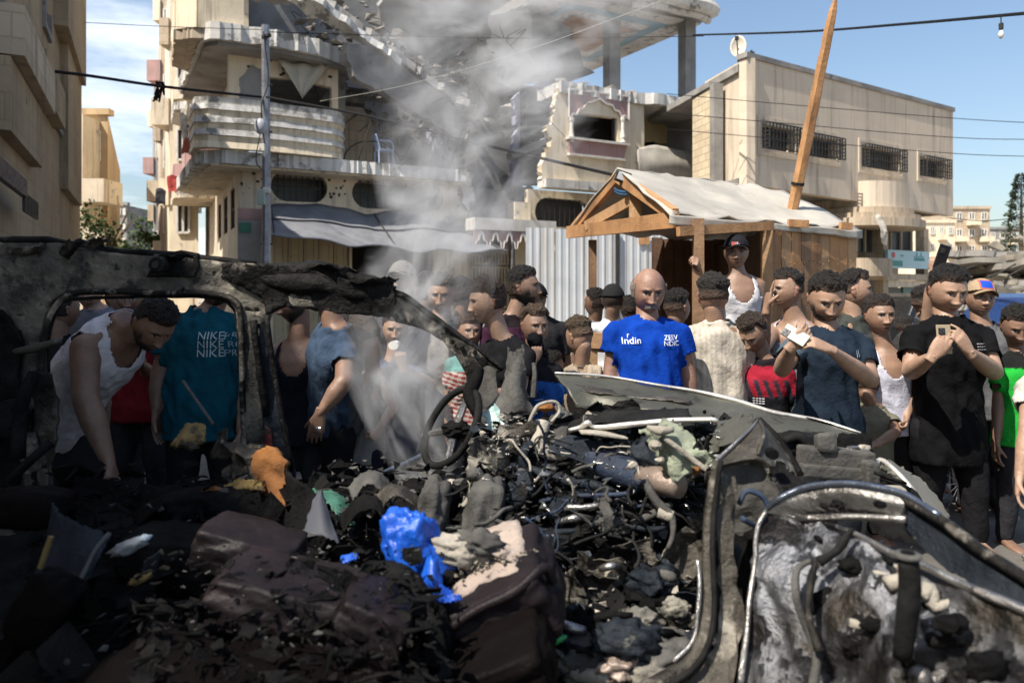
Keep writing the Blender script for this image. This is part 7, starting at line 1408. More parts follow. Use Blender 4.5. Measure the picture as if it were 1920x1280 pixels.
# the near door, opened toward the camera
door = None
def dcr(pts, nm, m, **k):
    mb = MB(); d_ = dict(nu=9, nv=8, nz_=.02, freq=7, th=.006, edge=.003); d_.update(k); mb.patch(pts, **d_); return mb.build(nm, m, door or wr_, True)
door = dcr([[(1440, 958, 2.1), (1520, 972, 2.0), (1620, 1010, 1.85), (1730, 1060, 1.7), (1830, 1110, 1.55), (1980, 1180, 1.4)], [(1425, 985, 2.08), (1510, 1010, 1.97), (1610, 1050, 1.82), (1720, 1110, 1.67), (1830, 1165, 1.52), (1980, 1235, 1.38)], [(1415, 1050, 2.0), (1500, 1075, 1.9), (1600, 1110, 1.78), (1710, 1165, 1.62), (1820, 1220, 1.5), (1980, 1300, 1.36)], [(1405, 1130, 1.95), (1490, 1150, 1.85), (1590, 1180, 1.74), (1700, 1230, 1.6), (1810, 1290, 1.48), (1980, 1370, 1.34)], [(1388, 1320, 1.85), (1480, 1330, 1.78), (1580, 1340, 1.7), (1690, 1350, 1.58), (1800, 1370, 1.46), (1980, 1440, 1.32)]], 'door', doorm, nz_=.03, freq=8, nu=16, nv=12)
arch_o = [(1432, 958, 2.1), (1460, 935, 2.08), (1510, 915, 2.05), (1580, 907, 1.98), (1640, 914, 1.92), (1700, 930, 1.85), (1760, 968, 1.76), (1840, 1022, 1.65), (1980, 1120, 1.48)]
arch_i = [(1442, 962, 2.1), (1475, 950, 2.07), (1520, 935, 2.04), (1580, 928, 1.97), (1640, 936, 1.9), (1690, 952, 1.84), (1700, 966, 1.84)]
dcr([[(x, y, Y) for x, y, Y in arch_o[:6]], [(1440, 962, 2.09), (1470, 948, 2.07), (1515, 932, 2.04), (1580, 926, 1.97), (1640, 934, 1.9), (1697, 950, 1.84)], [(1500, 974, 2.05), (1520, 962, 2.04), (1560, 958, 2.0), (1600, 956, 1.96), (1650, 962, 1.9), (1692, 972, 1.86)]], 'window_frame', bare, nz_=.006, nv=4)
mb = MB(); mb.tube([at(*p) for p in arch_o[:7]], [.008, .010, .011, .009], 8, 6, nz_=.004); mb.build('frame_rim', mat('blue_grey_steel', (.22, .25, .31), (.13, .15, .19), 5, rough=.22, metal=.85, bump=.2), door, True)
mb = MB(); mb.tube([at(*p) for p in [(1436, 956, 2.09), (1420, 990, 2.07), (1416, 1050, 2.0), (1404, 1130, 1.94), (1390, 1290, 1.86)]], [.008, .006, .009], 8, 5, nz_=.006); mb.build('door_edge', bare, door, True)
mb = MB(); mb.tube([at(*p) for p in [(1500, 972, 2.02), (1600, 968, 1.94), (1700, 974, 1.84)]], .010, 8, 5, nz_=.002); mb.build('waist_seal', bare, door, True)
mb = MB(); mb.tube([at(*p) for p in [(1540, 975, 2.0), (1600, 1000, 1.88), (1700, 1046, 1.72), (1820, 1100, 1.56), (1980, 1168, 1.4)]], [.006, .010, .012], 8, 5, nz_=.007); mb.build('waist_rail', bare, door, True)
dcr([[(1700, 940, 1.86), (1770, 985, 1.76), (1860, 1050, 1.63), (1980, 1130, 1.5)], [(1696, 975, 1.85), (1770, 1040, 1.74), (1850, 1090, 1.62), (1980, 1160, 1.48)], [(1700, 1000, 1.84), (1770, 1060, 1.73), (1850, 1105, 1.61), (1980, 1175, 1.47)]], 'outer_skin', sootb, nz_=.006, freq=4)
mb = MB(); mb.tube([at(*p) for p in [(1694, 936, 1.86), (1760, 975, 1.76), (1840, 1030, 1.65), (1980, 1125, 1.49)]], [.010, .014, .013], 10, 5, nz_=.005); mb.build('skin_fold', charw, door, True)
mb = MB(); mb.tube([at(1702, 1045, 1.5), at(1706, 1100, 1.5), at(1700, 1160, 1.5), at(1692, 1235, 1.5)], [.020, .022, .018], 12, 3); tb = mb.build('window_regulator', rubber, door, True)
mb = MB(); mb.tube([at(1702, 1046, 1.5), at(1702, 1036, 1.5)], [.027, .027], 14, 1); mb.build('regulator_cap', ashg, door, bevel=.006)
mb = MB(); mb.tube([at(1702, 1037, 1.5), at(1702, 1034.5, 1.5)], [.014, .014], 12, 1); mb.build('regulator_bore', soot, door)
for i, p in enumerate([[(1520, 1050, 1.86), (1495, 1070, 1.84), (1492, 1120, 1.8), (1512, 1180, 1.78), (1530, 1230, 1.74), (1528, 1290, 1.7)], [(1530, 1052, 1.84), (1520, 1090, 1.8), (1516, 1150, 1.76), (1534, 1220, 1.72)], [(1600, 990, 1.82), (1570, 1030, 1.82), (1535, 1052, 1.83)]]): mb = MB(); mb.tube([at(*q) for q in p], [.006, .011, .008, .013], 7, 6, nz_=.006); mb.build('burnt_wiring', (ashg, charw, rubber)[i], door, True)
random.seed(31)
for i, (x, y, rx, ry) in enumerate(((1534, 1009, 5, 4), (1570, 946, 12, 7), (1545, 948, 6, 5), (1650, 945, 9, 6), (1488, 1054, 6, 7), (1452, 1070, 9, 9), (1430, 1196, 12, 10), (1448, 1258, 9, 11), (1600, 1060, 28, 14), (1470, 1125, 22, 16), (1560, 1130, 40, 26), (1600, 1210, 20, 16), (1480, 1240, 28, 30), (1640, 1170, 26, 14), (1780, 1170, 30, 18), (1850, 1250, 40, 26), (1665, 1050, 7, 7))):
    Yd = 2.1 - (x - 1440) * .00135 - max(0, (y - 1000)) * .0006; mb = MB(); c_ = at(x, y, Yd - .03); mb.lump(c_, (rx / FP * Yd, .02, ry / FP * Yd), nz_=.5, n=3, seed=i, freq=2.2); mb.build('panel_opening', soot, door, True)
for i in range(16):
    x, y = rnd(1450, 1800), rnd(1060, 1260); Yd = 2.1 - (x - 1440) * .00135 - max(0, (y - 1000)) * .0006 - .03; n = random.randint(3, 5); p = V(at(x, y, Yd)); pts = [p]
    for _ in range(n): p = p + V((rnd(-.02, .06), rnd(-.02, .01), rnd(-.035, .025))); pts.append(p)
    mb = MB(); mb.tube(pts, [rnd(.006, .02), rnd(.01, .03), .006], 8, 4, nz_=.012); mb.build('melted_trim', random.choice([bare, doorm, ash, char, bare]), door, True)
# interior mass: floor, tunnel, soot lumps
random.seed(77)
crumple([[(-120, 1010, 3.0), (300, 960, 3.1), (620, 940, 3.1), (900, 960, 3.1), (1330, 1000, 3.0)], [(-200, 1150, 2.5), (300, 1100, 2.5), (620, 1080, 2.55), (900, 1100, 2.5), (1330, 1150, 2.5)], [(-300, 1320, 2.0), (300, 1300, 2.0), (620, 1300, 2.0), (900, 1300, 2.05), (1330, 1330, 2.1)], [(-400, 1500, 1.6), (300, 1500, 1.6), (620, 1500, 1.6), (900, 1500, 1.6), (1330, 1500, 1.7)]], 'floor_pan', soot, nz_=.08, freq=4, nu=12, nv=10)
crumple([[(100, 900, 3.25), (300, 900, 3.28), (600, 905, 3.28), (860, 880, 3.25)], [(100, 1000, 3.2), (300, 1000, 3.2), (600, 990, 3.2), (860, 960, 3.15)], [(80, 1150, 3.1), (300, 1100, 3.1), (600, 1100, 3.1), (860, 1080, 3.1)]], 'far_sill', soot, nz_=.05)
crumple([[(900, 880, 3.1), (1000, 870, 3.1), (1150, 880, 3.0), (1340, 900, 2.9)], [(900, 1000, 3.05), (1000, 1000, 3.0), (1150, 1000, 2.95), (1340, 1000, 2.9)], [(900, 1160, 2.9), (1000, 1160, 2.85), (1150, 1160, 2.8), (1340, 1160, 2.8)]], 'bulkhead', soot, nz_=.06, seed=3)
def heap(nm, x0, x1, y0, y1, Y0_, Y1_, n, s0, s1, m, kind='stuff', lb=None):
    mb = MB()
    for _ in range(n):
        x, y = rnd(x0, x1), rnd(y0, y1); Y = Y0_ + (Y1_ - Y0_) * (y - y0) / (y1 - y0) + rnd(-.06, .06); mb.shard(at(x, y, Y), rnd(s0, s1) * random.choice([.5, .8, 1, 1.6]))
    return bld(mb, nm, m, kind=kind)
def worms(nm, x0, x1, y0, y1, Y0_, Y1_, n, r0, r1, ln, m):
    mb = MB()
    for _ in range(n):
        x, y = rnd(x0, x1), rnd(y0, y1); Y = Y0_ + (Y1_ - Y0_) * (y - y0) / (y1 - y0); p = at(x, y, Y); pts = [p]; d = V((rnd(-1, 1), rnd(-.5, .5), rnd(-.8, .8))).normalized()
        for _ in range(random.randint(3, 5)): d = (d + V((rnd(-.7, .7), rnd(-.4, .4), rnd(-.8, .5)))).normalized(); p = p + d * ln; pts.append(p)
        mb.tube(pts, [rnd(r0, r1), rnd(r0, r1)], 6, 4)
    return bld(mb, nm, m, kind='stuff', smooth=True)
heap('pale_fragments', 900, 1080, 775, 850, 2.95, 2.65, 90, .008, .028, ash); heap('bright_fragments', 890, 1360, 785, 900, 2.9, 2.4, 190, .005, .022, bare)
heap('charred_fragments', 880, 1360, 770, 960, 3.0, 2.5, 330, .01, .04, char); heap('charred_fragments', 900, 1330, 900, 1280, 2.7, 2.05, 330, .012, .05, soot)
heap('blue_grey_fragments', 960, 1310, 950, 1280, 2.6, 2.1, 170, .008, .035, mat('blue_grey_scrap', (.07, .085, .10), (.035, .04, .05), 5, rough=.45, metal=.4, bump=.5)); heap('pale_fragments', 1060, 1310, 1080, 1290, 2.35, 2.05, 90, .006, .028, ash)
heap('bright_fragments', 940, 1310, 880, 1010, 2.65, 2.4, 110, .004, .013, bare); heap('grey_fragments', 620, 900, 860, 1010, 3.0, 2.6, 160, .01, .04, ashg); heap('soot_fragments', 60, 860, 870, 1290, 2.95, 1.62, 900, .012, .075, soot); heap('cloth_shreds', 80, 860, 900, 1280, 2.8, 1.66, 160, .02, .07, leatherd); heap('grey_fragments', 100, 850, 900, 1250, 2.75, 1.7, 90, .006, .03, ashg); heap('dull_fragments', 120, 720, 880, 1100, 2.9, 2.3, 90, .006, .026, sootb)
worms('black_wiring', 900, 1340, 800, 960, 2.8, 2.45, 26, .003, .008, .04, rubber); worms('grey_wiring', 900, 1340, 820, 1000, 2.75, 2.4, 14, .002, .008, .04, ashg); worms('pale_wiring', 930, 1330, 800, 960, 2.75, 2.4, 10, .002, .006, .035, ash)
worms('black_wiring', 940, 1320, 960, 1280, 2.5, 2.1, 14, .003, .008, .05, rubber); worms('blue_wiring', 960, 1320, 850, 1200, 2.6, 2.1, 9, .002, .006, .06, bluet)
for i in range(46):
    x, y = rnd(880, 1330), rnd(830, 1000); mb = MB(); r_ = rnd(.015, .05); mb.lump(at(x, y, 2.85 - (y - 830) * .002), (r_ * rnd(.7, 1.6), r_, r_), Matrix.Rotation(rnd(0, 3), 3, 'Y'), nz_=.35, n=2, seed=i, box=random.choice([0, .6, .9])); bld(mb, 'dash_component', random.choice([soot, sootb, char, ashg, rubber]))
for i, (x, y, r_, m, Y) in enumerate([(1115, 1235, .10, ashg, 2.1), (1180, 1200, .09, sootb, 2.05), (1210, 1160, .05, dim_ash, 2.15), (1268, 1140, .04, dim_ash, 2.1), (1285, 1160, .03, dim_ash, 2.1), (1090, 1265, .05, dim_ash, 2.1), (1240, 1262, .08, dim_ash, 2.0), (1130, 1180, .11, soot, 2.25), (1160, 1250, .05, copper, 2.0), (1255, 1230, .07, ashg, 2.02), (1060, 1130, .08, sootb, 2.4), (1220, 1090, .07, sootb, 2.3), (1100, 1060, .08, soot, 2.5), (1150, 985, .05, ashg, 2.5), (1300, 1205, .05, sootb, 2.05)]):
    mb = MB(); mb.lump(at(x, y, Y), (r_, r_ * .8, r_ * .6), nz_=.5, n=4, seed=i + 3, freq=2.0); bld(mb, 'melted_mass', m, smooth=True)
for i, (pts, r_, m) in enumerate([([(1075, 1180, 2.3), (1100, 1215, 2.2), (1120, 1260, 2.1)], .02, copper), ([(1165, 1130, 2.3), (1205, 1180, 2.1), (1215, 1225, 2.05)], .014, ashg), ([(1090, 1100, 2.4), (1110, 1140, 2.3), (1150, 1200, 2.2)], .03, ashg), ([(1060, 1245, 2.1), (1085, 1262, 2.05), (1130, 1272, 2.0), (1160, 1262, 2.0)], .02, ash)]): edge_tube(pts, r_, 'melted_strip', m, nz_=.012)
edge_tube([(985, 985, 2.55), (1030, 997, 2.5), (1080, 996, 2.45)], [.012, .014, .01], 'dash_rail', sootb); crumple([[(1118, 935, 2.5), (1140, 932, 2.5)], [(1128, 965, 2.45), (1150, 962, 2.45)], [(1126, 992, 2.45), (1150, 990, 2.45)]], 'pedal_plate', ashg, nz_=.006)
random.seed(404)
for i in range(74):
    x = rnd(900, 1330); y = rnd(790, 1260) if i > 26 else rnd(790, 900); Y = 2.92 - (y - 780) * .00185 + rnd(-.05, .03); s_ = rnd(18, 52) * (1 if y < 1000 else 1.25); a_ = rnd(-.9, .5); ca, sa = math.cos(a_), math.sin(a_); as_ = rnd(.25, .8)
    g = [[(x + s_ * (ca * (q - 1) - sa * (j - 1) * as_), y + s_ * (sa * (q - 1) + ca * (j - 1) * as_), Y + rnd(-.05, .05)) for q in range(3)] for j in range(3)]
    crumple(g, 'bent_sheet', random.choice([char, char, soot, sootb, charw, bare if y < 930 else charw, ashg, dim_ash if i % 3 == 0 else soot]), nu=4, nv=4, nz_=.022, freq=14, seed=i, edge=.006, th=.004)
for i in range(26):
    x = rnd(900, 1300); y = rnd(800, 1230); Y = 2.85 - (y - 780) * .00185; L_ = rnd(30, 95); a_ = rnd(-.5, 1.0); edge_tube([(x, y, Y), (x + L_ * math.cos(a_) * .5 + rnd(-6, 6), y + L_ * math.sin(a_) * .5 + rnd(-8, 8), Y - .03), (x + L_ * math.cos(a_), y + L_ * math.sin(a_), Y - rnd(-.05, .05))], [rnd(.005, .014), rnd(.005, .018), rnd(.004, .012)], 'bent_rod', random.choice([char, sootb, ashg, soot, bare, bluet]), nz_=.004)
# gear lever and two burnt grey seat tops beside the wheel
mb = MB(); mb.tube([at(912, 910, 2.6), at(900, 895, 2.6), at(890, 886, 2.6)], [.012, .02, .026], 8, 3); mb.lump(at(888, 888, 2.6), (.026, .026, .024), nz_=.1, n=3); gl = bld(mb, 'gear_lever', ashg, smooth=True)
for i, (x, y, w_, h_, Y, nm) in enumerate(((908, 962, 62, 120, 2.6, 'burnt_headrest'), (812, 960, 50, 110, 2.65, 'burnt_headrest'), (842, 930, 40, 60, 2.75, 'burnt_headrest'))):
    mb = MB(); mb.lump(at(x, y, Y), (w_ / 2 / FP * Y * 1.25, .09, h_ / 2 / FP * Y * 1.2), Matrix.Rotation(.15, 3, 'Y'), nz_=.16, n=4, seed=i, box=.35, freq=2); bld(mb, nm, ashg if i < 2 else soot, smooth=True)
crumple([[(868, 935, 2.62), (885, 912, 2.6), (880, 900, 2.6)], [(860, 950, 2.6), (875, 945, 2.58), (885, 930, 2.58)]], 'torn_cover', ash, nz_=.02)
for i in range(12): mb = MB(); mb.lump(at(rnd(790, 870), rnd(888, 930), 2.7), (rnd(.015, .035), .02, rnd(.01, .02)), nz_=.5, n=2, seed=i); bld(mb, 'burnt_scrap', (ash, ashg, soot)[i % 3])
heap('soot_fragments', 250, 830, 1030, 1290, 1.86, 1.5, 420, .008, .04, soot); heap('ash_flecks', 330, 830, 1020, 1220, 1.9, 1.62, 160, .003, .010, ashg)
# ---------------- loose things lying in the wreck
def loose(nm, lb, cat, pts, m, **k): mb = MB(); d_ = dict(nu=9, nv=8, nz_=.02, freq=6, th=.006, edge=.004); sm = k.pop('smooth', True); d_.update(k); mb.patch(pts, **d_); return mb.build(nm, m, None, sm, label=lb, cat=cat)
# big cushion with debris
cu = thing('seat_cushion', 'torn mauve seat cushion strewn with pale dust, beside the blue bag', 'cushion', at(930, 1200, 1.95) - V((0, 0, .2)))
def cushion(cx, cy, Y, rx, ry, rz, M, m, par, nm, seed=0, n=5, nz_=.07): mb = MB(); mb.lump(at(cx, cy, Y), (rx, ry, rz), M, nz_=nz_, n=n, seed=seed, box=.62, freq=2.2); return mb.build(nm, m, par, True)
MR = Matrix.Rotation(-.12, 3, 'Z') @ Matrix.Rotation(-.42, 3, 'Y') @ Matrix.Rotation(.25, 3, 'X')
cushion(925, 1118, 2.0, .19, .17, .10, MR, leather, cu, 'cover', 2)
cushion(905, 1090, 2.04, .165, .15, .085, MR, cush, cu, 'padding', 4, nz_=.1)
mb = MB(); mb.tube([at(845, 1175, 1.83), at(900, 1140, 1.83), at(970, 1105, 1.83), at(1018, 1065, 1.86), at(1036, 1090, 1.88)], [.012, .014, .012], 8, 6, nz_=.003); mb.build('piping', leather, cu, True)
mb = MB()
for _ in range(190): x, y = rnd(835, 1010), rnd(1040, 1130); mb.rock(at(x, y + (930 - x) * .25, 1.93 + rnd(-.01, .02)), (rnd(.003, .010),) * 3, 4)
mb.build('dust_crumbs', rubc, cu, kind='stuff')
for i, (x, y, w_, h_, m) in enumerate(((860, 1030, .09, .035, ash), (900, 1018, .07, .03, ashg), (850, 1075, .07, .03, soot), (950, 1035, .06, .02, cush))): mb = MB(); mb.lump(at(x, y, 1.98), (w_, .05, h_), Matrix.Rotation(.2, 3, 'Y'), nz_=.4, n=4, seed=i + 20, freq=2.5); mb.build('torn_padding', m, cu, True)
# blue plastic bag
random.seed(5)
bg_ = []; base = at(788, 1045, 1.98)
mb = MB(); bm = bmesh.new(); bmesh.ops.create_icosphere(bm, subdivisions=5, radius=1); vs = []
for v in bm.verts:
    p = v.co; q = V((p.x * .07 * (1 + .25 * p.z), p.y * .06, p.z * .12)); d = noise.noise(p * 1.6 + V((2, 0, 0))) * .5 + (1 - abs(noise.noise(p * 3.1)) * 2) * .22 + (1 - abs(noise.noise(p * 6.5 + V((4, 4, 4)))) * 2) * .12; q = q * (1 + d * .62); q.x += -.035 * math.sin(p.z * 2.2) ; vs.append(base + q)
fs = [tuple(v.index for v in f.verts) for f in bm.faces]; bm.free(); bgt = thing('plastic_bag', 'crumpled bright blue plastic bag draped over the torn seats', 'bag', base - V((0, 0, .13))); mb.add(vs, fs); mb.build('bag_body', bluebag, bgt, True)
def bagp(pts, sd, n_=.028): mb = MB(); mb.patch(pts, nu=8, nv=8, nz_=n_, freq=8, th=.002, seed=sd, edge=.004); mb.build('bag_fold', bluebag, bgt, True)
bagp([[(722, 1025, 1.98), (745, 990, 1.98), (775, 972, 1.98)], [(716, 1030, 1.95), (750, 1010, 1.93), (785, 1005, 1.93)], [(735, 1030, 1.95), (760, 1035, 1.92), (790, 1050, 1.92)]], 1); bagp([[(780, 1060, 1.92), (805, 1050, 1.9), (820, 1050, 1.92)], [(792, 1100, 1.88), (815, 1095, 1.86), (832, 1090, 1.88)], [(805, 1120, 1.86), (830, 1130, 1.84), (865, 1118, 1.86)]], 2); bagp([[(825, 1118, 1.85), (845, 1112, 1.84), (868, 1114, 1.84)], [(830, 1130, 1.84), (848, 1128, 1.83), (866, 1122, 1.84)]], 3, .01)
loose('plastic_scrap', 'small scrap of blue plastic left of the blue bag', 'scrap', [[(640, 1035, 2.1), (658, 1028, 2.1), (678, 1036, 2.1)], [(648, 1048, 2.08), (660, 1050, 2.08), (675, 1046, 2.08)]], bluebag, nz_=.02, freq=14)
# dark seats
st_ = wr_
cushion(470, 1030, 2.15, .15, .12, .065, Matrix.Rotation(.28, 3, 'Y'), leather, st_, 'seat_bolster', 6)
cushion(560, 1125, 1.85, .21, .14, .07, Matrix.Rotation(.2, 3, 'Y'), leather, st_, 'seat_back', 7); cushion(700, 1165, 1.75, .09, .11, .07, Matrix.Rotation(.4, 3, 'Y'), leather, st_, 'seat_corner', 8); cushion(480, 1330, 1.62, .36, .2, .10, Matrix.Rotation(.1, 3, 'Y'), leatherd, st_, 'base', 9)
mb = MB(); mb.tube([at(*p) for p in [(690, 1060, 1.95), (740, 1075, 1.9), (790, 1125, 1.85), (820, 1190, 1.8), (815, 1250, 1.75)]], [.03, .045, .045, .03], 10, 5, nz_=.008, flat=.6); mb.build('side_trim', soot, st_, True)
cushion(930, 1240, 1.8, .15, .13, .07, MR, leatherd, st_, 'front_base', 11)
cushion(330, 1040, 2.4, .16, .12, .08, Matrix.Rotation(.1, 3, 'Y'), soot, st_, 'charred_padding', 12); cushion(390, 960, 2.75, .2, .12, .09, Matrix.Rotation(-.1, 3, 'Y'), soot, st_, 'charred_padding', 13)
# foam, panels, rods
loose('foam_piece', 'largest orange foam slab standing on edge left of centre', 'foam', [[(468, 870, 2.8), (490, 842, 2.8), (510, 836, 2.78), (536, 870, 2.74)], [(478, 900, 2.78), (495, 895, 2.76), (515, 900, 2.74), (532, 905, 2.72)], [(495, 940, 2.75), (508, 940, 2.72), (520, 940, 2.7), (530, 935, 2.7)], [(498, 975, 2.7), (508, 985, 2.68), (516, 984, 2.68), (530, 965, 2.68)]], foam, th=.03, nz_=.03)
loose('foam_piece', 'long low orange foam strip below the yellow foam', 'foam', [[(375, 930, 2.7), (400, 915, 2.72), (450, 935, 2.7), (500, 972, 2.66)], [(378, 950, 2.68), (410, 935, 2.7), (450, 955, 2.68), (498, 980, 2.65)]], foam, th=.03, nz_=.025)
loose('foam_piece', 'yellow foam lump between two orange strips', 'foam', [[(410, 915, 2.75), (435, 895, 2.75), (470, 900, 2.74), (485, 915, 2.73)], [(412, 920, 2.7), (440, 915, 2.7), (470, 922, 2.7), (484, 922, 2.7)]], foamy, th=.025, nz_=.03)
loose('foam_piece', 'highest yellow foam flap under the thin rod', 'foam', [[(316, 832, 2.9), (345, 808, 2.9), (385, 798, 2.9), (398, 805, 2.9)], [(325, 836, 2.85), (350, 835, 2.82), (380, 830, 2.84), (392, 828, 2.85)], [(345, 845, 2.84), (355, 862, 2.82), (375, 850, 2.82), (386, 840, 2.83)]], foamy, th=.015, nz_=.035)
loose('burnt_cloth', 'grey burnt cloth heap behind the orange foam', 'cloth', [[(400, 835, 2.95), (430, 815, 2.95), (470, 822, 2.9), (500, 850, 2.85)], [(405, 865, 2.85), (440, 855, 2.82), (470, 860, 2.8), (495, 870, 2.8)], [(420, 900, 2.82), (445, 890, 2.8), (470, 890, 2.8), (480, 900, 2.8)]], charw, nz_=.07, freq=10)
for i, (a, b, r_, lb, m) in enumerate((((343, 714, 3.0), (400, 795, 2.9), .006, 'thin rod leaning up from the yellow foam', ashg), ((222, 948, 2.7), (345, 1042, 2.4), .011, 'thick charred rod slanting down across the left debris', soot), ((96, 1006, 2.0), (76, 1064, 2.0), .008, 'short yellow stick at far left', foamy))): mb = MB(); mb.tube([at(*a), at(*b)], r_, 7, 2); mb.build('rod', m, None, label=lb, cat='rod')
loose('door_trim', 'dark curved trim panel standing at the far left', 'panel', [[(95, 940, 2.2), (120, 965, 2.15), (160, 985, 2.1), (208, 1000, 2.1)], [(80, 1040, 2.1), (110, 1050, 2.05), (150, 1060, 2.0), (185, 1045, 2.0)], [(50, 1120, 2.0), (80, 1140, 1.95), (120, 1160, 1.95), (140, 1120, 1.95)]], sootb, nz_=.012)
mb = MB(); mb.tube([at(*p) for p in [(205, 1000, 2.08), (180, 1030, 2.03), (160, 1070, 1.98), (120, 1140, 1.92)]], .008, 6, 4); mb.build('trim_strip', ashg, None, True, label='pale grey strip along the dark trim panel', cat='strip')
mb = MB(); mb.lump(at(85, 1140, 1.85), (.07, .05, .10), Matrix.Rotation(.6, 3, 'Y'), nz_=.12, n=4, box=.4); mb.build('headrest', leatherd, None, True, label='dusty oval headrest at the bottom left corner', cat='headrest')
mb = MB(); mb.lump(at(50, 950, 2.3), (.14, .07, .06), nz_=.2, n=3, box=.5, seed=4); mb.build('parcel_shelf', leatherd, None, True, label='dull brown shelf remnant at the left edge', cat='shelf')
loose('grey_panel', 'pale grey triangular panel before the green sheet', 'panel', [[(594, 922, 2.6), (600, 918, 2.6), (606, 924, 2.6)], [(580, 970, 2.5), (605, 965, 2.48), (628, 975, 2.5)], [(566, 1008, 2.45), (610, 1005, 2.42), (640, 1015, 2.42)]], plain('pale_panel', (.06, .063, .075), .6), nz_=.01)
loose('green_sheet', 'dull green plastic sheet behind the grey panel', 'sheet', [[(590, 912, 2.8), (630, 925, 2.78), (668, 955, 2.75)], [(595, 925, 2.7), (630, 950, 2.68), (662, 985, 2.66)], [(630, 960, 2.66), (640, 980, 2.64), (670, 990, 2.64)]], greenp, nz_=.02)
loose('leaning_board', 'black leaning board between orange foam and grey panel', 'panel', [[(536, 880, 2.72), (560, 900, 2.65), (592, 925, 2.6)], [(532, 980, 2.66), (555, 990, 2.6), (585, 970, 2.55)], [(525, 1020, 2.6), (545, 1030, 2.55), (570, 1010, 2.5)]], soot, nz_=.01)
for i, (x, y, Y, r_) in enumerate(((700, 920, 2.75, .10), (745, 940, 2.65, .09), (690, 965, 2.6, .07))): loose('duct_ring' if i == 0 else 'dark_flap', ('broad curled dark ring of trim right of the green sheet', 'grey curled flap of trim above the blue bag', 'small black curled flap beside the green sheet')[i], 'trim', [[(x - 50 + 100 * q, y - 36 + 60 * (2 * q - 1) ** 2 * .6, Y) for q in (0, .33, .66, 1)], [(x - 40 + 80 * q, y - 10 + 50 * (2 * q - 1) ** 2 * .7, Y - .08) for q in (0, .33, .66, 1)]], (ashg, charw, soot)[i], nz_=.02)
for i, (x, y, sz, m, lb) in enumerate(((240, 1025, .03, plain('scrapw', (.2, .21, .22), .7), 'pale crumpled scrap in the dark left debris'), (265, 1012, .018, plain('scrapb', (.3, .36, .42), .5), 'tiny bluish scrap above the pale scrap'), (262, 1085, .02, foamy, 'tiny dull yellow crumb low in the left debris'), (1045, 1198, .016, plain('scrapg', (.02, .3, .08), .5), 'tiny green plastic strip near the cushion corner'), (1030, 1182, .012, foam, 'tiny orange crumb beside the green strip'))): mb = MB(); mb.lump(at(x, y, 2.0), (sz * 1.6, sz * .6, sz * .6), Matrix.Rotation(-.4, 3, 'Y'), nz_=.5, n=3, seed=i); mb.build('scrap', m, None, True, label=lb, cat='scrap')
# ---------------- bicycle and scooter behind the far wing
def bike():
    Y = 5.0; t = thing('bicycle', 'dark bicycle standing behind the black shirt man\'s legs', 'bicycle', at(1750, 900, Y) * V((1, 1, 0)))
    for x in (1700, 1800):
        c = at(x, 905, Y); mb = MB(); mb.tube([c + V((.29 * math.cos(a) * (.75), .1 * math.cos(a), .29 * math.sin(a))) for a in np.linspace(0, 2 * PI, 30)], .016, 7, 1); w_ = mb.build('wheel', rubber, t, True); mb = MB()
        for k in range(16): a = k * PI / 8; mb.tube([c, c + V((.28 * math.cos(a) * .75, .1 * math.cos(a), .28 * math.sin(a)))], .0018, 4, 1)
        mb.build('spokes', steel, w_)
    A_, B_, C2, D_ = at(1700, 905, Y), at(1745, 905, Y), at(1728, 815, Y), at(1785, 822, Y); mb = MB()
    for a, b in ((A_, B_), (A_, C2), (B_, C2), (C2, D_), (B_, D_), (D_, at(1800, 905, Y))): mb.tube([a, b], .014, 7, 1)
    mb.build('frame', iron, t); mb = MB(); mb.lump(at(1726, 800, Y), (.11, .05, .03), nz_=.05, n=3); mb.build('saddle', rubber, t, True); mb = MB(); mb.tube([D_, at(1782, 795, Y), at(1800, 790, Y - .2), at(1795, 800, Y - .3)], .013, 7, 3); mb.build('handlebar', iron, t)
    mb = MB(); mb.box(at(1708, 825, Y), (.26, .12, .014)); [mb.beam(at(x, 826, Y - .05), at(x, 905, Y - .05), .014, .014, up=(0, 1, 0)) for x in (1703, 1716)]; mb.build('carrier', iron, t)
bike()
c = at(1876, 922, 4.9); sc_ = thing('scooter', 'small dark kick scooter with fat black wheel at far right', 'scooter', V((c.x, c.y, 0))); mb = MB(); mb.tube([c + V((.085 * math.cos(a), .03 * math.cos(a), .085 * math.sin(a))) for a in np.linspace(0, 2 * PI, 22)], .035, 9, 1); w_ = mb.build('wheel', rubber, sc_, True); mb = MB(); mb.tube([c + V((0, -.05, 0)), c + V((0, .05, 0))], .035, 12, 1); mb.build('hub', iron, w_)
mb = MB(); mb.beam(c + V((.02, 0, .06)), at(1925, 868, 4.9), .06, .05); mb.build('steering_head', plain('navy_paint', (.03, .04, .12), .4), sc_); mb = MB(); mb.beam(c + V((.05, 0, .02)), c + V((.6, 0, .02)), .12, .03); mb.build('deck', iron, sc_)
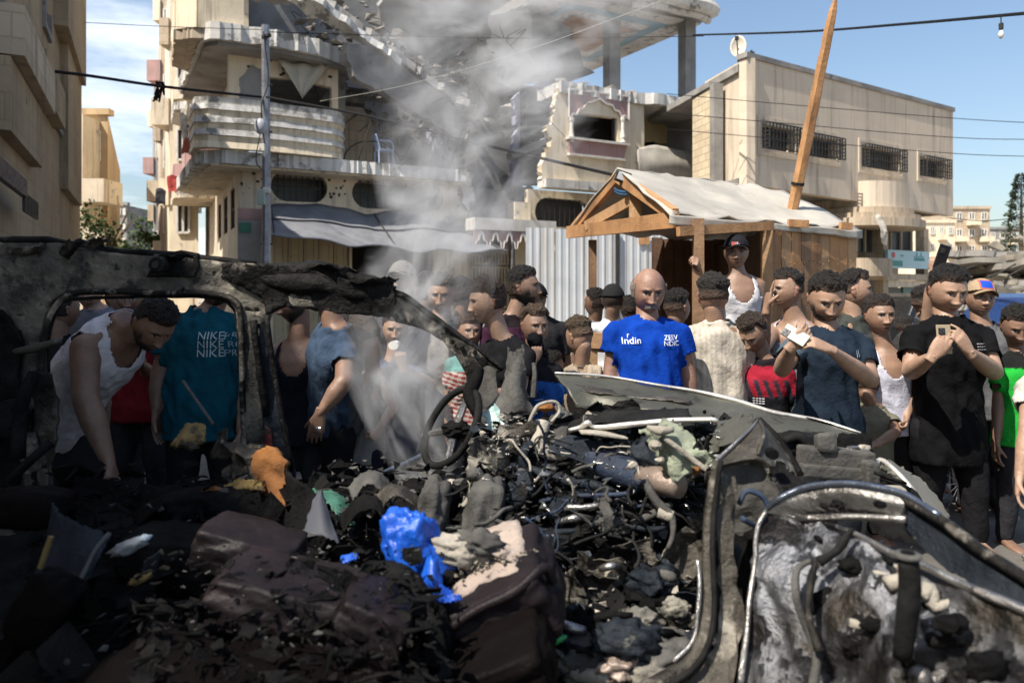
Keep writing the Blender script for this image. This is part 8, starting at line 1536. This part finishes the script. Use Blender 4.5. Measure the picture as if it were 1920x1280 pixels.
# ---------------- smoke
sm_ = MB(); ctl = [(0.62, -.30, 3.05, .10), (0.9, -.42, 3.1, .17), (1.15, -.50, 3.25, .25), (1.45, -.42, 3.45, .33), (1.9, -.32, 3.8, .38), (2.6, -.1, 4.5, .75), (3.4, .05, 5.2, 1.15), (4.6, .25, 6.2, 1.6)]
Z0, Z1 = ctl[0][0], ctl[-1][0]; vs = []; fs = []; n = 16; m_ = 24
def ci(z, k): return float(np.interp(z, [c[0] for c in ctl], [c[k] for c in ctl]))
for j in range(m_ + 1):
    z = Z0 + (Z1 - Z0) * (j / m_) ** 1.4
    for i in range(n): a = 2 * PI * i / n; r_ = ci(z, 3) * 1.15; vs.append((ci(z, 1) + r_ * math.cos(a), ci(z, 2) + r_ * math.sin(a), z))
fs = [(j * n + i, j * n + (i + 1) % n, (j + 1) * n + (i + 1) % n, (j + 1) * n + i) for j in range(m_) for i in range(n)] + [tuple(range(n))[::-1], tuple(range(m_ * n, m_ * n + n))]
vm = bpy.data.materials.new('smoke_volume'); vm.use_nodes = True; nt = vm.node_tree; N = nt.nodes; L = nt.links; N.clear(); out = N.new('ShaderNodeOutputMaterial'); pv = N.new('ShaderNodeVolumePrincipled'); L.new(pv.outputs[0], out.inputs['Volume'])
pv.inputs['Color'].default_value = (.95, .96, .98, 1); pv.inputs['Anisotropy'].default_value = .2
tc = N.new('ShaderNodeNewGeometry'); sx = N.new('ShaderNodeSeparateXYZ'); L.new(tc.outputs['Position'], sx.inputs[0])
mr = N.new('ShaderNodeMapRange'); mr.inputs['From Min'].default_value = Z0; mr.inputs['From Max'].default_value = Z1; L.new(sx.outputs['Z'], mr.inputs['Value'])
def fc(k, sc0, sc1):
    f = N.new('ShaderNodeFloatCurve'); c = f.mapping.curves[0]; c.points[0].location = (0, (ctl[0][k] - sc0) / (sc1 - sc0)); c.points[1].location = (1, (ctl[-1][k] - sc0) / (sc1 - sc0))
    for q in ctl[1:-1]: c.points.new((q[0] - Z0) / (Z1 - Z0), (q[k] - sc0) / (sc1 - sc0))
    for p in c.points: p.handle_type = 'VECTOR'
    f.mapping.update(); L.new(mr.outputs[0], f.inputs['Value']); g = N.new('ShaderNodeMath'); g.operation = 'MULTIPLY_ADD'; L.new(f.outputs[0], g.inputs[0]); g.inputs[1].default_value = sc1 - sc0; g.inputs[2].default_value = sc0; return g.outputs[0]
def mth(op, a, b=None, clamp=False):
    g = N.new('ShaderNodeMath'); g.operation = op; g.use_clamp = clamp
    for i, q in enumerate((a, b)):
        if q is None: continue
        if isinstance(q, (int, float)): g.inputs[i].default_value = q
        else: L.new(q, g.inputs[i])
    return g.outputs[0]
dx = mth('SUBTRACT', sx.outputs['X'], fc(1, -1, 1)); dy = mth('SUBTRACT', sx.outputs['Y'], fc(2, 2, 7)); rr_c = fc(3, 0, 2)
dist = mth('DIVIDE', mth('SQRT', mth('ADD', mth('MULTIPLY', dx, dx), mth('MULTIPLY', dy, dy))), rr_c); fall = mth('SUBTRACT', 1.0, dist, True)
cmb = N.new('ShaderNodeCombineXYZ'); L.new(mth('DIVIDE', dx, mth('POWER', rr_c, .7)), cmb.inputs[0]); L.new(mth('DIVIDE', dy, mth('POWER', rr_c, .7)), cmb.inputs[1]); L.new(mth('MULTIPLY', sx.outputs['Z'], 1.5), cmb.inputs[2])
nz = N.new('ShaderNodeTexNoise'); nz.inputs['Scale'].default_value = 2.0; nz.inputs['Detail'].default_value = 5; nz.inputs['Roughness'].default_value = .6; nz.inputs['Distortion'].default_value = .9; L.new(cmb.outputs[0], nz.inputs['Vector'])
nr = N.new('ShaderNodeMapRange'); nr.inputs['From Min'].default_value = .47; nr.inputs['From Max'].default_value = .68; L.new(nz.outputs['Fac'], nr.inputs['Value'])
dens = mth('MULTIPLY', mth('MULTIPLY', mth('POWER', nr.outputs[0], 1.3), mth('POWER', fall, .6)), mth('DIVIDE', 2.1, mth('POWER', rr_c, 1.45))); L.new(dens, pv.inputs['Density'])
sm_.add(vs, fs); so2 = sm_.build('smoke', vm, None, True, kind='stuff')
bpy.data.scenes.remove(TSC)
